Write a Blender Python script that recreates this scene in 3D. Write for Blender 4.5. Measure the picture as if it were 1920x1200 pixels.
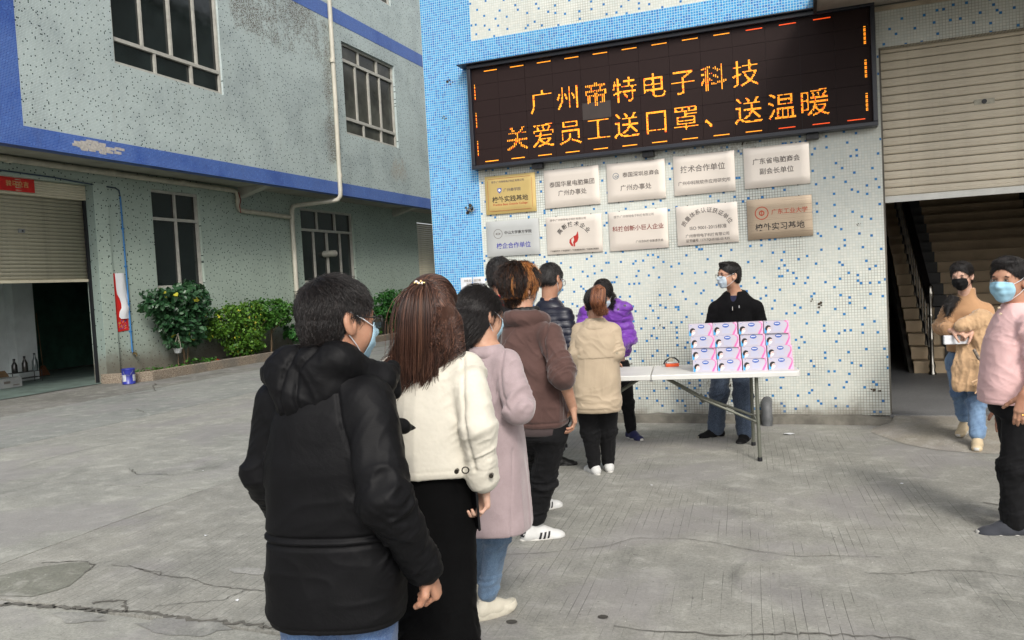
import bpy, bmesh, math, random
import numpy as np
from mathutils import Vector, Matrix

for o in list(bpy.data.objects):
    bpy.data.objects.remove(o)
SC = bpy.context.scene
COL = SC.collection
R = math.radians

# ------------------------------------------------------------------ camera
cam_d = bpy.data.cameras.new('camera')
cam = bpy.data.objects.new('camera', cam_d)
COL.objects.link(cam)
cam_d.sensor_width = 36
cam_d.lens = 28.125
cam_d.clip_start = 0.05
cam_d.clip_end = 500
def _cam_axes(yaw, pitch, roll):
    f = Vector((math.sin(yaw)*math.cos(pitch), math.cos(yaw)*math.cos(pitch), math.sin(pitch)))
    r = Vector((math.cos(yaw), -math.sin(yaw), 0))
    u = r.cross(f)
    r2 = r*math.cos(roll) + u*math.sin(roll)
    u2 = u*math.cos(roll) - r*math.sin(roll)
    return r2, u2, f
_r, _u, _f = _cam_axes(R(-20.6795), R(-2.5989), R(-3.0942))
cam.matrix_world = Matrix(((_r.x, _u.x, -_f.x, 0), (_r.y, _u.y, -_f.y, 0), (_r.z, _u.z, -_f.z, 1.6), (0, 0, 0, 1)))
SC.camera = cam

DENOISE = True
# ------------------------------------------------------------------ light
SUN_EL, SUN_AZ = R(40), R(150)      # direction towards the sun, azimuth from +Y clockwise
w = bpy.data.worlds.new('World')
SC.world = w
w.use_nodes = True
nt = w.node_tree
sky = nt.nodes.new('ShaderNodeTexSky')
sky.sky_type = 'NISHITA'
sky.sun_disc = False
sky.sun_elevation = SUN_EL
sky.sun_rotation = SUN_AZ
sky.dust_density = 4.0
sky.air_density = 1.0
sky.ozone_density = 1.0
hs = nt.nodes.new('ShaderNodeHueSaturation')
hs.inputs['Saturation'].default_value = 0.22
nt.links.new(sky.outputs[0], hs.inputs['Color'])
bg = nt.nodes['Background']
bg.inputs['Strength'].default_value = 0.15
nt.links.new(hs.outputs[0], bg.inputs['Color'])
sd = bpy.data.lights.new('sun', 'SUN')
sd.energy = 1.45
sd.angle = R(12)
sd.color = (1.0, 0.93, 0.83)
sun = bpy.data.objects.new('sun', sd)
COL.objects.link(sun)
_d = Vector((math.sin(SUN_AZ)*math.cos(SUN_EL), math.cos(SUN_AZ)*math.cos(SUN_EL), math.sin(SUN_EL)))
sun.rotation_euler = _d.to_track_quat('Z', 'Y').to_euler()
SC.view_settings.view_transform = 'Standard'
SC.view_settings.look = 'None'
SC.view_settings.exposure = 0.38
SC.view_settings.gamma = 1.0
SC.view_settings.use_curve_mapping = False
SC.render.engine = 'CYCLES'
SC.cycles.max_bounces = 7
SC.cycles.diffuse_bounces = 5
SC.cycles.glossy_bounces = 3
SC.cycles.transmission_bounces = 4
SC.cycles.transparent_max_bounces = 6
SC.cycles.caustics_reflective = False
SC.cycles.caustics_refractive = False
SC.cycles.use_denoising = DENOISE

# ------------------------------------------------------------------ helpers
def srgb(r, g=None, b=None):
    if g is None: r, g, b = r
    def f(c):
        c = c/255.0
        return c/12.92 if c <= 0.04045 else ((c+0.055)/1.055)**2.4
    return (f(r), f(g), f(b), 1.0)

class N:
    """small node-graph helper"""
    def __init__(s, name):
        s.m = bpy.data.materials.new(name)
        s.m.use_nodes = True
        s.t = s.m.node_tree
        s.b = s.t.nodes['Principled BSDF']
        s.co = s.t.nodes.new('ShaderNodeTexCoord').outputs['Object']
    def new(s, typ, **kw):
        n = s.t.nodes.new(typ)
        for k, v in kw.items(): setattr(n, k, v)
        return n
    def put(s, sock, v):
        if isinstance(v, bpy.types.NodeSocket): s.t.links.new(v, sock)
        elif isinstance(v, (int, float)) and sock.type in ('RGBA',): sock.default_value = (v, v, v, 1)
        else:
            if sock.type == 'VECTOR' and len(v) == 4: v = v[:3]
            sock.default_value = v
    def math(s, op, a, b=0.0, c=0.0):
        n = s.new('ShaderNodeMath', operation=op)
        s.put(n.inputs[0], a); s.put(n.inputs[1], b); s.put(n.inputs[2], c)
        return n.outputs[0]
    def mix(s, f, a, b, bt='MIX'):
        n = s.new('ShaderNodeMix', data_type='RGBA', blend_type=bt)
        s.put(n.inputs[0], f); s.put(n.inputs[6], a); s.put(n.inputs[7], b)
        return n.outputs[2]
    def noise(s, scale, detail=4, rough=0.5, vec=None, st=None, dist=0.0):
        v = vec if vec is not None else s.co
        if st is not None:
            mp = s.new('ShaderNodeMapping'); s.put(mp.inputs['Vector'], v); mp.inputs['Scale'].default_value = st; v = mp.outputs[0]
        n = s.new('ShaderNodeTexNoise')
        s.put(n.inputs['Vector'], v)
        n.inputs['Scale'].default_value = scale; n.inputs['Detail'].default_value = detail
        n.inputs['Roughness'].default_value = rough; n.inputs['Distortion'].default_value = dist
        return n.outputs['Fac']
    def ramp(s, f, lo, hi, a=0.0, b=1.0):
        n = s.new('ShaderNodeMapRange', interpolation_type='SMOOTHSTEP')
        s.put(n.inputs[0], f); s.put(n.inputs[1], lo); s.put(n.inputs[2], hi); s.put(n.inputs[3], a); s.put(n.inputs[4], b)
        return n.outputs[0]
    def bump(s, h, strength=0.3, dist=0.01, prev=None):
        n = s.new('ShaderNodeBump')
        n.inputs['Strength'].default_value = strength; n.inputs['Distance'].default_value = dist
        s.put(n.inputs['Height'], h)
        if prev is not None: s.put(n.inputs['Normal'], prev)
        s.t.links.new(n.outputs[0], s.b.inputs['Normal'])
        return n.outputs[0]
    def col(s, v): s.put(s.b.inputs['Base Color'], v)
    def rough(s, v): s.put(s.b.inputs['Roughness'], v)
    def sep(s, v=None):
        n = s.new('ShaderNodeSeparateXYZ'); s.put(n.inputs[0], v if v is not None else s.co)
        return n.outputs

MATS = {}
def plain(name, rgb, rough=0.6, var=0.12, scale=12, bump=0.0, bscale=60, metal=0.0, spec=None, sheen=0.0, bdist=0.002, coat=0.0):
    if name in MATS: return MATS[name]
    n = N(name)
    c = srgb(rgb)
    if var:
        f = n.noise(scale, 5, 0.6)
        f = n.ramp(f, 0.3, 0.7)
        lo = tuple(x*(1-var) for x in c[:3]) + (1,)
        hi = tuple(min(1, x*(1+var)) for x in c[:3]) + (1,)
        n.col(n.mix(f, lo, hi))
    else: n.col(c)
    n.rough(rough)
    n.b.inputs['Metallic'].default_value = metal
    if spec is not None: n.b.inputs['Specular IOR Level'].default_value = spec
    if sheen:
        n.b.inputs['Sheen Weight'].default_value = sheen
        n.b.inputs['Sheen Roughness'].default_value = 0.5
    if coat: n.b.inputs['Coat Weight'].default_value = coat
    if bump: n.bump(n.noise(bscale, 4, 0.6), bump, bdist)
    MATS[name] = n.m
    return n.m

def link(o, parent=None):
    COL.objects.link(o)
    if parent is not None: o.parent = parent
    return o
def tag(o, label=None, cat=None, group=None, kind=None):
    if label: o['label'] = label
    if cat: o['category'] = cat
    if group: o['group'] = group
    if kind: o['kind'] = kind
    return o
def empty(name, loc=(0, 0, 0), rz=0.0):
    o = bpy.data.objects.new(name, None)
    o.empty_display_size = 0.1
    o.location = loc; o.rotation_euler = (0, 0, rz)
    return link(o)

class MB:
    """collects shapes and links them as one mesh object"""
    def __init__(s): s.v = []; s.f = []; s.m = []; s.sm = []
    def add(s, vs, fs, mi=0, smooth=False):
        b = len(s.v); s.v += [tuple(v) for v in vs]
        for f in fs: s.f.append(tuple(b+i for i in f)); s.m.append(mi); s.sm.append(smooth)
    def box(s, lo, hi, mi=0):
        x0, y0, z0 = lo; x1, y1, z1 = hi
        s.add([(x0,y0,z0),(x1,y0,z0),(x1,y1,z0),(x0,y1,z0),(x0,y0,z1),(x1,y0,z1),(x1,y1,z1),(x0,y1,z1)],
              [(0,3,2,1),(4,5,6,7),(0,1,5,4),(1,2,6,5),(2,3,7,6),(3,0,4,7)], mi)
    def obox(s, c, ax, ay, az, mi=0):
        c, ax, ay, az = Vector(c), Vector(ax), Vector(ay), Vector(az)
        vs = [c+ax*i+ay*j+az*k for k in (-1,1) for (i,j) in ((-1,-1),(1,-1),(1,1),(-1,1))]
        s.add(vs, [(0,3,2,1),(4,5,6,7),(0,1,5,4),(1,2,6,5),(2,3,7,6),(3,0,4,7)], mi)
    def bbox(s, lo, hi, bev=0.01, mi=0):
        bm = bmesh.new(); bmesh.ops.create_cube(bm, size=1)
        for v in bm.verts: v.co = Vector((lo[i]+(v.co[i]+.5)*(hi[i]-lo[i]) for i in range(3)))
        bmesh.ops.bevel(bm, geom=bm.edges[:], offset=bev, segments=2, affect='EDGES', profile=0.6)
        bm.verts.index_update()
        s.add([v.co for v in bm.verts], [[v.index for v in f.verts] for f in bm.faces], mi); bm.free()
    def quad(s, a, b, c, d, mi=0): s.add([a, b, c, d], [(0,1,2,3)], mi)
    def tube(s, pts, rad, n=8, mi=0, cap=True, smooth=True):
        P = [Vector(p) for p in pts]; k = len(P)
        rr = rad if isinstance(rad, (list, tuple)) else [rad]*k
        vs = []; up = None
        for i, p in enumerate(P):
            t = (P[min(i+1,k-1)] - P[max(i-1,0)]).normalized()
            if up is None:
                up = Vector((0,0,1)) if abs(t.z) < .9 else Vector((1,0,0))
            a = t.cross(up)
            if a.length < 1e-4: a = t.cross(Vector((0,1,0)))
            a.normalize(); b = a.cross(t).normalized(); up = b
            for j in range(n):
                an = 2*math.pi*j/n
                vs.append(p + (a*math.cos(an) + b*math.sin(an))*rr[i])
        fs = []
        for i in range(k-1):
            for j in range(n):
                fs.append((i*n+j, i*n+(j+1)%n, (i+1)*n+(j+1)%n, (i+1)*n+j))
        s.add(vs, fs, mi, smooth)
        if cap:
            s.add(vs[:n], [tuple(range(n))][::1], mi); s.add(vs[-n:], [tuple(range(n-1,-1,-1))], mi)
    def lathe(s, prof, c=(0,0,0), n=20, mi=0, smooth=True):
        vs = []
        for (r, z) in prof:
            for j in range(n):
                a = 2*math.pi*j/n; vs.append((c[0]+r*math.cos(a), c[1]+r*math.sin(a), c[2]+z))
        fs = []
        for i in range(len(prof)-1):
            for j in range(n): fs.append((i*n+j, i*n+(j+1)%n, (i+1)*n+(j+1)%n, (i+1)*n+j))
        s.add(vs, fs, mi, smooth)
        s.add(vs[:n], [tuple(range(n-1,-1,-1))], mi); s.add(vs[-n:], [tuple(range(n))], mi)
    def mesh(s, name, mats):
        me = bpy.data.meshes.new(name)
        me.from_pydata(s.v, [], s.f)
        for m in (mats if isinstance(mats, (list, tuple)) else [mats]): me.materials.append(m)
        me.polygons.foreach_set('material_index', s.m)
        me.polygons.foreach_set('use_smooth', s.sm)
        me.update()
        return me
    def build(s, name, mats, parent=None, loc=None):
        o = bpy.data.objects.new(name, s.mesh(name, mats))
        if loc is not None: o.location = loc
        return link(o, parent)

def wall_holes(mb, axis, p, u0, u1, z0, z1, holes, t, mi=0):
    """wall slab: axis 'y' (plane y=p..p+t, runs in x) or 'x' (plane x=p..p+t, runs in y) with rectangular holes (u0,u1,z0,z1)"""
    us = sorted({u0, u1} | {h[0] for h in holes} | {h[1] for h in holes})
    zs = sorted({z0, z1} | {h[2] for h in holes} | {h[3] for h in holes})
    us = [u for u in us if u0 <= u <= u1]; zs = [z for z in zs if z0 <= z <= z1]
    def hole(a, b):
        return any(h[0] < a < h[1] and h[2] < b < h[3] for h in holes)
    solid = {}
    for i in range(len(us)-1):
        for j in range(len(zs)-1):
            solid[i,j] = not hole((us[i]+us[i+1])/2, (zs[j]+zs[j+1])/2)
    def pt(u, q, z): return (u, q, z) if axis == 'y' else (q, u, z)
    for (i, j), sld in solid.items():
        if not sld: continue
        a, b, c, d = us[i], us[i+1], zs[j], zs[j+1]
        mb.quad(pt(a,p,c), pt(b,p,c), pt(b,p,d), pt(a,p,d), mi)
        mb.quad(pt(b,p+t,c), pt(a,p+t,c), pt(a,p+t,d), pt(b,p+t,d), mi)
        for (di, dj, e) in ((-1,0,(a,c,a,d)), (1,0,(b,d,b,c)), (0,-1,(b,c,a,c)), (0,1,(a,d,b,d))):
            if not solid.get((i+di, j+dj), False):
                mb.quad(pt(e[0],p,e[1]), pt(e[2],p,e[3]), pt(e[2],p+t,e[3]), pt(e[0],p+t,e[1]), mi)

# ------------------------------------------------------------------ tile material
def tile_mat(name, axis, tile, tile2, speck=None, prob=0.045, grout_l=(190,190,180), grout_d=(120,118,108), pitch=0.0275,
             dirt=(0.35, 0.62), tall=False, stain=None, rough=0.35, seed=0.0, low=None, gw=0.40, basedirt=None):
    if name in MATS: return MATS[name]
    n = N(name)
    x, y, z = n.sep()[:3]
    u = x if axis == 'y' else y
    if axis == 'z': u, v = x, y
    else: v = z
    us = n.math('DIVIDE', u, pitch); vs = n.math('DIVIDE', v, pitch)
    fu = n.math('FRACT', us); fv = n.math('FRACT', vs)
    iu = n.math('FLOOR', us); iv = n.math('FLOOR', vs)
    cv = n.new('ShaderNodeCombineXYZ'); n.put(cv.inputs[0], iu); n.put(cv.inputs[1], iv); cv.inputs[2].default_value = seed
    wn = n.new('ShaderNodeTexWhiteNoise', noise_dimensions='3D'); n.put(wn.inputs['Vector'], cv.outputs[0])
    wn2 = n.new('ShaderNodeTexWhiteNoise', noise_dimensions='3D')
    cv2 = n.new('ShaderNodeCombineXYZ'); n.put(cv2.inputs[0], iu); n.put(cv2.inputs[1], iv); cv2.inputs[2].default_value = seed+7.3
    n.put(wn2.inputs['Vector'], cv2.outputs[0])
    du = n.math('ABSOLUTE', n.math('SUBTRACT', fu, 0.5)); dv = n.math('ABSOLUTE', n.math('SUBTRACT', fv, 0.5))
    g = n.ramp(n.math('MAXIMUM', du, dv), gw, gw+0.05)
    tc = n.mix(wn2.outputs['Value'], srgb(tile), srgb(tile2))
    big = n.noise(0.9, 5, 0.6)
    tc = n.mix(n.ramp(big, 0.3, 0.75), tc, n.mix(0.86, (0,0,0,1), tc))
    d1 = n.ramp(n.noise(0.8, 6, 0.62, dist=0.4), dirt[0], dirt[1])
    if low is not None:      # grout gets darker where the wall is splashed and worn, near the ground
        d1 = n.math('MAXIMUM', d1, n.math('MULTIPLY', n.ramp(v, low[0], low[1], 1.0, 0.0), n.ramp(n.noise(1.7, 4), 0.35, 0.55)))
    gc = n.mix(d1, srgb(grout_l), srgb(grout_d))
    if speck is not None:
        bk = max(3.0, round((1.0/prob)**0.5))     # one fleck somewhere in each block of tiles, a few strays
        bu = n.math('FLOOR', n.math('DIVIDE', iu, bk)); bv = n.math('FLOOR', n.math('DIVIDE', n.math('ADD', iv, n.math('MULTIPLY', bu, 2.0)), bk))
        cb = n.new('ShaderNodeCombineXYZ'); n.put(cb.inputs[0], bu); n.put(cb.inputs[1], bv); cb.inputs[2].default_value = seed+3.7
        wb = n.new('ShaderNodeTexWhiteNoise', noise_dimensions='3D'); n.put(wb.inputs['Vector'], cb.outputs[0])
        rb = n.new('ShaderNodeSeparateColor'); n.put(rb.inputs[0], wb.outputs['Color'])
        mu = n.math('SUBTRACT', iu, n.math('MULTIPLY', bu, bk)); mv = n.math('SUBTRACT', n.math('ADD', iv, n.math('MULTIPLY', bu, 2.0)), n.math('MULTIPLY', bv, bk))
        e1 = n.math('COMPARE', mu, n.math('FLOOR', n.math('MULTIPLY', rb.outputs[0], bk)), 0.1); e2 = n.math('COMPARE', mv, n.math('FLOOR', n.math('MULTIPLY', rb.outputs[1], bk)), 0.1)
        sp = n.math('MULTIPLY', e1, e2)
        sp = n.math('MAXIMUM', sp, n.math('GREATER_THAN', wn.outputs['Value'], 1.0-prob*0.2))
        if prob > 0.1: sp = n.math('GREATER_THAN', wn.outputs['Value'], 1.0-prob)
        sc = n.mix(wn2.outputs['Value'], srgb(speck[0]), srgb(speck[1]))
        tc = n.mix(sp, tc, sc)
    c = n.mix(g, tc, gc)
    # streaks of rain and grime
    st = n.noise(2.2, 5, 0.65, st=(1.0, 1.0, 0.18))
    c = n.mix(n.math('MULTIPLY', n.ramp(st, 0.5, 0.8), 0.35), c, n.mix(0.45, c, srgb(96, 92, 80)))
    if stain is not None:     # (u0,u1,z0,z1,colour,threshold)
        for (a0, a1, b0, b1, sc_, th) in stain:
            m = n.math('MULTIPLY', n.math('MULTIPLY', n.ramp(u, a0, a0+0.8), n.ramp(u, a1-0.8, a1, 1, 0)),
                       n.math('MULTIPLY', n.ramp(v, b0, b0+0.6), n.ramp(v, b1-0.5, b1, 1, 0)))
            q = n.noise(14, 8, 0.8, st=(1, 1, 0.7))
            q2 = n.noise(1.1, 5, 0.65)
            q = n.math('ADD', n.math('MULTIPLY', q, 0.5), n.math('MULTIPLY', q2, 0.5))
            q = n.math('ADD', q, n.math('MULTIPLY', m, 0.16))
            c = n.mix(n.math('MULTIPLY', n.math('MULTIPLY', m, n.ramp(q, th, th+0.06)), n.ramp(n.noise(38, 3, 0.8), 0.46, 0.56)), c, srgb(sc_))
    if basedirt is not None:
        q = n.math('ADD', v, n.math('MULTIPLY', n.noise(3.0, 6, 0.65), -0.7))
        c = n.mix(n.ramp(q, basedirt[0], basedirt[1], basedirt[2], 0.0), c, srgb(110, 103, 92))
    n.col(c)
    n.rough(n.mix(g, (rough,)*3+(1,), (0.9, 0.9, 0.9, 1)))
    n.b.inputs['Specular IOR Level'].default_value = 0.35
    h = n.math('ADD', n.math('MULTIPLY', g, -1.0), n.math('MULTIPLY', wn2.outputs['Value'], 0.25))
    n.bump(h, 0.35, 0.002)
    MATS[name] = n.m
    return n.m

M_RW = tile_mat('white_mosaic', 'y', (212,214,206), (200,206,200), ((18,104,170),(36,124,186)), 0.036, (190,192,182), (118,116,104), dirt=(0.42,0.66), low=(0.3,1.3), basedirt=(-0.35,-0.05,0.8), stain=[(-4.2,1.2,2.5,3.5,(158,154,142),0.60),(0.1,1.2,0.0,0.9,(120,112,98),0.60),(-2.6,-0.3,0.0,1.0,(146,140,126),0.63)])
M_RWx = tile_mat('white_mosaic_side', 'x', (196,200,190), (182,190,184), ((40,112,170),(58,128,182)), 0.021, (180,182,170), (118,116,104), dirt=(0.42,0.66))
M_RB = tile_mat('light_blue_mosaic', 'y', (34,136,200), (62,156,210), ((20,108,180),(30,118,188)), 0.25, (178,206,214), (150,180,188), dirt=(0.5,0.8), gw=0.385, rough=0.3)
M_RBx = tile_mat('light_blue_mosaic_side', 'x', (58,140,196), (84,160,208), ((40,118,182),(46,124,186)), 0.25, (178,206,214), (150,180,188), dirt=(0.5,0.8), gw=0.385)
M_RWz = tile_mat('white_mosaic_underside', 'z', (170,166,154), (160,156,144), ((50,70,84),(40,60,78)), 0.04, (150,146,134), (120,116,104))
LT, LT2 = (200,212,212), (188,202,204)
LS = ((30,52,60),(48,62,68))
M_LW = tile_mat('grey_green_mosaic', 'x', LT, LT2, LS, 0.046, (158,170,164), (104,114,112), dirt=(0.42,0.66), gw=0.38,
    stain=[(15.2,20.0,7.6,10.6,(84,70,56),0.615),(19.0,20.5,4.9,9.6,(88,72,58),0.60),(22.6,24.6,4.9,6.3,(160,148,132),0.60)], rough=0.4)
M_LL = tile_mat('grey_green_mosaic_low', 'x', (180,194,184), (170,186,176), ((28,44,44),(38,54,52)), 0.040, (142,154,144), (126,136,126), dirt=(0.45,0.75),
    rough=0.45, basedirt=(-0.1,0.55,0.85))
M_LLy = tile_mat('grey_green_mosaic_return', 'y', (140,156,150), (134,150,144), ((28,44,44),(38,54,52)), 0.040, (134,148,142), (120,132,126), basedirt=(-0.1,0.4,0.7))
M_LB = tile_mat('deep_blue_mosaic', 'x', (26,66,150), (44,88,168), ((20,50,126),(70,110,184)), 0.18, (116,142,198), (84,106,168), dirt=(0.45,0.7), rough=0.3, gw=0.37)
M_LBy = tile_mat('deep_blue_mosaic_return', 'y', (44,72,150), (62,90,168), None, 0.18, (112,130,184), (78,96,150), dirt=(0.45,0.7))

def concrete(name, rgb, rgb2, groove=False, dark=(88,90,86), wear=0.5):
    if name in MATS: return MATS[name]
    n = N(name)
    x, y, z = n.sep()[:3]
    a = n.noise(0.55, 7, 0.62, dist=0.3)
    c = n.mix(n.ramp(a, 0.32, 0.68), srgb(rgb), srgb(rgb2))
    b = n.noise(1.6, 6, 0.7, st=(1.0, 0.45, 1.0), dist=0.8)
    c = n.mix(n.math('MULTIPLY', n.ramp(b, 0.56, 0.74), wear), c, srgb(dark))
    b2 = n.noise(2.3, 7, 0.7, st=(0.5, 1.2, 1.0), dist=1.2)
    c = n.mix(n.math('MULTIPLY', n.ramp(b2, 0.60, 0.72), 0.45), c, srgb(184, 182, 172))
    fine = n.noise(60, 5, 0.85)
    c = n.mix(n.ramp(fine, 0.38, 0.62, 0.0, 0.75), c, n.mix(0.4, c, (0.02,0.02,0.02,1)))
    mid = n.noise(4.5, 9, 0.72, st=(0.95, 1.05, 1), dist=0.35)
    c = n.mix(n.ramp(mid, 0.34, 0.50, 0.34, 0.0), c, n.mix(0.55, c, (0.03,0.03,0.03,1)))
    c = n.mix(n.ramp(mid, 0.50, 0.66, 0.0, 0.34), c, srgb(188,187,180))
    pu = n.noise(0.8, 5, 0.6, st=(1,1,1), dist=0.6)
    c = n.mix(n.ramp(pu, 0.48, 0.62, 0.0, 0.5), c, srgb(136,133,134))
    fine2 = n.noise(260, 2, 0.9)
    c = n.mix(n.ramp(fine2, 0.55, 0.8, 0.0, 0.35), c, srgb(196,192,182))
    h = n.math('MULTIPLY', fine, 0.5)
    if groove:   # fine lines combed across the slab
        lx = n.math('ADD', n.math('MULTIPLY', x, 0.997), n.math('ADD', n.math('MULTIPLY', y, 0.075), n.math('MULTIPLY', n.noise(1.2, 2), 0.02)))
        g = n.math('ABSOLUTE', n.math('SUBTRACT', n.math('FRACT', n.math('DIVIDE', lx, 0.047)), 0.5))
        gm = n.math('MULTIPLY', n.ramp(g, 0.0, 0.055, 1, 0), n.ramp(n.noise(0.7, 4, 0.7, st=(1.0, 0.7, 1)), 0.42, 0.56))
        gm = n.math('MULTIPLY', gm, n.ramp(n.noise(9, 3, 0.7, st=(1.6, 0.10, 1)), 0.44, 0.54))
        c = n.mix(n.math('MULTIPLY', gm, 0.65), c, srgb(64, 64, 60))
        h = n.math('SUBTRACT', h, n.math('MULTIPLY', gm, 2.0))
    spk = n.noise(34, 2, 0.5); c = n.mix(n.ramp(spk, 0.70, 0.73, 0.0, 0.55), c, srgb(84,82,78)); spk2 = n.noise(41, 2, 0.5, st=(1.3,0.8,1)); c = n.mix(n.ramp(spk2, 0.72, 0.75, 0.0, 0.5), c, srgb(208,206,198))
    n.col(c); n.rough(n.ramp(b, 0.3, 0.8, 0.9, 0.72))
    n.b.inputs['Specular IOR Level'].default_value = 0.25
    p = n.bump(n.noise(3.0, 6, 0.6), 0.10, 0.03)
    n.bump(h, 0.45, 0.004, p)
    MATS[name] = n.m
    return n.m
M_C1 = concrete('yard_concrete', (138,138,132), (158,157,149), True)
M_C2 = concrete('yard_concrete_smooth', (143,144,138), (162,162,154), False)
M_C3 = concrete('yard_concrete_grey', (136,140,136), (152,154,149), False)
M_C4 = concrete('yard_concrete_dark', (116,116,111), (134,134,128), False, wear=0.7)
M_C5 = concrete('ramp_concrete', (146,141,130), (162,156,144), False, wear=0.3)
M_CD = plain('joint_dirt', (58,56,50), 0.95, 0.3, 20)
M_CEM = plain('old_cement', (128,124,114), 0.95, 0.3, 9, 0.6, 30, bdist=0.01)
M_WHITE_ALU = plain('weathered_white_aluminium', (176,174,166), 0.5, 0.12, 6)
M_ALU2 = plain('grey_aluminium', (140,142,140), 0.45, 0.12, 6, metal=0.4)
M_PVC = plain('white_plastic_pipe', (196,192,178), 0.5, 0.10, 3)
M_PVC2 = plain('dirty_plastic_pipe', (176,172,156), 0.6, 0.15, 5)
M_BLACK = plain('black_metal', (24,25,30), 0.45, 0.15, 8)
M_DARK = plain('dark_room_paint', (40,42,42), 0.9, 0.2, 3)
M_STEEL = plain('polished_steel', (150,146,138), 0.22, 0.1, 8, metal=1.0)

def glass_mat(name, rgb, rough=0.06, spec=0.5, alpha=None):
    if name in MATS: return MATS[name]
    n = N(name)
    f = n.noise(0.9, 4, 0.6)
    c = srgb(rgb)
    n.col(n.mix(n.ramp(f, 0.35, 0.7), tuple(v*0.6 for v in c[:3])+(1,), tuple(v*1.6 for v in c[:3])+(1,)))
    n.rough(n.ramp(n.noise(4, 5, 0.7), 0.3, 0.8, rough, rough+0.14))
    n.b.inputs['Specular IOR Level'].default_value = spec
    n.bump(n.noise(1.3, 2), 0.05, 0.02)
    MATS[name] = n.m
    return n.m
M_GL = glass_mat('dark_window_glass', (24,30,30), 0.04, 0.75)
M_GL2 = glass_mat('dusty_window_glass', (66,66,60), 0.12, 0.4)

# ------------------------------------------------------------------ ground
random.seed(4)
gb = MB(); gb.quad((-60,-40,-0.03),(60,-40,-0.03),(60,80,-0.03),(-60,80,-0.03))
ground = tag(gb.build('ground', M_CD), kind='structure')
def slab(x0, x1, y0, y1, m, dz=0.0):
    b = MB(); g = 0.006; gy = 0.015
    nx = max(2, int((x1-x0)/0.35)); vs = []
    def rough_edge(a0, a1, fixed, ax):
        k = max(2, int((a1-a0)/0.15)); out = []
        for i in range(k+1):
            t = a0 + (a1-a0)*i/k
            j = random.uniform(-0.006, 0.006) if 0 < i < k else 0
            out.append((t, fixed+j) if ax == 0 else (fixed+j, t))
        return out
    e = rough_edge(x0+g, x1-g, y0+gy, 0) + rough_edge(y0+gy, y1-gy, x1-g, 1)[1:] + rough_edge(x0+g, x1-g, y1-gy, 0)[::-1][1:] + rough_edge(y0+gy, y1-gy, x0+g, 1)[::-1][1:-1]
    k = len(e)
    top = [(p[0], p[1], dz) for p in e]; bot = [(p[0], p[1], -0.028) for p in e]
    b.add(top+bot, [tuple(range(k))] + [(i, k+i, k+(i+1)%k, (i+1)%k) for i in range(k)])
    return b.build('slab', m, ground)
XJ = [-20.0, -11.6, -8.93, -4.87, 7.4]
rows = {0: [-6, 2.0, 8.0, 14.0, 20.0, 30.0, 60.0], 1: [-6, 0.5, 6.6, 12.7, 18.8, 30.0, 60.0], 2: [-6, -0.8, 5.32, 11.4, 17.6, 30.0, 60.0],
        3: [-6, -3.0, 3.07, 9.6, 16.0, 30.0, 60.0], 4: [-6, -3.0, 3.07, 9.6], 5: [-6, -3.0, 3.07, 9.6]}
ms = {0: M_C4, 1: M_C3, 2: M_C2, 3: M_C1, 4: M_C1, 5: M_C1}
for i in range(4):
    ys = rows[i]
    for j in range(len(ys)-1):
        m = ms[i]
        if i == 3 and j < 2: m = M_C2
        slab(XJ[i], XJ[i+1], ys[j], ys[j+1], m, random.uniform(-0.003, 0.003))
def crack(pts, wdt=0.006, jit=0.03, n=14, seed=0):
    rnd = random.Random(seed); b = MB(); P = []
    for i in range(len(pts)-1):
        for k in range(n):
            t = k/n
            P.append((pts[i][0]*(1-t)+pts[i+1][0]*t + rnd.uniform(-jit, jit), pts[i][1]*(1-t)+pts[i+1][1]*t + rnd.uniform(-jit, jit)))
    P.append(pts[-1])
    vs = []
    for i, p in enumerate(P):
        a = P[max(0, i-1)]; c = P[min(len(P)-1, i+1)]
        dx, dy = c[0]-a[0], c[1]-a[1]; L = math.hypot(dx, dy) or 1
        w_ = wdt*rnd.uniform(0.25, 1.0)
        vs += [(p[0]-dy/L*w_, p[1]+dx/L*w_, 0.0062), (p[0]+dy/L*w_, p[1]-dx/L*w_, 0.0062)]
    b.add(vs, [(2*i, 2*i+1, 2*i+3, 2*i+2) for i in range(len(P)-1)])
    return b.build('crack', plain('crack_dirt', (98,96,90), 0.95, 0.3, 20), ground)
crack([(-2.3, 4.15),(-1.896, 4.275),(-1.537, 4.396),(-1.198, 4.589),(-1.073, 4.764),(-0.756, 4.806),(-0.579, 4.762),(-0.346, 4.667),(-0.117, 4.625),(0.049, 4.676),(.3,4.7)], .003, .005, 8, 1)
crack([(.2,4.44),(0.375, 4.46),(0.533, 4.548),(0.732, 4.583),(0.932, 4.529),(1.4,4.45)], .0035, .005, 8, 2)
crack([(-3.986, 3.669),(-3.639, 3.572),(-3.442, 3.572),(-3.191, 3.504),(-3.039, 3.498),(-2.703, 3.52)], .005, .008, 7, 3)
crack([(-4.1, 3.66),(-3.682, 3.615),(-3.64, 3.572)], .004, .01, 7, 4)
crack([(-5.5,3.05),(-4.6,3.03),(-4.22, 3.016),(-3.997, 3.031),(-3.77, 3.069),(-3.546, 3.072),(-3.324, 3.104),(-3.043, 3.103),(-2.757, 3.119),(-2.475, 3.124),(-2.242, 3.138)], .020, .022, 14, 5)
crack([(-3.7,3.14),(-3.55,3.22),(-3.42,3.12)], .012, .014, 9, 6)
crack([(-3.3,3.2),(-3.0,3.34),(-2.95,3.5)], .004, .01, 9, 7)
crack([(-.9,3.5),(-0.345, 3.542),(-0.192, 3.607),(0.027, 3.649),(0.239, 3.68),(.7,3.66)], .007, .016, 9, 8)
crack([(-4.6,3.58),(-4.366, 3.67),(-4.2, 3.62),(-4.15,3.5)], .008, .01, 7, 9)
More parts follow.
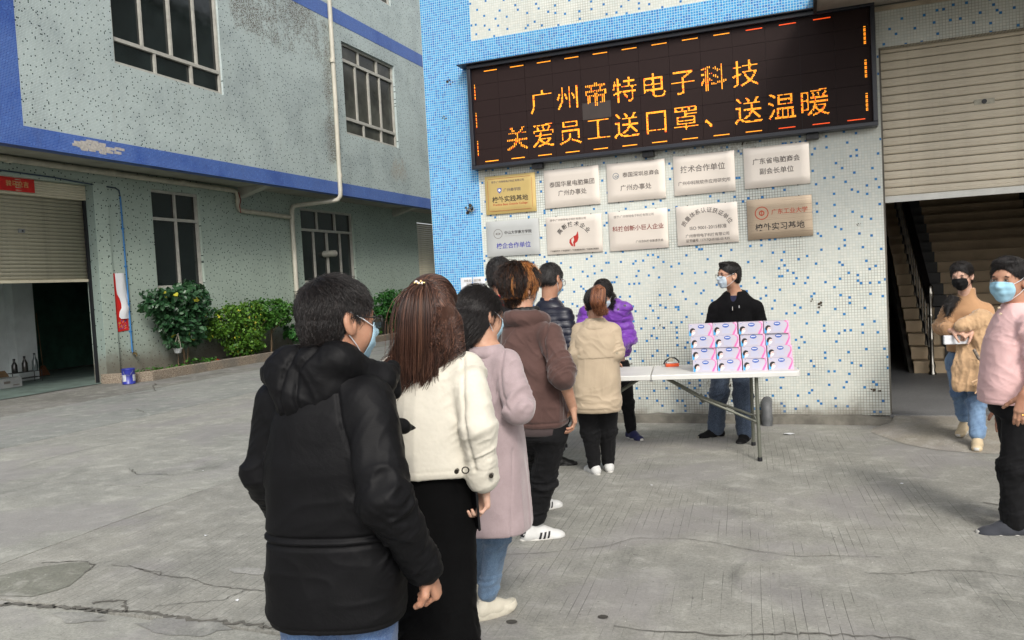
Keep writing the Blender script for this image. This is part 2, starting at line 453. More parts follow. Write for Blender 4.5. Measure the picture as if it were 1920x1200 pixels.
crack([(-6.3,5.9),(-6.0,5.7),(-5.6,5.75)], .008, .02, 7, 10)
crack([(-10.5,8.6),(-9.7,9.3),(-9.2,9.0)], .01, .03, 7, 12)
crack([(-12.3,12.3),(-11.2,11.2),(-11.5,10.6)], .02, .04, 7, 13)
crack([(1.0,5.9),(1.5,5.6)], .012, .01, 4, 14)
b = MB(); rp = random.Random(8)
b.add([(x, y, 0.0046) for (x, y) in [(-4.75,3.2),(-4.565,3.5),(-4.42,3.62),(-4.3,3.655),(-4.199,3.586),(-4.12,3.45),(-4.054,3.312),(-4.08,3.22),(-4.128,3.135),(-4.35,3.10),(-4.7,3.10)]], [tuple(range(11))])
b.build('damp_patch', concrete('dark_patch_concrete', (112,113,104), (128,129,119), False), ground)

for (x, y, r_, sd_) in ((-2.95,3.02,.20,1),(-3.6,2.98,.12,2),(-3.15,3.75,.10,3)):
    rq = random.Random(sd_); k = 16; b = MB(); b.add([(x+r_*1.5*math.cos(6.283*i/k)*rq.uniform(.6,1.1), y+r_*.6*math.sin(6.283*i/k)*rq.uniform(.6,1.1), .0042+.0001*sd_) for i in range(k)], [tuple(range(k))])
    b.build('worn_patch', concrete('worn_patch_concrete', (128,129,125), (145,145,140), False, wear=.7) if sd_ % 3 else concrete('pale_patch_concrete', (152,152,148), (164,163,158), False, wear=.3), ground)


# ------------------------------------------------------------------ left factory building
LBD = tag(empty('factory_building', (-13.75, 12.0, 0)), 'large factory building with grey-green mosaic walls and deep blue tile bands on the left', 'building')
def LP(name, mb, mat):       # part of the left building
    o = bpy.data.objects.new(name, mb.mesh(name, mat)); link(o, LBD); o.matrix_parent_inverse = Matrix.Translation((13.75, -12.0, 0)); return o
A1, A0 = -12.6, -13.75
# lower wall (behind the overhang)
lowz = 4.58
b = MB()
# opening of the shutter 5.2..12.46, windows
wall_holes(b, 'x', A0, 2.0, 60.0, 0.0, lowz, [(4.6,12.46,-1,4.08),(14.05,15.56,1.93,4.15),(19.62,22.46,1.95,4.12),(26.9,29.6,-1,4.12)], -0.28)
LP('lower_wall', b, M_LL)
b = MB(); wall_holes(b, 'x', A1, 2.0, 60.0, 4.765, 14.0, [(12.2,15.3,6.32,8.9),(20.54,23.69,6.25,8.93),(20.54,23.74,10.86,13.0),(12.2,15.3,11.0,13.0)], -0.25)
LP('upper_wall', b, M_LW)
b = MB(); b.box((A1-0.25, 2.0, 4.413), (A1+0.004, 60.0, 4.765)); LP('blue_band', b, M_LB)
b = MB(); b.box((A1-0.05, 2.0, 9.46), (A1+0.006, 60.0, 9.86)) if False else b.box((A1-0.02, 2.0, 9.38), (A1+0.006, 60.0, 9.80)); LP('blue_band', b, M_LB)
b = MB(); b.box((A1-0.02, 2.0, 4.765), (A1+0.004, 10.12, 9.38)); LP('blue_panel', b, M_LB)
b = MB(); b.box((A0-0.28, 2.0, 4.45), (A1-0.25, 60.0, 4.60)); LP('soffit', b, plain('soffit_render', (150,150,138), 0.9, 0.15, 2))
for yy in (17.1, 25.2, 33.0, 8.4):
    b = MB(); z0 = 4.45
    b.add([(A0,yy-.12,z0-.002),(A1-.26,yy-.12,z0-.002),(A1-.26,yy-.12,z0-.02),(A0,yy-.12,z0-.26),(A0,yy+.12,z0-.002),(A1-.26,yy+.12,z0-.002),(A1-.26,yy+.12,z0-.02),(A0,yy+.12,z0-.26)],
          [(0,1,2,3),(7,6,5,4),(3,2,6,7),(1,5,6,2),(0,4,5,1),(0,3,7,4)])
    LP('bracket', b, plain('bracket_paint', (176,176,166), 0.9, 0.12, 3))
b = MB(); b.box((-26, 2.0, 14.0), (A1+0.3, 60.0, 14.3)); b.box((-26, 1.8, 0.0), (A0-0.3, 2.0, 14.0)); LP('roof', b, M_CEM)
# peeled patch of the blue band where tiles are gone
rnd = random.Random(7); b = MB()
for k in range(70):
    u = rnd.uniform(11.15, 12.25); v = rnd.uniform(4.50, 4.70)
    if abs(v-4.60) < 0.09 - abs(u-11.7)*0.08 or rnd.random() < .12:
        b.box((A1+0.0040, u-0.075, v-0.024), (A1+0.0055+k*0.00006, u+0.075, v+0.024))
LP('bare_patch', b, plain('bare_mortar', (176,172,166), 0.95, 0.2, 20))

def window_x(x, y0, y1, z0, z1, rows_, fr=0.05, glass=M_GL, frame=M_WHITE_ALU, depth=0.07, sill=False, parent=LBD):
    """window in a wall plane x=const seen from +x; rows_ = [(z_a, z_b, [fractions of mullions])]"""
    b = MB()
    b.box((x-depth, y0, z0), (x, y0+fr, z1)); b.box((x-depth, y1-fr, z0), (x, y1, z1))
    b.box((x-depth, y0+fr, z1-fr), (x, y1-fr, z1)); b.box((x-depth, y0+fr, z0), (x, y1-fr, z0+fr))
    for k, (a, c, fr_) in enumerate(rows_):
        if k: b.box((x-depth, y0+fr, a-fr*0.6), (x+0.006, y1-fr, a+fr*0.6))
        for q in fr_:
            yy = y0 + (y1-y0)*q
            b.box((x-depth, yy-fr*0.45, a+(fr*0.6 if k else fr)), (x-0.004, yy+fr*0.45, c-(fr*0.6 if c < z1 else fr)))
    f = LP('window', b, frame)
    for k, (a, c, fr_) in enumerate(rows_):
        cuts = [0.0] + list(fr_) + [1.0]
        for i in range(len(cuts)-1):
            p = MB(); ya = y0+(y1-y0)*cuts[i]; yb = y0+(y1-y0)*cuts[i+1]
            off = 0.012*(i % 2)
            p.box((x-depth+0.012-off, ya+0.01, a+0.005), (x-depth+0.018-off, yb-0.01, c-0.005))
            o = bpy.data.objects.new('pane', p.mesh('pane', glass)); link(o, f)
    b = MB(); b.box((x-0.6, y0-.05, z0-.05), (x-0.5, y1+.05, z1+.05)); 
    return f
xw = A1-0.05
window_x(xw, 12.2, 15.3, 6.32, 8.9, [(6.32, 6.82, [0.36, 0.70]), (6.82, 8.9, [0.26, 0.52, 0.76])], 0.06)
window_x(xw-.02, 20.54, 23.69, 6.25, 8.93, [(6.25, 6.72, [0.36, 0.70]), (6.72, 8.42, [0.26, 0.5, 0.72]), (8.42, 8.93, [0.33, 0.68])], 0.07, M_GL2)
window_x(xw-.02, 20.54, 23.74, 10.86, 13.0, [(10.86, 11.4, [0.36, 0.70]), (11.4, 13.0, [0.26, 0.5, 0.75])], 0.07, M_GL2)
window_x(xw, 12.2, 15.3, 11.0, 13.0, [(11.0, 11.4, [0.36, 0.70]), (11.4, 13.0, [0.26, 0.5, 0.75])], 0.07)
xl = A0-0.07
window_x(xl, 14.05, 15.56, 1.93, 4.15, [(1.93, 3.5, [0.52]), (3.5, 4.15, [0.52])], 0.055)
window_x(xl, 19.62, 22.46, 1.95, 4.12, [(1.95, 3.5, [0.25, 0.5, 0.75]), (3.5, 4.12, [0.33, 0.67])], 0.06)
# return of the opening (reveal) and column face
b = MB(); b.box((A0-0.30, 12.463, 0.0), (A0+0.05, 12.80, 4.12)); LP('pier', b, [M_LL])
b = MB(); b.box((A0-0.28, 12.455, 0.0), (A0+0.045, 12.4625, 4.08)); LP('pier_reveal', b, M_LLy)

# shutters of the left building
def slat_mesh_x(y0, y1, h, rgbm):
    b = MB(); k = 5; vs = []
    for s_ in (y0, y1):
        for i in range(k+1):
            t = i/k; vs.append((0.014*math.sin(math.pi*t), s_, t*h*0.93))
        for i in range(k, -1, -1):
            t = i/k; vs.append((0.014*math.sin(math.pi*t)-0.004, s_, t*h*0.93))
    m = 2*(k+1)
    b.add(vs, [(i, i+1, m+i+1, m+i) for i in range(m-1)] + [tuple(range(m-1,-1,-1)), tuple(range(m, 2*m))], 0, True)
    return b.mesh('slat', rgbm)
def shutter_mat(name, rgb, axis):
    n = N(name); x, y, z = n.sep()[:3]
    c = n.mix(n.ramp(n.noise(1.3, 6, 0.65), 0.35, 0.7), srgb(rgb), n.mix(0.82, (0,0,0,1), srgb(rgb)))
    st = n.noise(3.0, 5, 0.7, st=(1.0, 1.0, 0.12)) 
    c = n.mix(n.math('MULTIPLY', n.ramp(st, 0.5, 0.75), 0.3), c, srgb(112,104,88))
    c = n.mix(n.ramp(n.noise(14, 6, 0.8), 0.66, 0.72, 0, 0.5), c, srgb(120,108,90))
    n.col(c); n.rough(0.55); n.b.inputs['Specular IOR Level'].default_value = 0.35
    MATS[name] = n.m; return n.m
M_SH = shutter_mat('cream_shutter_paint', (196,190,168), 'x')
M_SH2 = shutter_mat('pale_shutter_paint', (210,200,180), 'y')
sh = LP('roller_shutter', (lambda b: (b.box((A0-0.26, 4.6, 2.11), (A0-0.20, 12.455, 2.165)), b)[1])(MB()), M_SH)
h = 0.0725
me = slat_mesh_x(4.6, 12.452, h, M_SH)
for k in range(24):
    o = bpy.data.objects.new('slat', me); o.location = (A0-0.232, 0, 2.167 + k*h); link(o, sh)
b = MB()                    # coiled top part of the shutter, closer to the street
for i in range(6):
    a = i/6
    b.tube([(A0-0.17, 4.6, 3.80+0.05*i), (A0-0.17, 12.44, 3.80+0.05*i)], 0.032, 8)
o = bpy.data.objects.new('shutter_roll', b.mesh('shutter_roll', M_SH)); link(o, sh)
b = MB(); b.box((A0-0.21, 12.40, 0.0), (A0-0.16, 12.452, 4.07)); o = bpy.data.objects.new('guide_rail', b.mesh('guide_rail', M_BLACK)); link(o, sh)
b = MB(); b.box((A0-0.215, 11.05-.12, 3.06), (A0-0.205, 11.05+.02, 3.13)); b.box((A0-0.20, 11.0, 3.075), (A0-0.195, 11.03, 3.115), 1)
o = bpy.data.objects.new('lock_plate', b.mesh('lock_plate', [M_ALU2, M_BLACK])); link(o, sh)
# far shutter
sh2 = LP('roller_shutter', (lambda b: (b.box((A0-0.20, 26.9, 0.02), (A0-0.15, 29.6, 0.08)), b)[1])(MB()), M_SH)
me = slat_mesh_x(26.9, 29.6, 0.08, M_SH)
for k in range(50):
    o = bpy.data.objects.new('slat', me); o.location = (A0-0.18, 0, 0.08 + k*0.08); link(o, sh2)

# room behind the left shutter
M_PLAS = plain('whitewashed_plaster', (200,206,206), 0.9, 0.15, 1.2)
b = MB()
b.quad((-22,4,0.012),(A0,4,0.012),(A0,12.46,0.012),(-22,12.46,0.012)); 
b.quad((-22,12.46,0.012),(A0-.3,12.46,0.012),(A0-.3,19,0.012),(-22,19,0.012)); LP('room_floor', b, plain('room_floor_paint', (104,120,114), 0.6, 0.3, 2))
b = MB(); b.box((-22,4,4.1),(A0-.29,19,4.2)); LP('room_ceiling', b, M_PLAS)
b = MB(); b.box((-17.0,4,0.012),(-16.9,12.75,4.1)); LP('partition', b, M_PLAS)
b = MB(); b.box((-17.06,12.75,0.012),(-16.62,13.25,4.1)); LP('room_column', b, M_PLAS)
b = MB(); b.box((-22,18.9,0.012),(A0-.29,19.0,4.1)); b.box((-22.1,4,0.012),(-22,19,4.1)); LP('room_wall', b, M_PLAS)
b = MB(); b.box((-18.25,13.7,0.05),(-18.15,16.2,3.4)); LP('green_door', b, plain('dark_green_door', (48,80,68), 0.6, 0.3, 3))
b = MB(); b.box((-18.35,13.25,0.012),(-18.28,18.9,4.1)); LP('room_partition', b, plain('dim_room_paint', (110,112,108), .9, .2, 2))
b = MB(); b.box((-17.6,13.3,0.7),(-17.54,14.0,3.8)); LP('hanging_sheet', b, plain('grubby_canvas', (84,80,70), 0.9, 0.3, 4))

# ------------------------------------------------------------------ right building
D = 8.7
RBD = tag(empty('office_building', (0, D, 0)), 'corner building with white mosaic wall flecked in blue and a wide roller-door entrance', 'building')
def RP(name, mb, mat):
    o = bpy.data.objects.new(name, mb.mesh(name, mat)); link(o, RBD); o.matrix_parent_inverse = Matrix.Translation((0, -D, 0)); return o
XC, XB = -4.235, -3.60
b = MB(); wall_holes(b, 'y', D, XB, 14.0, 0.09, 4.06, [(0.678,6.4,-1,3.70)], 0.28); RP('wall', b, M_RW)
b = MB(); wall_holes(b, 'y', D, XB, 14.0, 4.43, 12.0, [], 0.28); RP('upper_wall', b, M_RW)
b = MB(); b.box((XB, D-0.002, 4.06), (0.13, D+0.28, 4.43)); b.box((0.13, D-0.002, 4.31), (14.0, D+0.28, 4.43)); RP('blue_band', b, M_RB)
b = MB(); b.box((0.13, D+0.01, 4.06), (14.0, D+0.28, 4.31)); RP('wall_strip', b, M_RW)
b = MB(); b.box((XC, D-0.003, 0.0), (XB-0.0, D+0.28, 12.0)); RP('blue_edge', b, M_RB)
b = MB(); b.box((XC-0.004, D+0.0, 0.0), (XC+0.25, 60.0, 12.0)); RP('side_wall', b, M_RWx)
b = MB(); b.box((XC-.3, D-.3, 12.0), (14.3, 60.0, 12.3)); RP('roof', b, M_CEM)
b = MB(); b.box((0.682, D+0.003, 3.697), (6.4, D+0.285, 3.702)); RP('lintel_underside', b, M_RWz)
b = MB(); b.box((0.676, D+0.002, 0.09), (0.681, D+0.283, 3.70)); RP('door_reveal', b, plain('reveal_tiles', (150,148,138), 0.6, 0.2, 5))
b = MB()
b.box((0.132, D-2.3, 4.10), (14.0, D-0.003, 4.28)); RP('canopy', b, plain('canopy_concrete', (150,144,134), 0.9, 0.25, 2.5, 0.5, 20, bdist=0.01))
b = MB(); b.box((0.10, D-2.33, 4.085), (0.131, D-0.003, 4.31)); RP('canopy_edge', b, plain('canopy_edge_paint', (50,52,52), 0.7, 0.3, 5))
b = MB(); b.box((0.62, D-0.035, 4.045), (14.0, D-0.003, 4.082)); RP('cornice', b, plain('cornice_paint', (172,160,140), 0.8, 0.15, 4))
# plinth ledge along the foot of the wall
rnd = random.Random(3); b = MB()
prof = []
xs = [XC-0.03 + i*0.12 for i in range(42)]; xs = [x for x in xs if x < 0.70] + [0.70]
for x in xs:
    o_ = 0.055 + rnd.uniform(-.008,.012); zt = 0.085 + rnd.uniform(-.012,.008)
    if x > 0.5: zt *= 0.75; o_ *= 1.3
    prof.append((x, D-o_, D-o_-0.02+rnd.uniform(-.006,.006), zt))
vs = []
for (x, ya, yb, zt) in prof: vs += [(x, D+0.01, zt+0.015), (x, ya, zt), (x, yb, -0.01)]
k = len(prof)
b.add(vs, [(3*i+j, 3*i+3+j, 3*i+4+j, 3*i+1+j)[::-1] for i in range(k-1) for j in range(2)])
RP('plinth', b, plain('plinth_cement', (108,105,97), 0.95, 0.3, 5, 0.7, 26, bdist=0.012))
# holes in the tiles
b = MB()
for (x, z, s_) in [(0.55,0.35,.03),(-1.95,0.62,.035),(-0.95,0.50,.03),(-0.85,0.40,.02),(0.05,1.22,.03),(0.0,1.27,.015),(-1.55,1.05,.02),(-3.72,2.50,.045),(-3.9,4.0,.03),(-4.0,3.6,.02),(0.45,2.0,.012),(-0.62,2.93,.02)]:
    for q in range(5):
        ax, az = x+rnd.uniform(-s_,s_)*1.6, z+rnd.uniform(-s_,s_)
        r_ = s_*rnd.uniform(.3,.7); k = 7
        b.add([(ax+r_*math.cos(2*math.pi*i/k)*rnd.uniform(.6,1), D-0.0045-q*0.0003, az+r_*math.sin(2*math.pi*i/k)*rnd.uniform(.6,1)) for i in range(k)], [tuple(range(k-1,-1,-1))])
RP('missing_tiles', b, plain('tile_scar', (72,64,54), 0.95, 0.4, 30))

# right roller shutter: slats, bottom bar, lock
rs = RP('roller_shutter', (lambda b: (b.box((0.70, D+0.10, 2.20), (6.4, D+0.13, 2.262)), b)[1])(MB()), plain('shutter_bar', (190,190,184), 0.45, 0.1, 5, metal=0.3))
hz = 0.0823
def slat_mesh_y(x0, x1, h, mat):
    b = MB(); prof = [(0.0,0.0),(-0.010,0.01*1),(-0.013,0.35*h),(-0.011,0.42*h),(-0.014,0.5*h),(-0.012,0.88*h),(-0.002,0.93*h),(0.006,0.93*h),(0.006,0.0)]
    k = len(prof); vs = [(x0, p[0], p[1]) for p in prof] + [(x1, p[0], p[1]) for p in prof]
    b.add(vs, [(i, (i+1)%k, k+(i+1)%k, k+i)[::-1] for i in range(k)])
    return b.mesh('slat', mat)
me = slat_mesh_y(0.70, 6.4, hz, M_SH2)
for k in range(18):
    o = bpy.data.objects.new('slat', me); o.location = (0, D+0.115, 2.264+k*hz); link(o, rs)
b = MB(); b.box((0.6785, D+0.05, 0.1), (0.70, D+0.15, 3.69)); o = bpy.data.objects.new('guide_rail', b.mesh('guide_rail', plain('rail_paint', (96,92,84), 0.6, 0.2, 5))); link(o, rs)
b = MB()
b.tube([(1.585, D+0.09, 3.085), (1.585, D+0.105, 3.085)], 0.022, 12); b.box((1.50, D+0.098, 3.06), (1.67, D+0.1, 3.11), 1)
o = bpy.data.objects.new('lock', b.mesh('lock', [M_BLACK, plain('lock_plate_paint', (170,166,150), 0.6, 0.2, 30)])); link(o, rs)

# entrance floor, room and stairs
M_TERR = N('terrazzo')
f = M_TERR.noise(140, 3, 0.9); c = M_TERR.mix(M_TERR.ramp(f, 0.42, 0.6), srgb(92,94,96), srgb(150,150,150))
c = M_TERR.mix(M_TERR.ramp(M_TERR.noise(1.2, 4), 0.35, 0.7, 0, 0.4), c, srgb(84,86,88)); M_TERR.col(c); M_TERR.rough(0.5)
b = MB(); b.box((0.682, D+0.005, -0.02), (6.4, D+0.29, 0.094)); b.box((-2.2, D+0.29, -0.02), (8.0, 24.0, 0.0945)); RP('hall_floor', b, M_TERR.m)
b = MB(); b.box((-2.3, 9.0, 0.09), (-2.2, 24, 7.5)); b.box((8, 9.0, 0.09), (8.1, 24, 7.5)); b.box((-2.3, 24, 0.09), (8.1, 24.1, 7.5)); b.box((-2.2, D+0.285, 0.0946), (0.676, D+0.5, 3.7))
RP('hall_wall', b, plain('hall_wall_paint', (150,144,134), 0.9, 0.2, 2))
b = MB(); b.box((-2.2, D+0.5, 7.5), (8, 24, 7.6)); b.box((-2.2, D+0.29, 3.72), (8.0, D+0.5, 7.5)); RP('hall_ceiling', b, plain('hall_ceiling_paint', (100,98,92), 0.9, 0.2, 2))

M_STEP = plain('beige_step_tile', (192,170,138), 0.55, 0.12, 3)
M_INL = plain('black_inlay_tile', (24,22,22), 0.5, 0.2, 4)
st = RP('staircase', (lambda b: (b.box((1.3, 12.2, 0.0945), (7.0, 12.21, 0.10)), b)[1])(MB()), M_STEP)
SX0, SY0, RI, TR = 1.25, 12.0, 0.165, 0.285
for k in range(20):
    z0 = 0.0946 + RI*k; y0 = SY0 + TR*k
    b = MB(); b.box((SX0, y0, z0), (7.0, y0+TR+0.02, z0+RI-0.004)); b.box((SX0-.01, y0-0.02, z0+RI-0.03), (7.0, y0-0.001, z0+RI-0.005))
    o = bpy.data.objects.new('step', b.mesh('step', M_STEP)); link(o, st)
    b = MB()
    for xa in (1.66, 3.42, 5.2):
        b = MB(); b.box((xa, y0-0.024, z0+0.002), (xa+0.20, y0-0.0005-0.02, z0+RI-0.003)); b.box((xa, y0-0.0235, z0+RI-0.0045), (xa+0.20, y0+TR-0.022, z0+RI+0.001))
        o = bpy.data.objects.new('inlay', b.mesh('inlay', M_INL)); link(o, st)
# side string and railing
b = MB()
b.add([(SX0-.06, SY0, 0.095), (SX0-.06, SY0+TR*20, 0.095+RI*20), (SX0-.06, SY0+TR*20, RI*20-0.35), (SX0-.06, SY0+.4, 0.095),
       (SX0-.002, SY0, 0.095), (SX0-.002, SY0+TR*20, 0.095+RI*20), (SX0-.002, SY0+TR*20, RI*20-0.35), (SX0-.002, SY0+.4, 0.095)],
      [(0,1,2,3),(7,6,5,4),(0,4,5,1),(2,6,7,3),(1,5,6,2),(3,7,4,0)])
o = bpy.data.objects.new('stringer', b.mesh('stringer', plain('stringer_paint', (70,66,60), 0.8, 0.2, 4))); link(o, st)
rl = tag(empty('stair_railing', (1.45, 11.85, 0.095)), 'dark stair handrail with steel newel post and balusters inside the right entrance', 'railing')
def RLp(name, mb, mat): o = bpy.data.objects.new(name, mb.mesh(name, mat)); link(o, rl); o.matrix_parent_inverse = Matrix.Translation((-1.45, -11.85, -0.095)); return o
b = MB(); b.lathe([(.05,0),(.05,.02),(.035,.05),(.045,.12),(.028,.18),(.026,.45),(.034,.47),(.026,.49),(.024,.75),(.036,.78),(.022,.81),(.022,1.0),(.042,1.04),(.048,1.09),(.03,1.13),(.04,1.17),(.01,1.2)], (1.45, 11.85, 0.095), 14)
RLp('newel_post', b, M_STEEL)
for k in range(0, 20):
    y0 = SY0+TR*k+0.12; z0 = 0.0946+RI*(k+1)
    b = MB(); b.lathe([(.014,0),(.02,.04),(.012,.08),(.012,.4),(.02,.44),(.012,.48),(.012,.84)], (1.45, y0, z0), 8)
    RLp('baluster', b, plain('dull_steel', (120,116,108), 0.35, 0.2, 8, metal=0.9))
b = MB()
L = (Vector((1.45, SY0+TR*20, 0.0946+RI*20+.98)) - Vector((1.45, 11.9, 1.08)))
b.obox(Vector((1.45, 11.9, 1.08))+L/2, (0.045,0,0), tuple(L/2), Vector((0,-L.z,L.y)).normalized()*0.05)
RLp('handrail', b, plain('dark_handrail_wood', (34,30,30), 0.35, 0.2, 4))
b = MB()
b.obox(Vector((1.45, 11.9, 0.30))+L/2, (0.012,0,0), tuple(L/2), Vector((0,-L.z,L.y)).normalized()*0.015)
RLp('bottom_rail', b, M_BLACK)

# ramp of rough concrete before the door
b = MB()
pr = [(0.60,8.62),(0.50,8.45),(0.47,8.25),(0.58,8.0),(0.72,7.72),(0.92,7.52),(1.2,7.42),(1.7,7.40),(3.0,7.40),(6.5,7.42)]
vs = []; 
for (x, y) in pr: vs.append((x, y, 0.004))
for (x, y) in pr: vs.append((max(x+0.06, 0.69) if x < 1.2 else x, y+(8.695-y)*0.5, 0.055))
for (x, y) in pr: vs.append((max(x+0.12, 0.71) if x < 1.2 else x, 8.70, 0.09))
k = len(pr)
b.add(vs, [(i, i+1, k+i+1, k+i) for i in range(k-1)] + [(k+i, k+i+1, 2*k+i+1, 2*k+i) for i in range(k-1)], 0, True)
tag(b.build('ramp', M_C5), kind='structure')

# ------------------------------------------------------------------ text helpers
def text_obj(body, size, loc, mat, parent, w=None, face='-y', rot=0.0, name='lettering', h=None, ext=0.0004):
    """flat print: a text facing -y at loc (centre); w = total width in metres"""
    cu = bpy.data.curves.new(name, 'FONT'); cu.body = body; cu.size = size; cu.align_x = 'CENTER'; cu.align_y = 'CENTER'
    cu.extrude = ext; cu.resolution_u = 3; cu.offset = size*0.012
    cu.materials.append(mat)
    o = bpy.data.objects.new(name, cu); link(o, parent)
    if face == '-y': M = Matrix.Rotation(R(90), 4, 'X')
    elif face == '+x': M = Matrix.Rotation(R(90), 4, 'Z') @ Matrix.Rotation(R(90), 4, 'X')
    M = Matrix.Translation(loc) @ M @ Matrix.Rotation(rot, 4, 'Z')
    o.matrix_basis = M
    bpy.context.view_layer.update()
    me = bpy.data.meshes.new_from_object(o.evaluated_get(bpy.context.evaluated_depsgraph_get()))
    if w:
        xs = [v.co.x for v in me.vertices]; s = w/max(max(xs)-min(xs), 1e-4)
        for v in me.vertices: v.co.x *= s; v.co.y *= s
    bpy.data.objects.remove(o); bpy.data.curves.remove(cu)
    me.materials.clear(); me.materials.append(mat)
    o = bpy.data.objects.new(name, me); link(o, parent); o.matrix_basis = M
    return o
def raster_text(ch, n=32):
    """one character as a grid of dots"""
    cu = bpy.data.curves.new('t', 'FONT'); cu.body = ch; cu.size = 1.0; cu.resolution_u = 2
    o = bpy.data.objects.new('t', cu); COL.objects.link(o)
    dg = bpy.context.evaluated_depsgraph_get(); me = o.evaluated_get(dg).to_mesh()
    me.calc_loop_triangles()
    V = np.array([v.co[:2] for v in me.vertices]); T = np.array([t.vertices[:] for t in me.loop_triangles])
    g = np.zeros((n, n), bool)
    if len(T):
        gx, gy = np.meshgrid((np.arange(n*2)+.5)/n/2*1.0, (np.arange(n*2)+.5)/n/2*1.0, indexing='ij')
        gx = gx*1.0 ; gy = gy*1.0 - 0.12
        acc = np.zeros(gx.shape, bool)
        for t in T:
            a, b_, c = V[t]
            s1 = (b_[0]-a[0])*(gy-a[1])-(b_[1]-a[1])*(gx-a[0]); s2 = (c[0]-b_[0])*(gy-b_[1])-(c[1]-b_[1])*(gx-b_[0]); s3 = (a[0]-c[0])*(gy-c[1])-(a[1]-c[1])*(gx-c[0])
            acc |= ((s1 >= 0) & (s2 >= 0) & (s3 >= 0)) | ((s1 <= 0) & (s2 <= 0) & (s3 <= 0))
        g = acc.reshape(n, 2, n, 2).sum(axis=(1, 3)) >= 3
    o.to_mesh_clear() if False else None
    bpy.data.objects.remove(o); bpy.data.curves.remove(cu)
    return g

# ------------------------------------------------------------------ LED message board
lx0, lx1, lz0, lz1, ly = -3.58, 0.605, 2.975, 4.075, 8.60
led = tag(empty('message_board', (-1.49, D, lz0)), 'long black framed LED message board glowing with two lines of amber Chinese characters', 'sign')
def LE(name, mb, mat): o = bpy.data.objects.new(name, mb.mesh(name, mat)); link(o, led); o.matrix_parent_inverse = Matrix.Translation((1.49, -D, -lz0)); return o
M_LF = plain('board_frame_paint', (30,33,42), 0.35, 0.12, 6)
b = MB(); t = 0.042
b.bbox((lx0-t, ly-0.045, lz0-t), (lx1+t, D-0.004, lz0), .006); b.bbox((lx0-t, ly-0.045, lz1), (lx1+t, D-0.004, lz1+t), .006)
b.bbox((lx0-t, ly-0.045, lz0+.0005), (lx0, D-0.004, lz1-.0005), .006); b.bbox((lx1, ly-0.045, lz0+.0005), (lx1+t, D-0.004, lz1-.0005), .006)
b.box((lx0, ly+0.02, lz0), (lx1, D-0.006, lz1))
LE('frame', b, M_LF)
b = MB(); b.box((lx0-0.14, ly-0.10, lz1+t+0.001), (0.10, D-0.004, lz1+t+0.012)); LE('rain_cover', b, M_LF)
n = N('led_module_face')
x, y, z = n.sep()[:3]
fx = n.math('ABSOLUTE', n.math('SUBTRACT', n.math('FRACT', n.math('DIVIDE', x, 0.01)), 0.5)); fz = n.math('ABSOLUTE', n.math('SUBTRACT', n.math('FRACT', n.math('DIVIDE', z, 0.01)), 0.5))
dm = n.ramp(n.math('MAXIMUM', fx, fz), 0.25, 0.4)
n.col(n.mix(dm, srgb(46,29,26), srgb(24,14,14))); n.rough(0.6); n.b.inputs['Specular IOR Level'].default_value = 0.2
M_MOD = n.m
M_MOD2 = plain('led_module_dusty', (50,40,36), 0.6, 0.1, 8)
nc, nr = 13, 6; mw = (lx1-lx0)/nc; mh = (lz1-lz0)/nr
b = MB(); b.box((0.0012, 0, 0.0012), (mw-0.0012, 0.018, mh-0.0012)); me = b.mesh('led_module', M_MOD); me2 = b.mesh('led_module', M_MOD2)
rnd = random.Random(11)
for i in range(nc):
    for j in range(nr):
        o = bpy.data.objects.new('led_module', me2 if (i, j) == (4, 2) else me); link(o, led)
        o.location = (lx0+i*mw+1.49, ly+rnd.uniform(-.0012, .0012)-D, lz0+j*mh-lz0)
def emit(name, rgb, st):
    m = bpy.data.materials.new(name); m.use_nodes = True; p = m.node_tree.nodes['Principled BSDF']
    p.inputs['Base Color'].default_value = srgb(rgb); p.inputs['Emission Color'].default_value = srgb(rgb); p.inputs['Emission Strength'].default_value = st
    return m
M_AM = emit('amber_led', (255,158,34), .92); M_OR = emit('orange_led', (255,84,24), .8)
pitch = 0.01
dots = set()
def put_char(ch, X0, Z0, n=28, seed=0, drop=None):
    g = raster_text(ch, n)
    for i in range(n):
        for j in range(n):
            if g[i, j]:
                if drop and drop(i, j): continue
                dots.add((round((X0+i*pitch-lx0)/pitch), round((Z0+j*pitch-lz0)/pitch)))
for k, ch in enumerate('广州帝特电子科技'): put_char(ch, -2.89+k*0.3125, 3.475, 28)
for k, ch in enumerate('关爱员工送口罩、送温暖'): put_char(ch, -3.205+k*0.3145, 3.095, 29)
mbA, mbR = MB(), MB()
def dot(mb, i, j):
    x = lx0+i*pitch; z = lz0+j*pitch; s = 0.0042
    y0 = ly-0.0038
    mb.add([(x-s,y0,z-s),(x+s,y0,z-s),(x+s,y0,z+s),(x-s,y0,z+s),(x-s,ly,z-s),(x+s,ly,z-s),(x+s,ly,z+s),(x-s,ly,z+s)], [(0,1,2,3),(0,4,5,1),(3,2,6,7),(0,3,7,4),(1,5,6,2)])
for (i, j) in sorted(dots):
    r_ = rnd.random()
    if r_ < 0.035: continue
    dot(mbR if r_ < 0.06 + 0.08 + (0.10 if i > 380 else 0) else mbA, i, j)
W_, H_ = int((lx1-lx0)/pitch), int((lz1-lz0)/pitch)
for k in range(13):
    for q in range(16):
        i = 12+k*32+q
        if i < W_-5:
            dot(mbR if k >= 10 else mbA, i, 4)
            if k < 12:
                dot(mbR if k >= 9 else mbA, i+4, H_-4)
for k in range(4):
    for q in range(17):
        j = 12+k*32+q
        if j < H_-2:
            if q % 4 != 3: dot(mbA if q % 3 else mbR, 3, j)
            if q % 4 != 3: dot(mbR if q % 2 else mbA, W_-4, j); dot(mbA, W_-5, j)
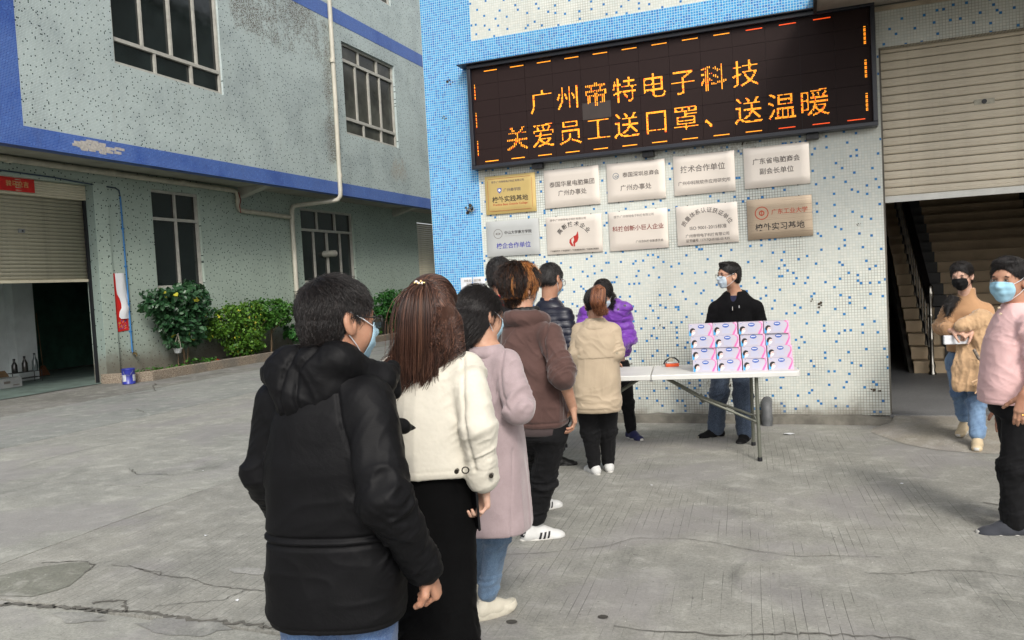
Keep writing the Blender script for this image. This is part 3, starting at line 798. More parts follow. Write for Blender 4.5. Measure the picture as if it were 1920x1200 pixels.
LE('amber_dots', mbA, M_AM)['kind'] = 'stuff'; LE('orange_dots', mbR, M_OR)['kind'] = 'stuff'
for xx in (-2.85, -1.6, 0.05):
    b = MB(); b.bbox((xx-.06, ly+0.01, lz0-t-0.055), (xx+.06, D-0.004, lz0-t-0.0005), .004); b.tube([(xx, ly+.012, lz0-t-.028), (xx, ly+.002, lz0-t-.028)], .012, 8)
    LE('mounting_bracket', b, M_BLACK)

# ------------------------------------------------------------------ plaques
def metal_plaque_mat(name, rgb, metal=0.55, rough=0.38):
    n = N(name)
    f = n.noise(1.6, 3, 0.5, st=(1, 1, 1.4)); br = n.noise(6, 3, 0.6, st=(0.2, 1, 40))
    c = srgb(rgb); n.col(n.mix(n.ramp(f, 0.3, 0.7), n.mix(0.90, (0,0,0,1), c), c))
    n.rough(n.ramp(br, 0.3, 0.7, rough-0.06, rough+0.08)); n.b.inputs['Metallic'].default_value = metal
    n.bump(n.noise(2.2, 3), 0.3, 0.02)
    return n.m
M_PS = metal_plaque_mat('brushed_pale_steel', (226,216,204), 0.45, 0.34)
M_PG = metal_plaque_mat('brushed_brass', (206,180,116), 0.45, 0.34)
M_PGY = metal_plaque_mat('satin_grey_steel', (186,188,186), 0.3, 0.45)
M_PB = metal_plaque_mat('tarnished_steel', (176,158,136), 0.6, 0.32)
def ink(name, rgb): return plain(name, rgb, 0.6, 0.0)
I_K, I_GR, I_RD, I_BL, I_BR, I_LG = ink('black_ink', (34,30,30)), ink('grey_ink', (104,96,90)), ink('red_ink', (168,34,26)), ink('blue_ink', (52,54,150)), ink('rust_red_ink', (172,72,46)), ink('pale_grey_ink', (146,138,130))
def arc_text(s, cx, cz, r, a0, a1, size, mat, par, y):
    k = len(s)
    for i, ch in enumerate(s):
        a = a0 + (a1-a0)*i/(k-1)
        text_obj(ch, size, (cx+r*math.sin(a), y, cz+r*math.cos(a)), mat, par, rot=-a)
def disc(par, name, cx, cz, ro, ri, y, mat, squash=1.0):
    b = MB(); n = 28; vs = []
    for i in range(n):
        a = 2*math.pi*i/n; vs += [(cx+ro*math.cos(a), y, cz+ro*math.sin(a)*squash), (cx+ri*math.cos(a), y, cz+ri*math.sin(a)*squash)]
    b.add(vs, [(2*i, (2*i+2) % (2*n), (2*i+3) % (2*n), 2*i+1) for i in range(n)])
    o = bpy.data.objects.new(name, b.mesh(name, mat)); return link(o, par)
def poly(par, name, pts, y, mat):
    b = MB(); b.add([(p[0], y, p[1]) for p in pts], [tuple(range(len(pts)))]); o = bpy.data.objects.new(name, b.mesh(name, mat)); return link(o, par)
PL = [
 (-3.216,2.631,.616,.440,M_PG,'brass plaque with thin engraved border and a blue and white shield above black characters'),
 (-2.482,2.640,.637,.427,M_PS,'pale steel plaque with two grey lines, second from the left in the upper row'),
 (-1.756,2.640,.637,.421,M_PS,'pale steel plaque with a round grey emblem, middle of the upper row'),
 (-1.030,2.649,.632,.418,M_PS,'pale steel plaque, fourth of the upper row, large heading over one long line'),
 (-0.304,2.656,.637,.418,M_PS,'pale steel plaque with a curling right edge, last of the upper row'),
 (-3.213,2.127,.642,.408,M_PGY,'dull grey plaque with a round seal and bold blue characters'),
 (-2.480,2.113,.645,.420,M_PS,'pale steel plaque with arched black characters over a red flame emblem'),
 (-1.754,2.110,.644,.426,M_PS,'pale steel plaque with one bold dark red line of characters'),
 (-1.020,2.116,.633,.416,M_PS,'pale steel plaque with an arch of grey characters over a certificate number'),
 (-0.294,2.126,.634,.412,M_PB,'tarnished bronze-coloured plaque with a red round crest and bold black characters'),
]
for i, (cx, cz, w_, h_, m, lab) in enumerate(PL):
    p = tag(empty('wall_plaque', (cx, D-0.002, cz)), lab, 'plaque', 'metal plaques in two rows under the message board')
    p.rotation_euler = (0, R([0.3,-0.2,0.2,-0.1,-.3,.4,.2,-.2,-.3,-.4][i]), 0)
    nx, nz = 14, 10; b = MB(); vs = []
    for a in range(nx+1):
        for c in range(nz+1):
            u, v = a/nx*2-1, c/nz*2-1
            e = min(1, (1-max(abs(u)*1.0, abs(v)))/0.16)
            d_ = 0.016 + 0.012*(1-(1-e)**2)
            vs.append((u*w_/2, -d_, v*h_/2))
    b.add(vs, [(a*(nz+1)+c, (a+1)*(nz+1)+c, (a+1)*(nz+1)+c+1, a*(nz+1)+c+1) for a in range(nx) for c in range(nz)], 0, True)
    b.box((-w_/2, -0.0155, -h_/2), (w_/2, 0.0, h_/2))
    link(bpy.data.objects.new('plate', b.mesh('plate', m)), p)
    b = MB()
    for sx in (-1, 1):
        for sz in (-1, 1): b.tube([(sx*(w_/2-.12), -.004, sz*(h_/2+.004)), (sx*(w_/2-.12), -.012, sz*(h_/2+.004))], .006, 6)
    link(bpy.data.objects.new('fixing', b.mesh('fixing', M_BLACK)), p)
    Y = -0.0292
    T = lambda s, size, x, z, mt, w=None: text_obj(s, size, (x, Y, z), mt, p, w)
    if i == 0:
        T('授予:广州帝特电子科技有限公司', .03, -.02, .145, I_GR, .40); T('广州商学院', .05, .03, .045, I_GR, .21); T('校外实践基地', .075, 0.0, -.06, I_K, .44)
        T('Practice Base Outside College', .035, 0.0, -.115, I_BR, .42)
        poly(p, 'shield', [(-.15,.075),(-.10,.075),(-.10,.04),(-.125,.012),(-.15,.04)], Y, ink('shield_blue', (70,90,160))); disc(p, 'shield_star', -.125, .05, .014, .001, Y-.001, ink('white_ink', (230,230,230)))
        for (z_, q) in ((.185, 1), (-.185, -1)):
            b = MB(); b.box((-.26, Y, z_-.0015), (.26, Y+.001, z_+.0015)); link(bpy.data.objects.new('border_line', b.mesh('border_line', I_BR)), p)
        for (x_, q) in ((.27, 1), (-.27, -1)):
            b = MB(); b.box((x_-.0015, Y, -.17), (x_+.0015, Y+.001, .17)); link(bpy.data.objects.new('border_line', b.mesh('border_line', I_BR)), p)
    elif i == 1: T('泰国华星电脑集团', .07, .01, .04, I_GR, .52); T('广州办事处', .07, .01, -.06, I_GR, .33)
    elif i == 2:
        T('泰国深圳总商会', .06, .06, .07, I_GR, .40); T('广州办事处', .07, 0.0, -.07, I_GR, .34)
        disc(p, 'emblem', -.215, .07, .035, .028, Y, ink('emblem_grey', (120,128,134))); disc(p, 'emblem', -.21, .065, .02, .010, Y, ink('emblem_grey', (120,128,134)), .6)
    elif i == 3: T('技术合作单位', .085, -.01, .055, I_K if 0 else I_GR, .46); T('广州中科院软件应用研究所', .05, 0, -.09, I_GR, .54)
    elif i == 4: T('广东省电脑商会', .07, 0, .055, I_GR, .46); T('副会长单位', .07, 0, -.05, I_GR, .33)
    elif i == 5:
        T('中山大学南方学院', .045, .07, .06, I_K, .33); T('校企合作单位', .08, .01, -.09, I_BL, .42); disc(p, 'seal', -.175, .055, .055, .050, Y, I_GR); disc(p, 'seal', -.175, .055, .030, .018, Y, I_GR, .4)
        b = MB(); b.box((-.09, Y, .024), (.24, Y+.001, .026)); link(bpy.data.objects.new('rule', b.mesh('rule', I_LG)), p)
    elif i == 6:
        T('授予:广州帝特电子科技有限公司', .03, -.06, .17, I_LG, .42); arc_text('高新技术企业', 0.0, -.09, .205, -.88, .88, .06, I_K, p, Y)
        T('广东省科技厅  广东省财政厅  广东省国家税务局  广东省地方税务局', .02, 0, -.175, I_GR, .56)
        poly(p, 'flame', [(-.035,-.125),(-.055,-.09),(-.05,-.055),(-.02,-.035),(.0,-.03),(-.03,-.055),(-.03,-.085),(-.012,-.115),(-.012,-.135)], Y, I_RD)
        poly(p, 'flame', [(-.005,-.135),(.01,-.135),(.012,-.10),(.04,-.08),(.055,-.04),(.05,.035),(.025,-.01),(-.005,-.02),(.002,-.06),(-.012,-.09)], Y, I_RD)
    elif i == 7: T('授予:广州帝特电子科技有限公司', .03, -.04, .155, I_LG, .44); T('科技创新小巨人企业', .09, 0, .02, ink('dark_red_ink', (122,40,26)), .56); T('广州市科技创新委员会', .03, .12, -.13, I_GR, .30)
    elif i == 8:
        arc_text('质量体系认证获证单位', 0.0, -.13, .275, -1.0, 1.0, .058, I_GR, p, Y); T('ISO 9001-2015标准', .05, .01, -.035, I_GR, .38); T('广州帝特电子科技有限公司', .05, 0, -.115, I_GR, .45); T('证书编号: 11717QU0183-05 R3S', .03, 0, -.165, I_GR, .45)
    else:
        T('广东工业大学', .06, .10, .06, I_BR, .35); T('校外实习基地', .1, .0, -.09, I_K, .48); disc(p, 'crest', -.17, .06, .068, .058, Y, I_BR); disc(p, 'crest', -.17, .06, .028, .016, Y, I_BR)
        poly(p, 'crest', [(-.174,.09),(-.166,.09),(-.166,.03),(-.174,.03)], Y-.0005, I_BR)

# ------------------------------------------------------------------ notices and posters
M_PAPER = plain('white_paper', (214,216,220), 0.8, 0.04, 3)
M_REDP = plain('red_paper', (196,34,30), 0.6, 0.12, 8)
p = tag(empty('paper_notice', (-3.75, D-0.002, 1.585)), 'white paper notice taped on the blue tiled edge of the wall, behind the queue', 'notice')
b = MB(); nx = 8
vs = [(-.155+.31*i/nx, -0.006-0.006*math.sin(i*1.3), z_) for i in range(nx+1) for z_ in (-.115, .115)]
b.add(vs, [(2*i, 2*i+2, 2*i+3, 2*i+1) for i in range(nx)]); link(bpy.data.objects.new('sheet', b.mesh('sheet', M_PAPER)), p)
for k in range(4): text_obj(['关爱员工送口罩','请排队领取','保持距离','谢谢合作'][k], .03, (0, -.0145, .075-.045*k), I_LG, p, [.22,.16,.13,.13][k])
# spring festival banner on the left shutter
p = tag(empty('festival_banner', (A0-0.128, 10.92, 3.955)), 'small red banner with gold characters stuck on the left roller shutter', 'banner')
b = MB(); vs = [(-.004+.01*math.sin(i*1.1), -.36+.72*i/8, z_) for i in range(9) for z_ in (-.13, .13)]
b.add(vs, [(2*i, 2*i+2, 2*i+3, 2*i+1) for i in range(8)]); link(bpy.data.objects.new('sheet', b.mesh('sheet', M_REDP)), p)
text_obj('骏马迎吉', .14, (.012, 0, 0), ink('gold_ink', (206,168,110)), p, .46, '+x')
# torn couplet
p = tag(empty('torn_poster', (A0+0.01, 12.98, 1.65)), 'torn red and white spring couplet peeling off the pier beside the left shutter', 'poster')
b = MB(); b.add([(0.002,-.17,.62),(0.002,.14,.62),(0.002,.16,-.60),(0.002,-.13,-.62)], [(0,1,2,3)]); link(bpy.data.objects.new('red_sheet', b.mesh('red_sheet', M_REDP)), p)
b = MB(); prof = [(.62,-.11,.14),(.45,-.10,.15),(.30,-.10,.16),(.18,-.09,.17),(.08,-.03,.19),(-.03,.0,.20),(-.12,.0,.20),(-.20,-.06,.19),(-.30,-.08,.18),(-.35,-.03,.17)]
vs = []
rr = random.Random(5)
for (z_, a, c) in prof:
    for q in range(5): vs.append((.012+rr.uniform(0,.05)*(q in (1,2,3)), a+(c-a)*q/4, z_))
b.add(vs, [(5*i+q, 5*i+q+1, 5*i+q+6, 5*i+q+5) for i in range(len(prof)-1) for q in range(4)], 0, True); link(bpy.data.objects.new('white_backing', b.mesh('white_backing', M_PAPER)), p)
b = MB(); cols = [plain('print_yellow', (214,160,60), .6, 0), plain('print_blue', (60,80,150), .6, 0), plain('print_pink', (220,120,130), .6, 0)]
for k in range(40):
    yy, zz = rr.uniform(-.10,.12), rr.uniform(-.56,-.38); s_ = rr.uniform(.008,.02); b.add([(.0045+.0001*k,yy-s_,zz-s_),(.0045+.0001*k,yy+s_,zz-s_*.5),(.0045+.0001*k,yy+s_*.4,zz+s_)], [(0,1,2)], k % 3)
link(bpy.data.objects.new('floral_print', b.mesh('floral_print', cols)), p)
# poster in the left room
p = tag(empty('safety_poster', (-16.89, 11.0, 1.9)), 'dim white and green poster with red characters on the wall inside the left doorway', 'poster')
b = MB(); b.box((0,-1.0,-.1),(.008,.95,.85)); link(bpy.data.objects.new('sheet', b.mesh('sheet', plain('poster_white', (120,126,134), .7, .1, 2))), p)
b = MB(); b.box((0,-1.0,-.55),(.0085,.95,-.1)); link(bpy.data.objects.new('green_field', b.mesh('green_field', plain('poster_green', (48,96,52), .7, .5, 3))), p)
for k, (s_, c_) in enumerate((('安全生产 人人有责', (70,60,90)), ('以人为本', (60,60,90)), ('质量第一 客户至上', (130,50,40)))):
    text_obj(s_, .16, (.012, -.02, .62-.27*k), ink('poster_ink_%s' % 'abc'[k], c_), p, [1.5,.9,1.5][k], '+x')

# ------------------------------------------------------------------ pipes on the left building
px_ = A1+0.07
p = tag(empty('drainpipe', (px_, 19.9, 4.4)), 'white plastic drainpipe running down the upper wall, under the overhang and down to the shrubs', 'pipe')
def CH(par, name, mb, mat, off):
    o = bpy.data.objects.new(name, mb.mesh(name, mat)); link(o, par); o.matrix_parent_inverse = Matrix.Translation((-off[0], -off[1], -off[2])); return o
off = (px_, 19.9, 4.4)
b = MB(); b.tube([(px_,19.95,13.5),(px_,19.92,7.0),(px_,19.88,4.52),(px_,19.86,4.36),(px_-.06,19.84,4.27),(px_-.2,19.8,4.24),(A0+.16,19.25,4.14),(A0+.09,19.18,4.11),(A0+.08,19.12,4.0),(A0+.08,19.1,3.8),(A0+.08,19.09,0.2)], 0.065, 10)
CH(p, 'pipe_run', b, M_PVC, off)
for z_ in (8.2, 4.95, 10.9):
    b = MB(); b.tube([(px_,19.9,z_-.06),(px_,19.9,z_+.06)], .078, 10); CH(p, 'pipe_collar', b, M_PVC, off)
for z_ in (3.8, 2.9):
    b = MB(); b.tube([(A0+.08,19.1,z_-.05),(A0+.08,19.1,z_+.05)], .076, 10); CH(p, 'pipe_collar', b, M_PVC, off)
b = MB(); b.tube([(A0+.02,19.0,1.72),(A0+.16,19.0,1.70),(A0+.17,19.2,1.71),(A0+.02,19.2,1.72)], .008, 6); CH(p, 'pipe_clip', b, M_BLACK, off)
p = tag(empty('soffit_pipe', (A0+.1, 17.0, 4.3)), 'dirty white pipe running level under the overhang above the left shutter to an elbow', 'pipe')
off = (A0+.1, 17.0, 4.3)
b = MB(); b.tube([(A0+.10,2.2,4.40),(A0+.10,10,4.37),(A0+.10,16.6,4.34),(A0+.10,16.78,4.32),(A0+.09,16.84,4.22),(A0+.09,16.84,3.94),(A0+.09,16.9,3.86),(A0+.09,17.1,3.84),(A0+.09,19.0,3.80)], 0.06, 10); CH(p, 'pipe_run', b, M_PVC2, off)
for y_ in (10.6, 12.9, 14.9):
    b = MB(); b.tube([(A0+.10,y_-.06,4.365),(A0+.10,y_+.06,4.365)], .072, 10); CH(p, 'pipe_collar', b, M_PVC2, off)
b = MB(); b.tube([(A0+.16,16.80,4.3),(A0+.17,16.86,4.1),(A0+.165,16.80,3.95),(A0+.16,16.84,3.78)], .012, 6); CH(p, 'red_wire', b, plain('red_wire', (120,44,34), .6, .1), off)
p = tag(empty('blue_conduit', (A0+.03, 13.17, 0.53)), 'thin blue water pipe running over the left shutter and down the pier to a tap', 'pipe')
off = (A0+.03, 13.17, .53)
b = MB(); b.tube([(A0+.03,4,4.20),(A0+.03,9,4.18),(A0+.03,11.6,4.14),(A0+.03,12.2,4.10),(A0+.03,13.05,4.07),(A0+.03,13.14,4.03),(A0+.03,13.16,3.9)], .014, 8, 1); b.tube([(A0+.03,13.16,3.9),(A0+.03,13.17,2.0),(A0+.03,13.17,0.60),(A0+.05,13.17,0.54)], .017, 8, 0)
CH(p, 'pipe_run', b, [plain('blue_pipe', (48,112,168), .5, .12), plain('dark_blue_pipe', (44,62,82), .6, .12)], off)
b = MB(); b.tube([(A0+.03,13.17,0.54),(A0+.14,13.18,.54)], .018, 8); b.tube([(A0+.12,13.18,.54),(A0+.13,13.19,.48)], .013, 8); b.box((A0+.06,13.13,.565),(A0+.09,13.22,.575)); CH(p, 'tap', b, plain('brass_tap', (150,130,90), .35, .1, 5, metal=.8), off)
for z_ in (3.2,2.4,1.6,1.0):
    b = MB(); b.box((A0+.0,13.145,z_),(A0+.05,13.195,z_+.03)); CH(p, 'pipe_clip', b, plain('blue_pipe', (48,112,168)), off)
# grey drain elbow at the foot of the right wall
p = tag(empty('drain_elbow', (-.485, D-.06, .1)), 'grey plastic drain elbow coming out of the foot of the mosaic wall', 'pipe')
b = MB(); b.tube([(0,.10,.13),(0,.0,.13),(0,-.05,.10),(0,-.075,.04),(0,-.08,-.10)], .053, 14); link(bpy.data.objects.new('elbow', b.mesh('elbow', plain('grey_plastic', (92,94,96), .6, .25, 8))), p)
b = MB(); b.tube([(0,-.076,.0),(0,-.08,-.05)], .058, 14); link(bpy.data.objects.new('socket', b.mesh('socket', plain('grey_plastic', (92,94,96)))), p)
b = MB(); b.bbox((-.05,-.04,-.09),(.04,0,-.03),.01)
# cable bundle poking through the wall by the plaques
p = tag(empty('cable_bundle', (-3.72, D-.01, 2.50)), 'tangle of cut cables poking from a hole left of the brass plaque', 'cable')
rr = random.Random(2); b = MB()
for k in range(14):
    a = rr.uniform(0, 6.28); r_ = rr.uniform(.01,.045)
    b.tube([(0,.02,0),(r_*.5*math.cos(a),-.02,r_*.5*math.sin(a)),(r_*math.cos(a+.6),-.035,r_*math.sin(a+.6)),(r_*1.2*math.cos(a+1.6),-.01,r_*1.2*math.sin(a+1.6))], .004, 5, k % 2)
link(bpy.data.objects.new('cables', b.mesh('cables', [M_BLACK, plain('pale_cable', (150,144,130), .6, .1)])), p)

# ------------------------------------------------------------------ planter, shrubs
n = N('exposed_aggregate'); f = n.noise(55, 4, 0.9); c = n.mix(n.ramp(f, .4, .6), srgb(96,84,72), srgb(158,146,130)); n.col(n.mix(n.ramp(n.noise(1.1, 4), .45, .6, 0, .55), c, srgb(96,96,92))); n.rough(.9); n.bump(f, .6, .006); M_AGG = n.m
pk = tag(empty('planter_kerb', (-12.85, 18, 0)), 'long low kerb of exposed aggregate edging the flower bed along the left building', 'kerb')
def curb_line(y):
    return -12.80 - 0.03*math.sin(y*.5) - (0.85*(1-min(1, (y-12.35)/0.42))**2 if y < 12.77 else 0)
ys = [12.35, 12.38, 12.43, 12.5, 12.6, 12.77] + [13.3+i*1.1 for i in range(14)]
segs = [ys[:8]] + [ys[i:i+2] for i in range(7, len(ys)-1)]
for sg in segs:
    b = MB(); vs = []
    for y_ in sg:
        x_ = curb_line(y_) + (0.0); g_ = .004
        yy = y_ + (g_ if y_ == sg[0] else (-g_ if y_ == sg[-1] else 0))
        vs += [(x_, yy, -.01), (x_, yy, .185), (x_-.012, yy, .20), (x_-.115, yy, .20), (x_-.12, yy, -.01)]
    m = len(sg)
    b.add(vs, [(5*i+j, 5*i+5+j, 5*i+6+j, 5*i+1+j) for i in range(m-1) for j in range(4)] + [(0,1,2,3,4), tuple(range(5*m-1, 5*m-6, -1))])
    CH(pk, 'kerb_stone', b, M_AGG, (-12.85, 18, 0))
n = N('planter_soil'); f = n.noise(30, 6, .8); n.col(n.mix(f, srgb(52,38,30), srgb(104,80,62))); n.rough(1); n.bump(f, 1, .02)
b = MB(); vs = []
for i in range(60):
    for j in range(5): vs.append((A0+.002+j*.205, 12.62+i*.26, .12+.05*math.sin(i*1.7+j*2.1)*random.random()+(.0)))
b.add(vs, [(5*i+j, 5*i+5+j, 5*i+6+j, 5*i+1+j) for i in range(59) for j in range(4)], 0, True); tag(b.build('planter_soil', n.m), kind='structure')

def leaf_mat(name, rgb, rgb2, spec=.3, rough=.5, yellow=None):
    n = N(name)
    oi = n.new('ShaderNodeNewGeometry'); 
    c = n.mix(oi.outputs['Random Per Island'], srgb(rgb), srgb(rgb2))
    if yellow: c = n.mix(n.math('GREATER_THAN', oi.outputs['Random Per Island'], 1-yellow), c, srgb(176,172,60))
    n.col(c); n.rough(rough); n.b.inputs['Specular IOR Level'].default_value = spec
    n.b.inputs['Subsurface Weight'].default_value = 0.0
    return n.m
def leaves(rng, C, nrm, size, fold=.25):
    """arrays of small folded leaves: 4 verts (diamond) -> 2 tris folded on the midrib, 6 verts"""
    k = len(C); d = rng.normal(size=(k, 3)); d[:, 2] = d[:, 2]*.5 - .35
    d /= np.linalg.norm(d, axis=1, keepdims=True)
    nr_ = nrm + rng.normal(size=(k, 3))*.45; nr_[:, 2] += .45
    s = np.cross(d, nr_); s /= np.linalg.norm(s, axis=1, keepdims=True)+1e-9
    up = np.cross(s, d)
    L = (size*rng.uniform(.5, 1.45, size=(k, 1))); Wd = L*.36
    P = np.stack([C, C+d*L*.35+s*Wd+up*Wd*fold, C+d*L*.75+s*Wd*.7+up*Wd*fold*.6-np.array([0,0,1])*L*.05, C+d*L-np.array([0,0,1])*L*.14, C+d*L*.75-s*Wd*.7+up*Wd*fold*.6-np.array([0,0,1])*L*.05, C+d*L*.35-s*Wd+up*Wd*fold], 1).reshape(-1, 3)
    i = np.arange(k)[:, None]*6
    F = np.concatenate([i+np.array([[0,1,2,3]]), i+np.array([[0,3,4,5]])], 0)
    return P, F
def np_mesh(name, V, F, mat, smooth=False):
    me = bpy.data.meshes.new(name)
    V = np.asarray(V, np.float32); F = np.asarray(F, np.int32)
    k = F.shape[1]
    me.vertices.add(len(V)); me.vertices.foreach_set('co', V.ravel())
    me.loops.add(F.size); me.loops.foreach_set('vertex_index', F.ravel())
    me.polygons.add(len(F)); me.polygons.foreach_set('loop_start', np.arange(len(F), dtype=np.int32)*k)
    if smooth: me.polygons.foreach_set('use_smooth', np.ones(len(F), bool))
    me.update(calc_edges=True)
    for m in (mat if isinstance(mat, (list, tuple)) else [mat]): me.materials.append(m)
    return me
def crown(seed, blobs, n, size, shell=.55, fold=.25):
    rng = np.random.default_rng(seed); Cs = []; Ns = []
    vol = np.array([b_[1][0]*b_[1][1]*b_[1][2] for b_ in blobs])**(2/3); vol = vol/vol.sum()
    for (c, r_), v in zip(blobs, vol):
        k = int(n*v); q = rng.normal(size=(k, 3)); q /= np.linalg.norm(q, axis=1, keepdims=True)
        q2 = q*(rng.uniform(shell, 1.06, size=(k, 1)))
        # clumps: pull towards random sprig centres
        m = max(6, k//45); cen = rng.normal(size=(m, 3)); cen /= np.linalg.norm(cen, axis=1, keepdims=True); cen *= rng.uniform(.72, 1.12, size=(m, 1))
        idx = rng.integers(0, m, k); q2 = np.where(rng.random((k, 1)) < .7, cen[idx]+rng.normal(size=(k, 3))*.13, q2)
        Cs.append(np.array(c)+q2*np.array(r_)); Ns.append(q)
    return leaves(rng, np.concatenate(Cs), np.concatenate(Ns), size, fold)
M_BARK = plain('shrub_bark', (98,82,62), .9, .25, 20)
def shrub(name, label, loc, blobs, n, size, mat, seed, stems, group='shrubs in the bed along the left building'):
    p = tag(empty(name, loc), label, 'shrub', group)
    V, F = crown(seed, blobs, n, size)
    link(bpy.data.objects.new('crown', np_mesh('crown', V, F, mat)), p)
    rr = random.Random(seed)
    b = MB()
    for (x0, y0, x1, y1, z1, r0) in stems:
        k = 6; b.tube([(x0+(x1-x0)*i/k+rr.uniform(-.012,.012), y0+(y1-y0)*i/k+rr.uniform(-.012,.012), z1*i/k) for i in range(k+1)], [r0*(1-.6*i/k) for i in range(k+1)], 6)
        for q in range(4):
            a = rr.uniform(0, 6.28); zz = z1*rr.uniform(.5,.9); L_ = rr.uniform(.2,.45); f_ = zz/z1
            xx, yy = x0+(x1-x0)*f_, y0+(y1-y0)*f_
            b.tube([(xx,yy,zz),(xx+L_*.5*math.cos(a),yy+L_*.5*math.sin(a),zz+L_*.45),(xx+L_*math.cos(a),yy+L_*math.sin(a),zz+L_*.9)], [r0*.4,r0*.25,r0*.1], 5)
    link(bpy.data.objects.new('stem', b.mesh('stem', M_BARK)), p)
    return p
G_DARK = leaf_mat('dark_broad_leaf', (26,60,34), (52,88,54), .5, .4, .012)
G_LIGHT = leaf_mat('bright_small_leaf', (44,82,26), (90,128,40), yellow=.02)
G_MID = leaf_mat('mid_green_leaf', (40,82,28), (68,112,38))
G_DK2 = leaf_mat('deep_green_leaf', (30,76,32), (54,104,42))
shrub('vine_shrub', 'dense dark green broad-leaved vine with a few yellow leaves, beneath the first ground-floor window', (-13.3, 14.1, .12),
      [((.0,.05,1.45),(.38,.85,.40)),((.05,.10,1.05),(.36,.72,.42)),((.05,.05,.72),(.26,.5,.26)),((0,-.75,1.42),(.2,.35,.12)),((.0,.5,1.72),(.2,.35,.2))], 3000, .115, G_DARK, 5, [(0,.1,0,.1,.9,.035),(.05,-.1,.02,-.15,.8,.015),(0,.2,0,.3,.8,.02)])
shrub('bushy_shrub', 'wide bright green small-leaved bush, second plant from the left shutter', (-13.2, 15.95, .12),
      [((0,-.35,1.0),(.38,.62,.34)),((0,.35,1.05),(.36,.6,.35)),((.05,.1,.62),(.36,.7,.36)),((.05,.15,.28),(.3,.55,.24)),((0,-.85,.75),(.2,.3,.2))], 7000, .062, G_LIGHT, 6, [(0,.0,0,.1,.8,.03),(0,.3,.1,.5,.7,.02)])
shrub('round_topped_shrub', 'mid green shrub with one bare stem and a rounded crown, third plant in the bed', (-13.25, 17.35, .12),
      [((0,.0,1.12),(.36,.72,.30)),((0,-.3,.92),(.3,.4,.22)),((0,.3,.9),(.3,.4,.2))], 4200, .062, G_MID, 7, [(0,-.1,0,.0,1.0,.03)])
shrub('low_shrub', 'small low dark green seedling shrub under the drainpipe', (-13.2, 18.35, .12), [((0,.1,.40),(.25,.5,.22)),((0,-.2,.55),(.15,.3,.12))], 1000, .08, G_DK2, 8, [(0,0,0,.1,.4,.015)])
shrub('pipe_side_shrub', 'green shrub growing around the foot of the white drainpipe', (-13.2, 19.1, .12), [((0,.0,1.05),(.3,.75,.30)),((0,.3,.7),(.3,.4,.25))], 2800, .07, G_MID, 9, [(0,.1,0,.0,1.0,.025)])
shrub('far_shrub', 'dark rounded shrub at the far end of the bed, left of the brown-haired woman', (-13.2, 23.8, .12), [((0,.0,1.08),(.35,1.2,.36)),((0,-.3,.8),(.3,.9,.25)),((0,.4,.5),(.3,.8,.3))], 4200, .08, G_DK2, 10, [(0,-.5,0,-.5,1.0,.03),(0,.5,0,.5,1.0,.03)])
V, F = crown(21, [((-13.3,13.8,.16),(.25,.9,.10)),((-13.1,14.3,.20),(.2,.5,.12)),((-13.3,18.6,.2),(.3,.8,.12)),((-13.2,21.8,.3),(.3,1.0,.25))], 1500, .06)
tag(bpy.data.objects.new('ground_cover', np_mesh('ground_cover', V, F, G_MID)), 'sparse low green weeds on the planter soil', 'weeds', kind='stuff'); link(bpy.data.objects['ground_cover'])
p = tag(empty('hanging_pot', (-13.12, 13.85, .47)), 'small white plastic pot hanging on cords from the dark vine shrub', 'flower pot')
b = MB(); b.lathe([(.055,0),(.075,.02),(.095,.10),(.10,.105),(.09,.105),(.08,.05)], (0,0,0), 14); link(bpy.data.objects.new('pot', b.mesh('pot', plain('pot_plastic', (190,196,196), .5, .1))), p)
b = MB(); b.tube([(.09,0,.10),(.02,.02,.45)], .004, 5); b.tube([(-.05,.08,.10),(.02,.02,.45)], .004, 5); b.tube([(-.05,-.08,.10),(.02,.02,.45)], .004, 5); link(bpy.data.objects.new('cord', b.mesh('cord', plain('cord', (180,176,160), .7, .1))), p)
tag((lambda b: (b.bbox((-13.06,14.78,.13),(-12.98,14.98,.22),.02), b.build('red_bag', plain('red_plastic', (170,34,28), .5, .2, 8)))[1])(MB()), 'small red plastic bag lying in the flower bed', 'bag')
# paint tin
p = tag(empty('paint_tin', (-12.96, 12.3, 0)), 'blue and white paint tin standing at the foot of the pier beside the tap', 'tin')
b = MB(); b.lathe([(.125,0),(.13,.005),(.13,.012),(.125,.016),(.125,.29),(.131,.30),(.131,.31),(.12,.312),(.118,.29),(.0,.285)], (0,0,0), 22); link(bpy.data.objects.new('can', b.mesh('can', plain('blue_tin_paint', (44,52,140), .35, .25, 9))), p)
b = MB()
for a0 in (-0.6, 1.1):
    vs = []
    for i in range(6):
        a = a0-.35+.7*i/5 - .9; vs += [(.1262*math.cos(a), .1262*math.sin(a), .06), (.1262*math.cos(a), .1262*math.sin(a), .19)]
    b.add(vs, [(2*i,2*i+2,2*i+3,2*i+1) for i in range(5)])
link(bpy.data.objects.new('label', b.mesh('label', plain('tin_label', (186,190,196), .5, .15, 20))), p)
b = MB(); b.tube([(.0,-.128,.27),(.05,-.15,.2),(.12,-.08,.18),(.128,0,.27)], .003, 5); link(bpy.data.objects.new('handle', b.mesh('handle', M_ALU2)), p)
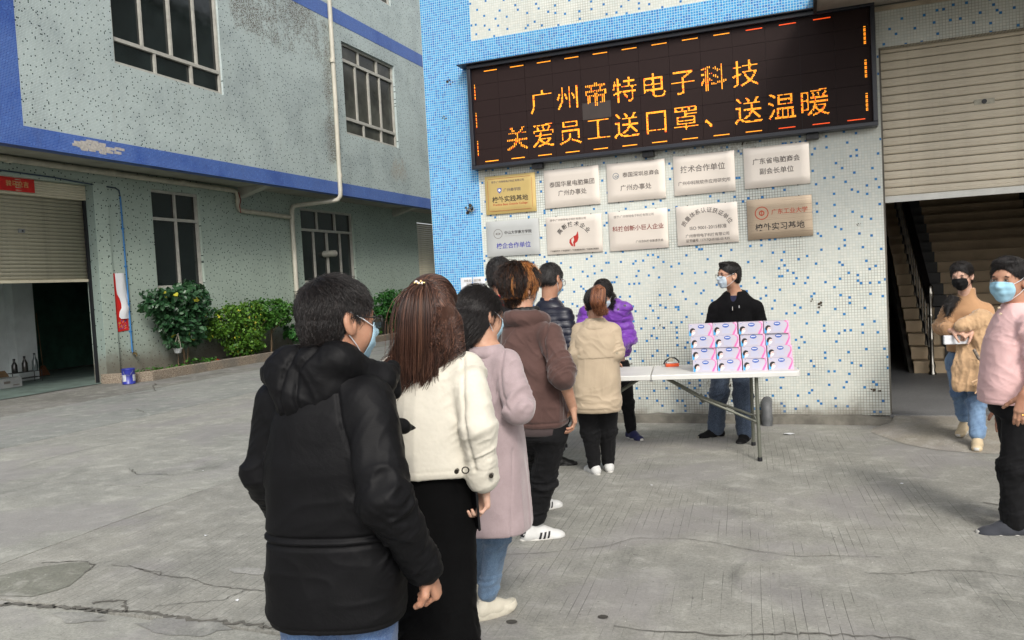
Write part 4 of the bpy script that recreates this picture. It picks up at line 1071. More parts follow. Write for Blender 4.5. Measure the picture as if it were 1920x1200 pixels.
# things inside the left room
p = tag(empty('cardboard_carton', (-15.75, 11.72, .012)), 'open white cardboard carton on the floor just inside the left doorway', 'box')
b = MB(); b.box((-.18,-.28,0),(.18,.28,.20)); link(bpy.data.objects.new('carton', b.mesh('carton', plain('white_card', (150,152,150), .8, .15, 8))), p)
b = MB(); b.add([(-.18,-.28,.201),(-.18,.28,.201),(-.30,.28,.33),(-.30,-.28,.33)], [(0,1,2,3)]); b.box((.1805,-.12,.09),(.182,.02,.14),1); b.box((.1805,.08,.04),(.182,.22,.06),1); link(bpy.data.objects.new('flap', b.mesh('flap', [plain('brown_card', (110,88,62), .8, .2, 8), I_GR])), p)
b = MB(); rr = random.Random(3)
for k in range(3):
    q = tag(empty('bottle', (-16.15+.03*k, 12.3+.22*k, .26)), ['dark bottle nearest the carton on the rack inside the left doorway','squat dark jar in the middle of the rack inside the left doorway','clear glass bottle at the right end of the rack inside the left doorway'][k], 'bottle', 'bottles on a low rack')
    b = MB(); b.lathe([(.055,0),(.06,.02),(.06,.16+.02*k),(.03,.22+.03*k),(.022,.25+.03*k),(.025,.27+.04*k),(.0,.275+.04*k)], (0,0,0), 12); link(bpy.data.objects.new('glass', b.mesh('glass', glass_mat('bottle_glass_%s' % 'abc'[k], [(40,40,38),(52,50,46),(90,100,100)][k], .1, .6))), q)
    b = MB(); b.lathe([(.026,.27+.04*k),(.026,.30+.04*k),(.0,.301+.04*k)], (0,0,0), 10); link(bpy.data.objects.new('cap', b.mesh('cap', M_BLACK)), q)
q = tag(empty('bottle_rack', (-16.15, 12.5, .012)), 'low dark metal rack holding bottles inside the left doorway', 'rack')
b = MB(); b.box((-.12,-.35,.235),(.12,.35,.246)); b.box((-.12,-.35,.10),(.12,.35,.11)); link(bpy.data.objects.new('shelf', b.mesh('shelf', M_BLACK)), q)
for sx in (-.115,.115):
    for sy in (-.345,.345):
        b = MB(); b.tube([(sx,sy,0),(sx,sy,.24)], .008, 6); link(bpy.data.objects.new('leg', b.mesh('leg', M_BLACK)), q)
q = tag(empty('broom', (-17.3, 13.9, .012)), 'broom leaning in the dark behind the column of the left room', 'broom')
b = MB(); b.tube([(0,0,.2),(-.2,.1,1.5)], .012, 6); link(bpy.data.objects.new('handle', b.mesh('handle', plain('broom_wood', (120,96,66), .7, .2))), q)
b = MB(); b.add([(-.05,-.14,0),(.05,-.14,0),(.05,.14,0),(-.05,.14,0),(-.02,-.04,.24),(.02,-.04,.24),(.02,.04,.24),(-.02,.04,.24)], [(0,3,2,1),(4,5,6,7),(0,1,5,4),(1,2,6,5),(2,3,7,6),(3,0,4,7)]); link(bpy.data.objects.new('bristles', b.mesh('bristles', plain('bristle', (110,70,44), .9, .3, 40))), q)
# white exhaust duct at the second window
q = tag(empty('exhaust_duct', (A0+.02, 21.0, 2.8)), 'stubby white exhaust duct at the second ground-floor window', 'duct')
b = MB(); b.tube([(-.25,-.15,0),(.0,.0,.01),(.05,.20,.02)], .10, 16); link(bpy.data.objects.new('duct', b.mesh('duct', plain('duct_white', (150,148,138), .6, .15))), q)
# red bucket in the hall
q = tag(empty('fire_bucket', (0.98, 14.3, .0946)), 'tall red plastic bin standing in the dim hall behind the stairs', 'bin')
b = MB(); b.lathe([(.11,0),(.13,.02),(.15,.5),(.16,.51),(.15,.52),(.14,.5)], (0,0,0), 16); link(bpy.data.objects.new('bin_body', b.mesh('bin_body', plain('red_bin_plastic', (190,30,50), .4, .1))), q)
b = MB(); b.tube([(-.15,0,.46),(-.16,0,.56),(0,0,.62),(.16,0,.56),(.15,0,.46)], .006, 6); link(bpy.data.objects.new('handle', b.mesh('handle', M_ALU2)), q)
q = tag(empty('door_panel', (0.75, 9.02, .0946)), 'brown box cupboard at the back of the dim hall', 'cupboard')
bpy.data.objects.remove(q)

# bits of litter
rr = random.Random(9)
for k, (x, y, s_) in enumerate([(-.27,8.10,.04),(-1.9,6.95,.014),(-1.2,6.0,.010),(.55,6.3,.010),(1.5,4.9,.025),(-3.9,4.25,.010),(-5.4,5.9,.010),(-2.9,3.35,.010)]):
    b = MB(); a = rr.uniform(0, 3)
    pts = [(s_*math.cos(a+t_)*(1 if i % 2 else 1.6), s_*math.sin(a+t_)*(1 if i % 2 else .9), .008+rr.uniform(0,.008)) for i, t_ in enumerate((0,1.2,2.6,3.9,5.1))]
    b.add(pts, [(0,1,2,3,4)])
    o = b.build('paper_scrap', M_PAPER); o.location = (x, y, 0)
    tag(o, ['white paper scrap near the foot of the wall right of the table','tiny white scrap under the left half of the table','tiny white fleck on the open concrete right of the beige coat','small white scrap before the rough ramp','curled white scrap at the right edge of the yard','scrap of paper on the left slab behind the black parka','white scrap beside the long slab joint at left','white crumb on the broken slab joint at lower left'][k], 'litter', 'bits of litter on the concrete')
for k, (x, y, s_) in enumerate([(-1.384,3.447,.022),(-.98,3.60,.020)]):
    b = MB(); b.add([(s_*math.cos(i*.7)*1.3, s_*math.sin(i*.7), .007) for i in range(9)], [tuple(range(9))]); o = b.build('gum_spot', ink('gum', (62,60,56)), ground); o.location = (x, y, 0)

# ------------------------------------------------------------------ folding table
TA = R(8.5); TC = Vector((-1.37, 7.12, 0))
tb = tag(empty('folding_table', TC, TA), 'white plastic folding table with grey steel legs holding the mask boxes', 'table')
M_TW = plain('table_plastic', (206,206,202), .45, .05, 4, .15, 120)
def TBp(name, mb, mat): return link(bpy.data.objects.new(name, mb.mesh(name, mat)), tb)
for s in (-1, 1):
    b = MB(); bm = bmesh.new()
    x0, x1 = (.003, 1.22) if s > 0 else (-1.22, -.003)
    pts = []; r_ = .06
    for (cx, cy, a0) in ((x1-r_, -.36+r_, -90) , (x1-r_, .36-r_, 0), (x0+r_, .36-r_, 90), (x0+r_, -.36+r_, 180)):
        rr_ = r_ if (s > 0) == (cx > (x0+x1)/2) else .004
        ccx = cx + (r_-rr_)*(1 if cx > (x0+x1)/2 else -1); ccy = cy + (r_-rr_)*(1 if cy > 0 else -1)
        for i in range(5):
            a = R(a0+22.5*i); pts.append((ccx+rr_*math.cos(a), ccy+rr_*math.sin(a)))
    k = len(pts); vs = []
    for (z_, g_) in ((.712,.006),(.716,0),(.748,0),(.755,.003),(.757,.012)):
        for (x_, y_) in pts:
            L_ = math.hypot(x_, y_); vs.append((x_-g_*(1 if x_ > (x0+x1)/2 else -1), y_-g_*(1 if y_ > 0 else -1), z_))
    b.add(vs, [(i*k+j, i*k+(j+1) % k, (i+1)*k+(j+1) % k, (i+1)*k+j) for i in range(4) for j in range(k)] + [tuple(range(k-1,-1,-1)), tuple(range(4*k, 5*k))], 0, False)
    TBp('tabletop', b, M_TW)
b = MB(); b.box((-.012,-.355,.700),(.012,.355,.7115)); TBp('hinge', b, M_ALU2)
M_LEG = plain('grey_green_steel', (104,106,96), .4, .15, 8, metal=.3)
for s in (-1, 1):
    xl_ = s*.87
    for q in (-1, 1):
        b = MB(); b.tube([(xl_, q*.28, .705), (xl_, q*.285, .5), (xl_+.0, q*.315, .03)], .0155, 10); TBp('leg', b, M_LEG)
        b = MB(); b.lathe([(.019,0),(.021,.012),(.019,.035)], (xl_, q*.315, 0), 10); TBp('foot', b, M_BLACK)
    b = MB(); b.tube([(xl_, -.30, .30), (xl_, .30, .30)], .012, 8); TBp('cross_bar', b, M_LEG)
    for q in (-.05, .05):
        b = MB(); b.tube([(xl_-.005*s, q*3.2, .305), (s*.42, q*1.2, .50), (s*.10, q*.6, .695)], .0125, 8); TBp('brace', b, M_LEG)
    b = MB(); b.tube([(s*.44,0,.46),(s*.40,0,.53)], .022, 8); TBp('brace_joint', b, M_LEG)
TM = Matrix.Translation(TC) @ Matrix.Rotation(TA, 4, 'Z')
# ---- boxes of masks: front faces printed
M_CARD = plain('white_glossy_card', (186,182,196), .35, .04, 5)
M_PK, M_PK2, M_CY, M_OV, M_HAIRI, M_FACEI, M_OVW = ink('print_magenta', (222,110,170)), ink('print_soft_pink', (232,178,208)), ink('print_cyan', (60,160,214)), ink('print_royal_blue', (56,92,170)), ink('print_hair_black', (26,22,26)), ink('print_face', (226,196,190)), ink('print_white', (232,232,240))
bw, bh, bd = .2, .103, .105
def fp(pts, y, mi, b): b.add([(p[0], y, p[1]) for p in pts], [tuple(range(len(pts)))], mi)
b = MB(); b.bbox((0, 0, 0), (bw, bd, bh-.001), .0015); box_me = b.mesh('mask_box', M_CARD)
b = MB(); y_ = -.0006
sw = [(.165,0),(.17,.02),(.182,.05),(.186,.075),(.175,.095),(.16,.103)]
fp([(.155,0),(.172,0)] + [(.186,.03),(.196,.06),(.192,.085),(.175,.102),(.16,.102)] + [(.182,.088),(.186,.07),(.18,.05),(.165,.025)], y_, 0, b)
fp([(.172,0),(.1995,0),(.1995,.102),(.175,.102),(.192,.085),(.196,.06),(.186,.03)], y_, 1, b)
swoosh_me = b.mesh('printed_swoosh', [M_PK, M_PK2])
b = MB(); fp([(.003,.002),(.018,.002),(.022,.02),(.018,.04),(.006,.05),(.003,.03)], y_, 0, b); cy_me = b.mesh('printed_corner', M_CY)
b = MB()
b.add([(.105+.027*math.cos(i*math.pi/8), y_, .080+.017*math.sin(i*math.pi/8)) for i in range(16)], [tuple(range(16))], 0)
for k in range(5): fp([(.088+k*.0072,.077),(.0925+k*.0072,.077),(.0925+k*.0072,.087),(.088+k*.0072,.087)], y_-.0003, 1, b)
for k in range(5): fp([(.075,.054-k*.009),(.14-.006*(k % 3),.054-k*.009),(.14-.006*(k % 3),.0565-k*.009),(.075,.0565-k*.009)], y_, 2, b)
fp([(.012,.086),(.03,.086),(.03,.089),(.012,.089)], y_, 2, b); fp([(.018,.090),(.024,.090),(.024,.095),(.018,.095)], y_, 0, b)
emb_me = b.mesh('printed_emblem', [M_OV, M_OVW, ink('print_pale_blue', (176,190,222))])
b = MB()
fp([(.012,.028),(.009,.045),(.014,.060),(.028,.070),(.044,.068),(.054,.058),(.05,.052),(.038,.054),(.028,.046),(.024,.03),(.02,.024)], y_-.0003, 0, b)
fp([(.024,.03),(.028,.046),(.038,.054),(.05,.052),(.053,.04),(.046,.026),(.036,.014),(.034,.001),(.024,.001),(.026,.014)], y_-.0001, 1, b)
fp([(.03,.012),(.044,.016),(.054,.028),(.053,.038),(.036,.034),(.028,.024)], y_-.0005, 2, b)
fp([(.036,.043),(.042,.043),(.042,.045),(.036,.045)], y_-.0006, 0, b); fp([(.047,.042),(.052,.042),(.052,.044),(.047,.044)], y_-.0006, 0, b)
por_me = b.mesh('printed_portrait', [M_HAIRI, M_FACEI, M_OVW])
b = MB(); b.add([(.172,.002,bh-.0006),(.1995,.002,bh-.0006),(.1995,bd-.002,bh-.0006),(.185,bd-.002,bh-.0006)], [(0,1,2,3)]); b.add([(0.0015,.003,bh-.0007),(.172,.003,bh-.0007),(.172,.02,bh-.0007),(.0015,.02,bh-.0007)], [(0,1,2,3)], 1)
top_me = b.mesh('printed_lid', [M_PK2, M_PK2])
rr = random.Random(14)
row_n = ['bottom', 'second-lowest', 'second-highest', 'top']; col_n = ['leftmost', 'second', 'third', 'rightmost']
loc0 = TM.inverted() @ Vector((-.985, 6.955, .757))
XO = [[0,-.004,.001,-.008],[.205,.201,.206,.194],[.413,.408,.410,.401],[.622,.628,.630,.622]]
OFS = [[0,.0,-.006,-.014],[.002,-.002,-.007,-.012],[.002,-.004,-.006,-.012],[.008,.008,.004,-.014]]
for c in range(4):
    for r_ in range(4):
        o = bpy.data.objects.new('mask_box', box_me); link(o)
        x_ = loc0.x + XO[c][0] + [0,-.006,-.012,-.024][r_] + ([0,.0,-.004,-.002][r_])*(c % 2)
        y_ = loc0.y + OFS[c][r_] + rr.uniform(-.005,.005) 
        a = rr.uniform(-.035,.035)
        o.matrix_world = TM @ Matrix.Translation((x_, y_, .757+r_*bh)) @ Matrix.Rotation(a, 4, 'Z')
        tag(o, 'pink and white mask box in the %s row of the %s stack on the table' % (row_n[r_], col_n[c]), 'box', 'boxes of face masks stacked four by four on the table')
        for nm, me in (('printed_swoosh', swoosh_me), ('printed_corner', cy_me), ('printed_emblem', emb_me), ('printed_portrait', por_me), ('printed_lid', top_me)):
            if nm == 'printed_lid' and r_ < 3: continue
            q_ = link(bpy.data.objects.new(nm, me), o)
        if nm == 'printed_emblem': q_['kind'] = 'stuff'
# handheld dispenser on the table
q = tag(empty('tape_dispenser', (-1.24, 7.40, .757), .35), 'orange, white and black handheld tape dispenser lying on the left half of the table', 'tape dispenser')
b = MB(); b.bbox((-.06,-.035,0),(.06,.035,.032),.008); link(bpy.data.objects.new('base', b.mesh('base', plain('orange_plastic', (216,84,34), .4, .08))), q)
b = MB(); b.bbox((-.052,-.037,.0325),(.052,.03,.047),.006); link(bpy.data.objects.new('body_shell', b.mesh('body_shell', plain('grey_white_plastic', (190,190,186), .4, .08))), q)
b = MB(); b.tube([(-.075,0,.025),(-.06,0,.055),(-.02,0,.078),(.03,0,.078),(.06,0,.05),(.065,0,.03)], .0075, 8); link(bpy.data.objects.new('handle', b.mesh('handle', M_BLACK)), q)
b = MB(); b.tube([(-.01,-.025,.06),(-.01,.025,.06)], .022, 14); link(bpy.data.objects.new('roll', b.mesh('roll', plain('clear_tape', (170,160,140), .25, .05))), q)

# ------------------------------------------------------------------ people: distance fields turned into meshes
def V3(*a): return np.array(a if len(a) > 1 else a[0], np.float64)
def nrm(v): v = np.asarray(v, float); return v/(np.linalg.norm(v)+1e-12)
def rotz(a): c, s = math.cos(a), math.sin(a); return np.array([[c,s,0],[-s,c,0],[0,0,1.0]])      # heading a: +y turns towards +x (columns = local axes)
def head_rot(yaw, pitch=0, roll=0):
    cy, sy = math.cos(yaw), math.sin(yaw)
    r = np.array([cy,-sy,0]); f = np.array([sy*math.cos(pitch), cy*math.cos(pitch), math.sin(pitch)]); u = np.cross(r, f)
    r2 = r*math.cos(roll)+u*math.sin(roll); u2 = u*math.cos(roll)-r*math.sin(roll)
    return np.stack([r2, f, u2], 1)
class SDF:
    def __init__(s, h): s.h = h; s.ops = []
    def cap(s, a, b, ra, rb=None, k=.02, mode='u'):
        a, b = V3(a), V3(b); rb = ra if rb is None else rb
        ab = b-a; L2 = float(ab@ab)+1e-9
        def fn(X, Y, Z):
            t = np.clip(((X-a[0])*ab[0]+(Y-a[1])*ab[1]+(Z-a[2])*ab[2])/L2, 0, 1)
            return np.sqrt((X-a[0]-t*ab[0])**2+(Y-a[1]-t*ab[1])**2+(Z-a[2]-t*ab[2])**2) - (ra+(rb-ra)*t)
        m = max(ra, rb); s.ops.append((fn, np.minimum(a, b)-m, np.maximum(a, b)+m, k, mode)); return s
    def chain(s, pts, rs, k=.02, mode='u'):
        for i in range(len(pts)-1): s.cap(pts[i], pts[i+1], rs[i], rs[i+1], k, mode)
    def ell(s, c, r, M=None, k=.02, mode='u'):
        c = V3(c); r = V3(r); M = np.eye(3) if M is None else M
        mr = float(r.min())
        def fn(X, Y, Z):
            x, y, z = X-c[0], Y-c[1], Z-c[2]
            u = (x*M[0,0]+y*M[1,0]+z*M[2,0])/r[0]; v = (x*M[0,1]+y*M[1,1]+z*M[2,1])/r[1]; w_ = (x*M[0,2]+y*M[1,2]+z*M[2,2])/r[2]
            k0 = np.sqrt(u*u+v*v+w_*w_); k1 = np.sqrt((u/r[0])**2+(v/r[1])**2+(w_/r[2])**2)+1e-9
            return k0*(k0-1)/k1
        e = np.sqrt(((M*r)**2).sum(1)); s.ops.append((fn, c-e, c+e, k, mode)); return s
    def loft(s, secs, yaw=0.0, p=2.3, k=.03, mode='u', M=None):
        """secs: (z, cx, cy, rx, ry) in world, ellipse axes turned by yaw"""
        secs = sorted(secs); S = np.array(secs, float); c, sn = math.cos(yaw), math.sin(yaw)
        zt = np.linspace(S[0,0], S[-1,0], 80)
        def sm(col):
            v = np.interp(zt, S[:,0], S[:,col]); q = v.copy()
            for _ in range(4): q[1:-1] = (q[:-2]+2*q[1:-1]+q[2:])/4
            return q
        tab = [sm(i) for i in (1,2,3,4)]
        def fn(X, Y, Z):
            cx, cy, rx, ry = [np.interp(Z, zt, t) for t in tab]
            x = X-cx; y = Y-cy; u = np.abs((x*c-y*sn)/rx); v = np.abs((x*sn+y*c)/ry)
            q = (u**p+v**p)**(1/p)
            d = (q-1)*np.minimum(rx, ry)*1.0
            return np.maximum(d, np.maximum(Z-S[-1,0], S[0,0]-Z))
        m = float(S[:,3:].max()); lo = np.array([S[:,1].min()-m, S[:,2].min()-m, S[0,0]]); hi = np.array([S[:,1].max()+m, S[:,2].max()+m, S[-1,0]])
        s.ops.append((fn, lo, hi, k, mode)); return s
    def evalp(s, P):
        d = np.full(len(P), 1.0)
        for fn, lo, hi, k, mode in s.ops: d = s.comb(d, fn(P[:,0], P[:,1], P[:,2]), k, mode)
        return d
    @staticmethod
    def comb(a, b_, k, mode):
        if mode == 'u':
            h = np.maximum(k-np.abs(a-b_), 0)/k if k > 0 else 0; return np.minimum(a, b_)-h*h*k/4
        if mode == 's':
            b_ = -b_; h = np.maximum(k-np.abs(a-b_), 0)/k; return np.maximum(a, b_)+h*h*k/4
        if mode == 'i':
            h = np.maximum(k-np.abs(a-b_), 0)/k; return np.maximum(a, b_)+h*h*k/4
    def arrays(s):
        h = s.h
        us = [o for o in s.ops if o[4] == 'u']
        lo = np.min([o[1] for o in us], 0)-3*h; hi = np.max([o[2] for o in us], 0)+3*h
        n = np.ceil((hi-lo)/h).astype(int)+1
        F = np.full(n, 1.0, np.float32)
        ax = [(lo[i]+h*np.arange(n[i])).astype(np.float32) for i in range(3)]
        for fn, a, b_, k, mode in s.ops:
            m = max(k, 0)+2.5*h
            i0 = np.clip(np.floor((a-m-lo)/h).astype(int), 0, n); i1 = np.clip(np.ceil((b_+m-lo)/h).astype(int)+1, 0, n)
            if (i1 <= i0).any(): continue
            sl = tuple(slice(i0[j], i1[j]) for j in range(3))
            d = fn(ax[0][sl[0]][:,None,None], ax[1][sl[1]][None,:,None], ax[2][sl[2]][None,None,:])
            F[sl] = s.comb(F[sl], d.astype(np.float32) if d.shape == F[sl].shape else np.broadcast_to(d, F[sl].shape).astype(np.float32), k, mode)
        return nets(F, lo, h)
def nets(F, lo, h):
    I = F < 0
    c = I[:-1,:-1,:-1].astype(np.int8)
    for dx in (0,1):
        for dy in (0,1):
            for dz in (0,1):
                if dx or dy or dz: c = c + I[dx:F.shape[0]-1+dx, dy:F.shape[1]-1+dy, dz:F.shape[2]-1+dz]
    act = (c > 0) & (c < 8); idx = np.argwhere(act); N_ = len(idx)
    acc = np.zeros((N_, 3)); cnt = np.zeros(N_)
    cs = [(0,0,0),(1,0,0),(0,1,0),(1,1,0),(0,0,1),(1,0,1),(0,1,1),(1,1,1)]
    vals = [F[idx[:,0]+a, idx[:,1]+b_, idx[:,2]+e].astype(np.float64) for a, b_, e in cs]
    for a, b_ in ((0,1),(2,3),(4,5),(6,7),(0,2),(1,3),(4,6),(5,7),(0,4),(1,5),(2,6),(3,7)):
        va, vb = vals[a], vals[b_]; m = (va < 0) != (vb < 0)
        t = np.where(m, va/np.where(va == vb, 1, va-vb), 0); pa, pb = np.array(cs[a], float), np.array(cs[b_], float)
        acc += np.where(m[:,None], pa+(pb-pa)*t[:,None], 0); cnt += m
    V = lo + h*(idx+acc/np.maximum(cnt, 1)[:,None])
    vid = np.full(act.shape, -1, np.int32); vid[tuple(idx.T)] = np.arange(N_)
    Q = []
    for ax in range(3):
        o1, o2 = (ax+1) % 3, (ax+2) % 3
        sl0 = [slice(None)]*3; sl1 = [slice(None)]*3; sl0[ax] = slice(0, -1); sl1[ax] = slice(1, None)
        A, B = I[tuple(sl0)], I[tuple(sl1)]
        ed = np.argwhere(A != B)
        ed = ed[(ed[:,o1] > 0) & (ed[:,o2] > 0) & (ed[:,o1] < act.shape[o1]) & (ed[:,o2] < act.shape[o2]) & (ed[:,ax] < act.shape[ax])]
        flip = A[tuple(ed.T)]
        def g(d1, d2):
            q = ed.copy(); q[:,o1] -= d1; q[:,o2] -= d2; return vid[tuple(q.T)]
        q = np.stack([g(0,0), g(1,0), g(1,1), g(0,1)], 1)
        q = np.where(flip[:,None], q[:, ::-1], q); Q.append(q[:, ::-1])
    Q = np.concatenate(Q); Q = Q[(Q >= 0).all(1)]
    return V, Q
def relax(V, Q, it=1, lam=.5):
    for _ in range(it):
        A = np.zeros_like(V); n = np.zeros(len(V))
        for i in range(4):
            a, b_ = Q[:,i], Q[:,(i+1) % 4]
            for d_ in range(3): A[:,d_] += np.bincount(a, V[b_,d_], len(V)) + np.bincount(b_, V[a,d_], len(V))
            n += np.bincount(a, minlength=len(V)) + np.bincount(b_, minlength=len(V))
        V = V*(1-lam) + lam*A/np.maximum(n, 1)[:,None]
    return V
def normals(V, Q):
    n = np.cross(V[Q[:,2]]-V[Q[:,0]], V[Q[:,3]]-V[Q[:,1]]); N_ = np.zeros_like(V)
    for i in range(4):
        for d_ in range(3): N_[:,d_] += np.bincount(Q[:,i], n[:,d_], len(V))
    return N_/(np.linalg.norm(N_, axis=1, keepdims=True)+1e-12)
def vnoise(P, seed=0):
    i = np.floor(P).astype(np.int64); f = P-i; f = f*f*(3-2*f); out = 0
    for dx in (0,1):
        for dy in (0,1):
            for dz in (0,1):
                n = ((i[:,0]+dx)*374761393 + (i[:,1]+dy)*668265263 + (i[:,2]+dz)*1442695041 + seed*97531) & 0xffffffff
                n = ((n ^ (n >> 13))*1274126177) & 0xffffffff; n = ((n ^ (n >> 16)) & 0xffff)/65535.0
                out = out + n*(f[:,0] if dx else 1-f[:,0])*(f[:,1] if dy else 1-f[:,1])*(f[:,2] if dz else 1-f[:,2])
    return out
def ridge(P, seed=0):
    P = P + (vnoise(P*.6+3.1, seed+3)[:,None]-.5)*1.3
    n = vnoise(P, seed); r = np.clip(1-np.abs(2*n-1)*1.25, 0, 1)**2.0
    n2 = vnoise(P*2.3+5.2, seed+1); r2 = np.clip(1-np.abs(2*n2-1)*1.25, 0, 1)**2.0
    return r*.85+r2*.4
class Fold:
    """displacement of a garment along its normals"""
    def __init__(s, V, N_): s.V, s.N, s.D = V, N_, np.zeros(len(V))
    def limb(s, a, b_, amp, F=26, f=5, rad=.12, t0=-.1, t1=1.1, peak=None, pw=.25, seed=1, skew=.5):
        a, b_ = V3(a), V3(b_); ax = b_-a; L = np.linalg.norm(ax); ax = ax/L
        q = s.V-a; t = q@ax; perp = q-t[:,None]*ax; dist = np.linalg.norm(perp, axis=1)
        w_ = np.exp(-(np.maximum(dist-rad*.7, 0)/(rad*.35))**2)*(1/(1+np.exp(-(t/L-t0)*25)))*(1/(1+np.exp((t/L-t1)*25)))
        if peak is not None: w_ = w_*(.35+np.exp(-((t/L-peak)/pw)**2))
        o = nrm(np.cross(ax, [0.3,.9,.2]))
        tt = t+skew*(perp@o)
        P = np.stack([tt*F, (perp@o)*f, (perp@np.cross(ax, o))*f], 1)
        s.D += w_*amp*1.35*(ridge(P, seed)-.35)
    def body(s, amp, fx, fz, z0=-9, z1=9, seed=3, soft=.05, skew=0.0):
        w_ = 1/(1+np.exp(-(s.V[:,2]-z0)/soft*2))*1/(1+np.exp((s.V[:,2]-z1)/soft*2))
        P = np.stack([s.V[:,0]*fx+s.V[:,2]*skew*fx, s.V[:,1]*fx, s.V[:,2]*fz], 1)
        s.D += w_*amp*(ridge(P, seed)-.35)
    def groove(s, z, amp, wd=.006, mask=None, tilt=(0,0)):
        d = s.V[:,2]-z-tilt[0]*s.V[:,0]-tilt[1]*s.V[:,1]; e = -amp*np.exp(-(d/wd)**2)
        s.D += e if mask is None else e*mask
    def path(s, pts, amp, wd=.006, yaw=None):
        """seam along a poly line (signed amp: negative cuts in); with a heading it is cut straight into the back"""
        best = np.full(len(s.V), 9.0); back = 1.0
        if yaw is not None:
            f = rotz(R(yaw))[:,1]; W = s.V; s = type('o', (), dict(V=W-(W@f)[:,None]*f, D=s.D, N=s.N)); back = ((s.N@f) < .25)*1.0
            pts = [V3(q)-(V3(q)@f)*f for q in pts]
        for i in range(len(pts)-1):
            a, b_ = V3(pts[i]), V3(pts[i+1]); ab = b_-a; t = np.clip(((s.V-a)@ab)/(ab@ab), 0, 1)
            best = np.minimum(best, np.linalg.norm(s.V-a-t[:,None]*ab, axis=1))
        s.D += amp*back*np.exp(-(best/wd)**2)
    def quilt(s, pitch, amp, axis=None, org=None, rad=None, z0=-9):
        if axis is None: u = s.V[:,2]; w_ = 1.0
        else:
            a, b_ = V3(org), V3(axis); ax = nrm(b_-a); q = s.V-a; u = q@ax; perp = np.linalg.norm(q-u[:,None]*ax, axis=1)
            w_ = (perp < rad)*(u > .03)*1.0
        s.D += w_*amp*(np.sqrt(np.abs(np.sin(math.pi*u/pitch)))-.6)
        return w_
    def out(s): return s.V+s.N*s.D[:,None]

def hand(S, wrist, d, n, thumb, curl=(.3,.3,.35,.4,.3), s=1.0, spread=.02):
    """d finger direction, n the way the palm faces, thumb = +1/-1 side; curl per finger (radians per joint), last = thumb"""
    d = nrm(d); n = nrm(V3(n)-np.dot(n, d)*d); l = np.cross(d, n)*thumb
    W = V3(wrist)
    spec = [(.026,.088,(.041,.024,.020),.0088),(.009,.092,(.045,.028,.021),.0090),(-.009,.088,(.041,.026,.020),.0085),(-.026,.080,(.032,.019,.017),.0075)]
    for i, (lo_, len_, ph, r_) in enumerate(spec):
        kn = W + (d*len_ + l*lo_ - n*(.004 if i in (1,2) else .0))*s
        S.cap(W+(d*.008+l*lo_*.55)*s, kn, .016*s, .0118*s, .012)
        p = kn; a = curl[i]*.9; dirv = d; base = nrm(d + l*(lo_*spread*20))
        for j, L in enumerate(ph):
            ang = a*(1.0 if j == 0 else 1.15)*(j+1) if j else a
            cum = [a, a*2.25, a*3.2][j]
            v = nrm(base*math.cos(cum)+n*math.sin(cum)); q = p+v*L*s
            S.cap(p, q, r_*s*(1-.07*j), r_*s*(.93-.09*j), .005); p = q
    t0 = W+(d*.022+l*.022+n*.004)*s; ca = curl[4]
    v = nrm(l*.75+d*.62+n*.3); p = t0
    S.cap(W+d*.012*s, t0+v*.02*s, .017*s, .014*s, .014)
    for j, L in enumerate((.042,.032,.026)):
        q = p+v*L*s; S.cap(p, q, (.0125-.001*j)*s, (.0112-.0012*j)*s, .006); p = q
        v = nrm(v*math.cos(ca) + nrm(n*.7-l*.7+d*.25)*math.sin(ca))

HEAD = [('ell',(0,-.015,.030),(.077,.098,.088),.02,'u'),('ell',(0,.018,-.012),(.066,.078,.085),.03,'u'),('ell',(0,.026,-.068),(.054,.058,.048),.03,'u'),
 ('ell',(0,.066,-.098),(.022,.018,.017),.03,'u'),('ell',(.035,.058,-.042),(.026,.022,.03),.03,'u'),('ell',(-.035,.058,-.042),(.026,.022,.03),.03,'u'),
 ('cap',(-.03,.080,.023),(.03,.080,.023),.012,.02,'u'),('ell',(.031,.100,.004),(.017,.014,.011),.014,'s'),('ell',(-.031,.100,.004),(.017,.014,.011),.014,'s'),
 ('cap',(0,.090,.006),(0,.110,-.030),.0095,.014,'u'),('ell',(0,.103,-.035),(.017,.012,.010),.010,'u'),('ell',(.031,.079,.003),(.015,.012,.009),.006,'u'),('ell',(-.031,.079,.003),(.015,.012,.009),.006,'u'),
 ('cap',(-.018,.088,-.066),(.018,.088,-.066),.0085,.01,'u'),('cap',(-.014,.086,-.076),(.014,.086,-.076),.008,.01,'u'),
 ('ell',(.081,-.012,-.014),(.010,.023,.037),.008,'u'),('ell',(-.081,-.012,-.014),(.010,.023,.037),.008,'u'),
 ('ell',(.089,-.006,-.008),(.007,.011,.020),.005,'s'),('ell',(-.089,-.006,-.008),(.007,.011,.020),.005,'s')]
class Head:
    def __init__(s, c, yaw, pitch=0, roll=0, sc=1.0, wide=1.0):
        s.c = V3(c); s.M = head_rot(R(yaw), R(pitch), R(roll)); s.s = sc; s.w = wide
    def P(s, p): p = np.asarray(p, float)*s.s; return s.c + p@s.M.T
    def d(s, v): return np.asarray(v, float)@s.M.T
    def add(s, S):
        for o in HEAD:
            if o[0] == 'ell':
                c = (o[1][0]*s.w, o[1][1], o[1][2]); r_ = (o[2][0]*s.w*s.s, o[2][1]*s.s, o[2][2]*s.s)
                M = s.M
                if abs(o[1][0]) > .07: M = s.M @ np.array([[1,0,0],[0,.97,-.24],[0,.24,.97]])@np.array([[.96,.28*np.sign(-o[1][0]),0],[-.28*np.sign(-o[1][0]),.96,0],[0,0,1]])
                S.ell(s.P(c), r_, M, o[3]*s.s, o[4])
            else: S.cap(s.P(o[1]), s.P(o[2]), o[3]*s.s, o[3]*s.s, o[4]*s.s, o[5])
    def field(s):
        S = SDF(.01); s.add(S); return S

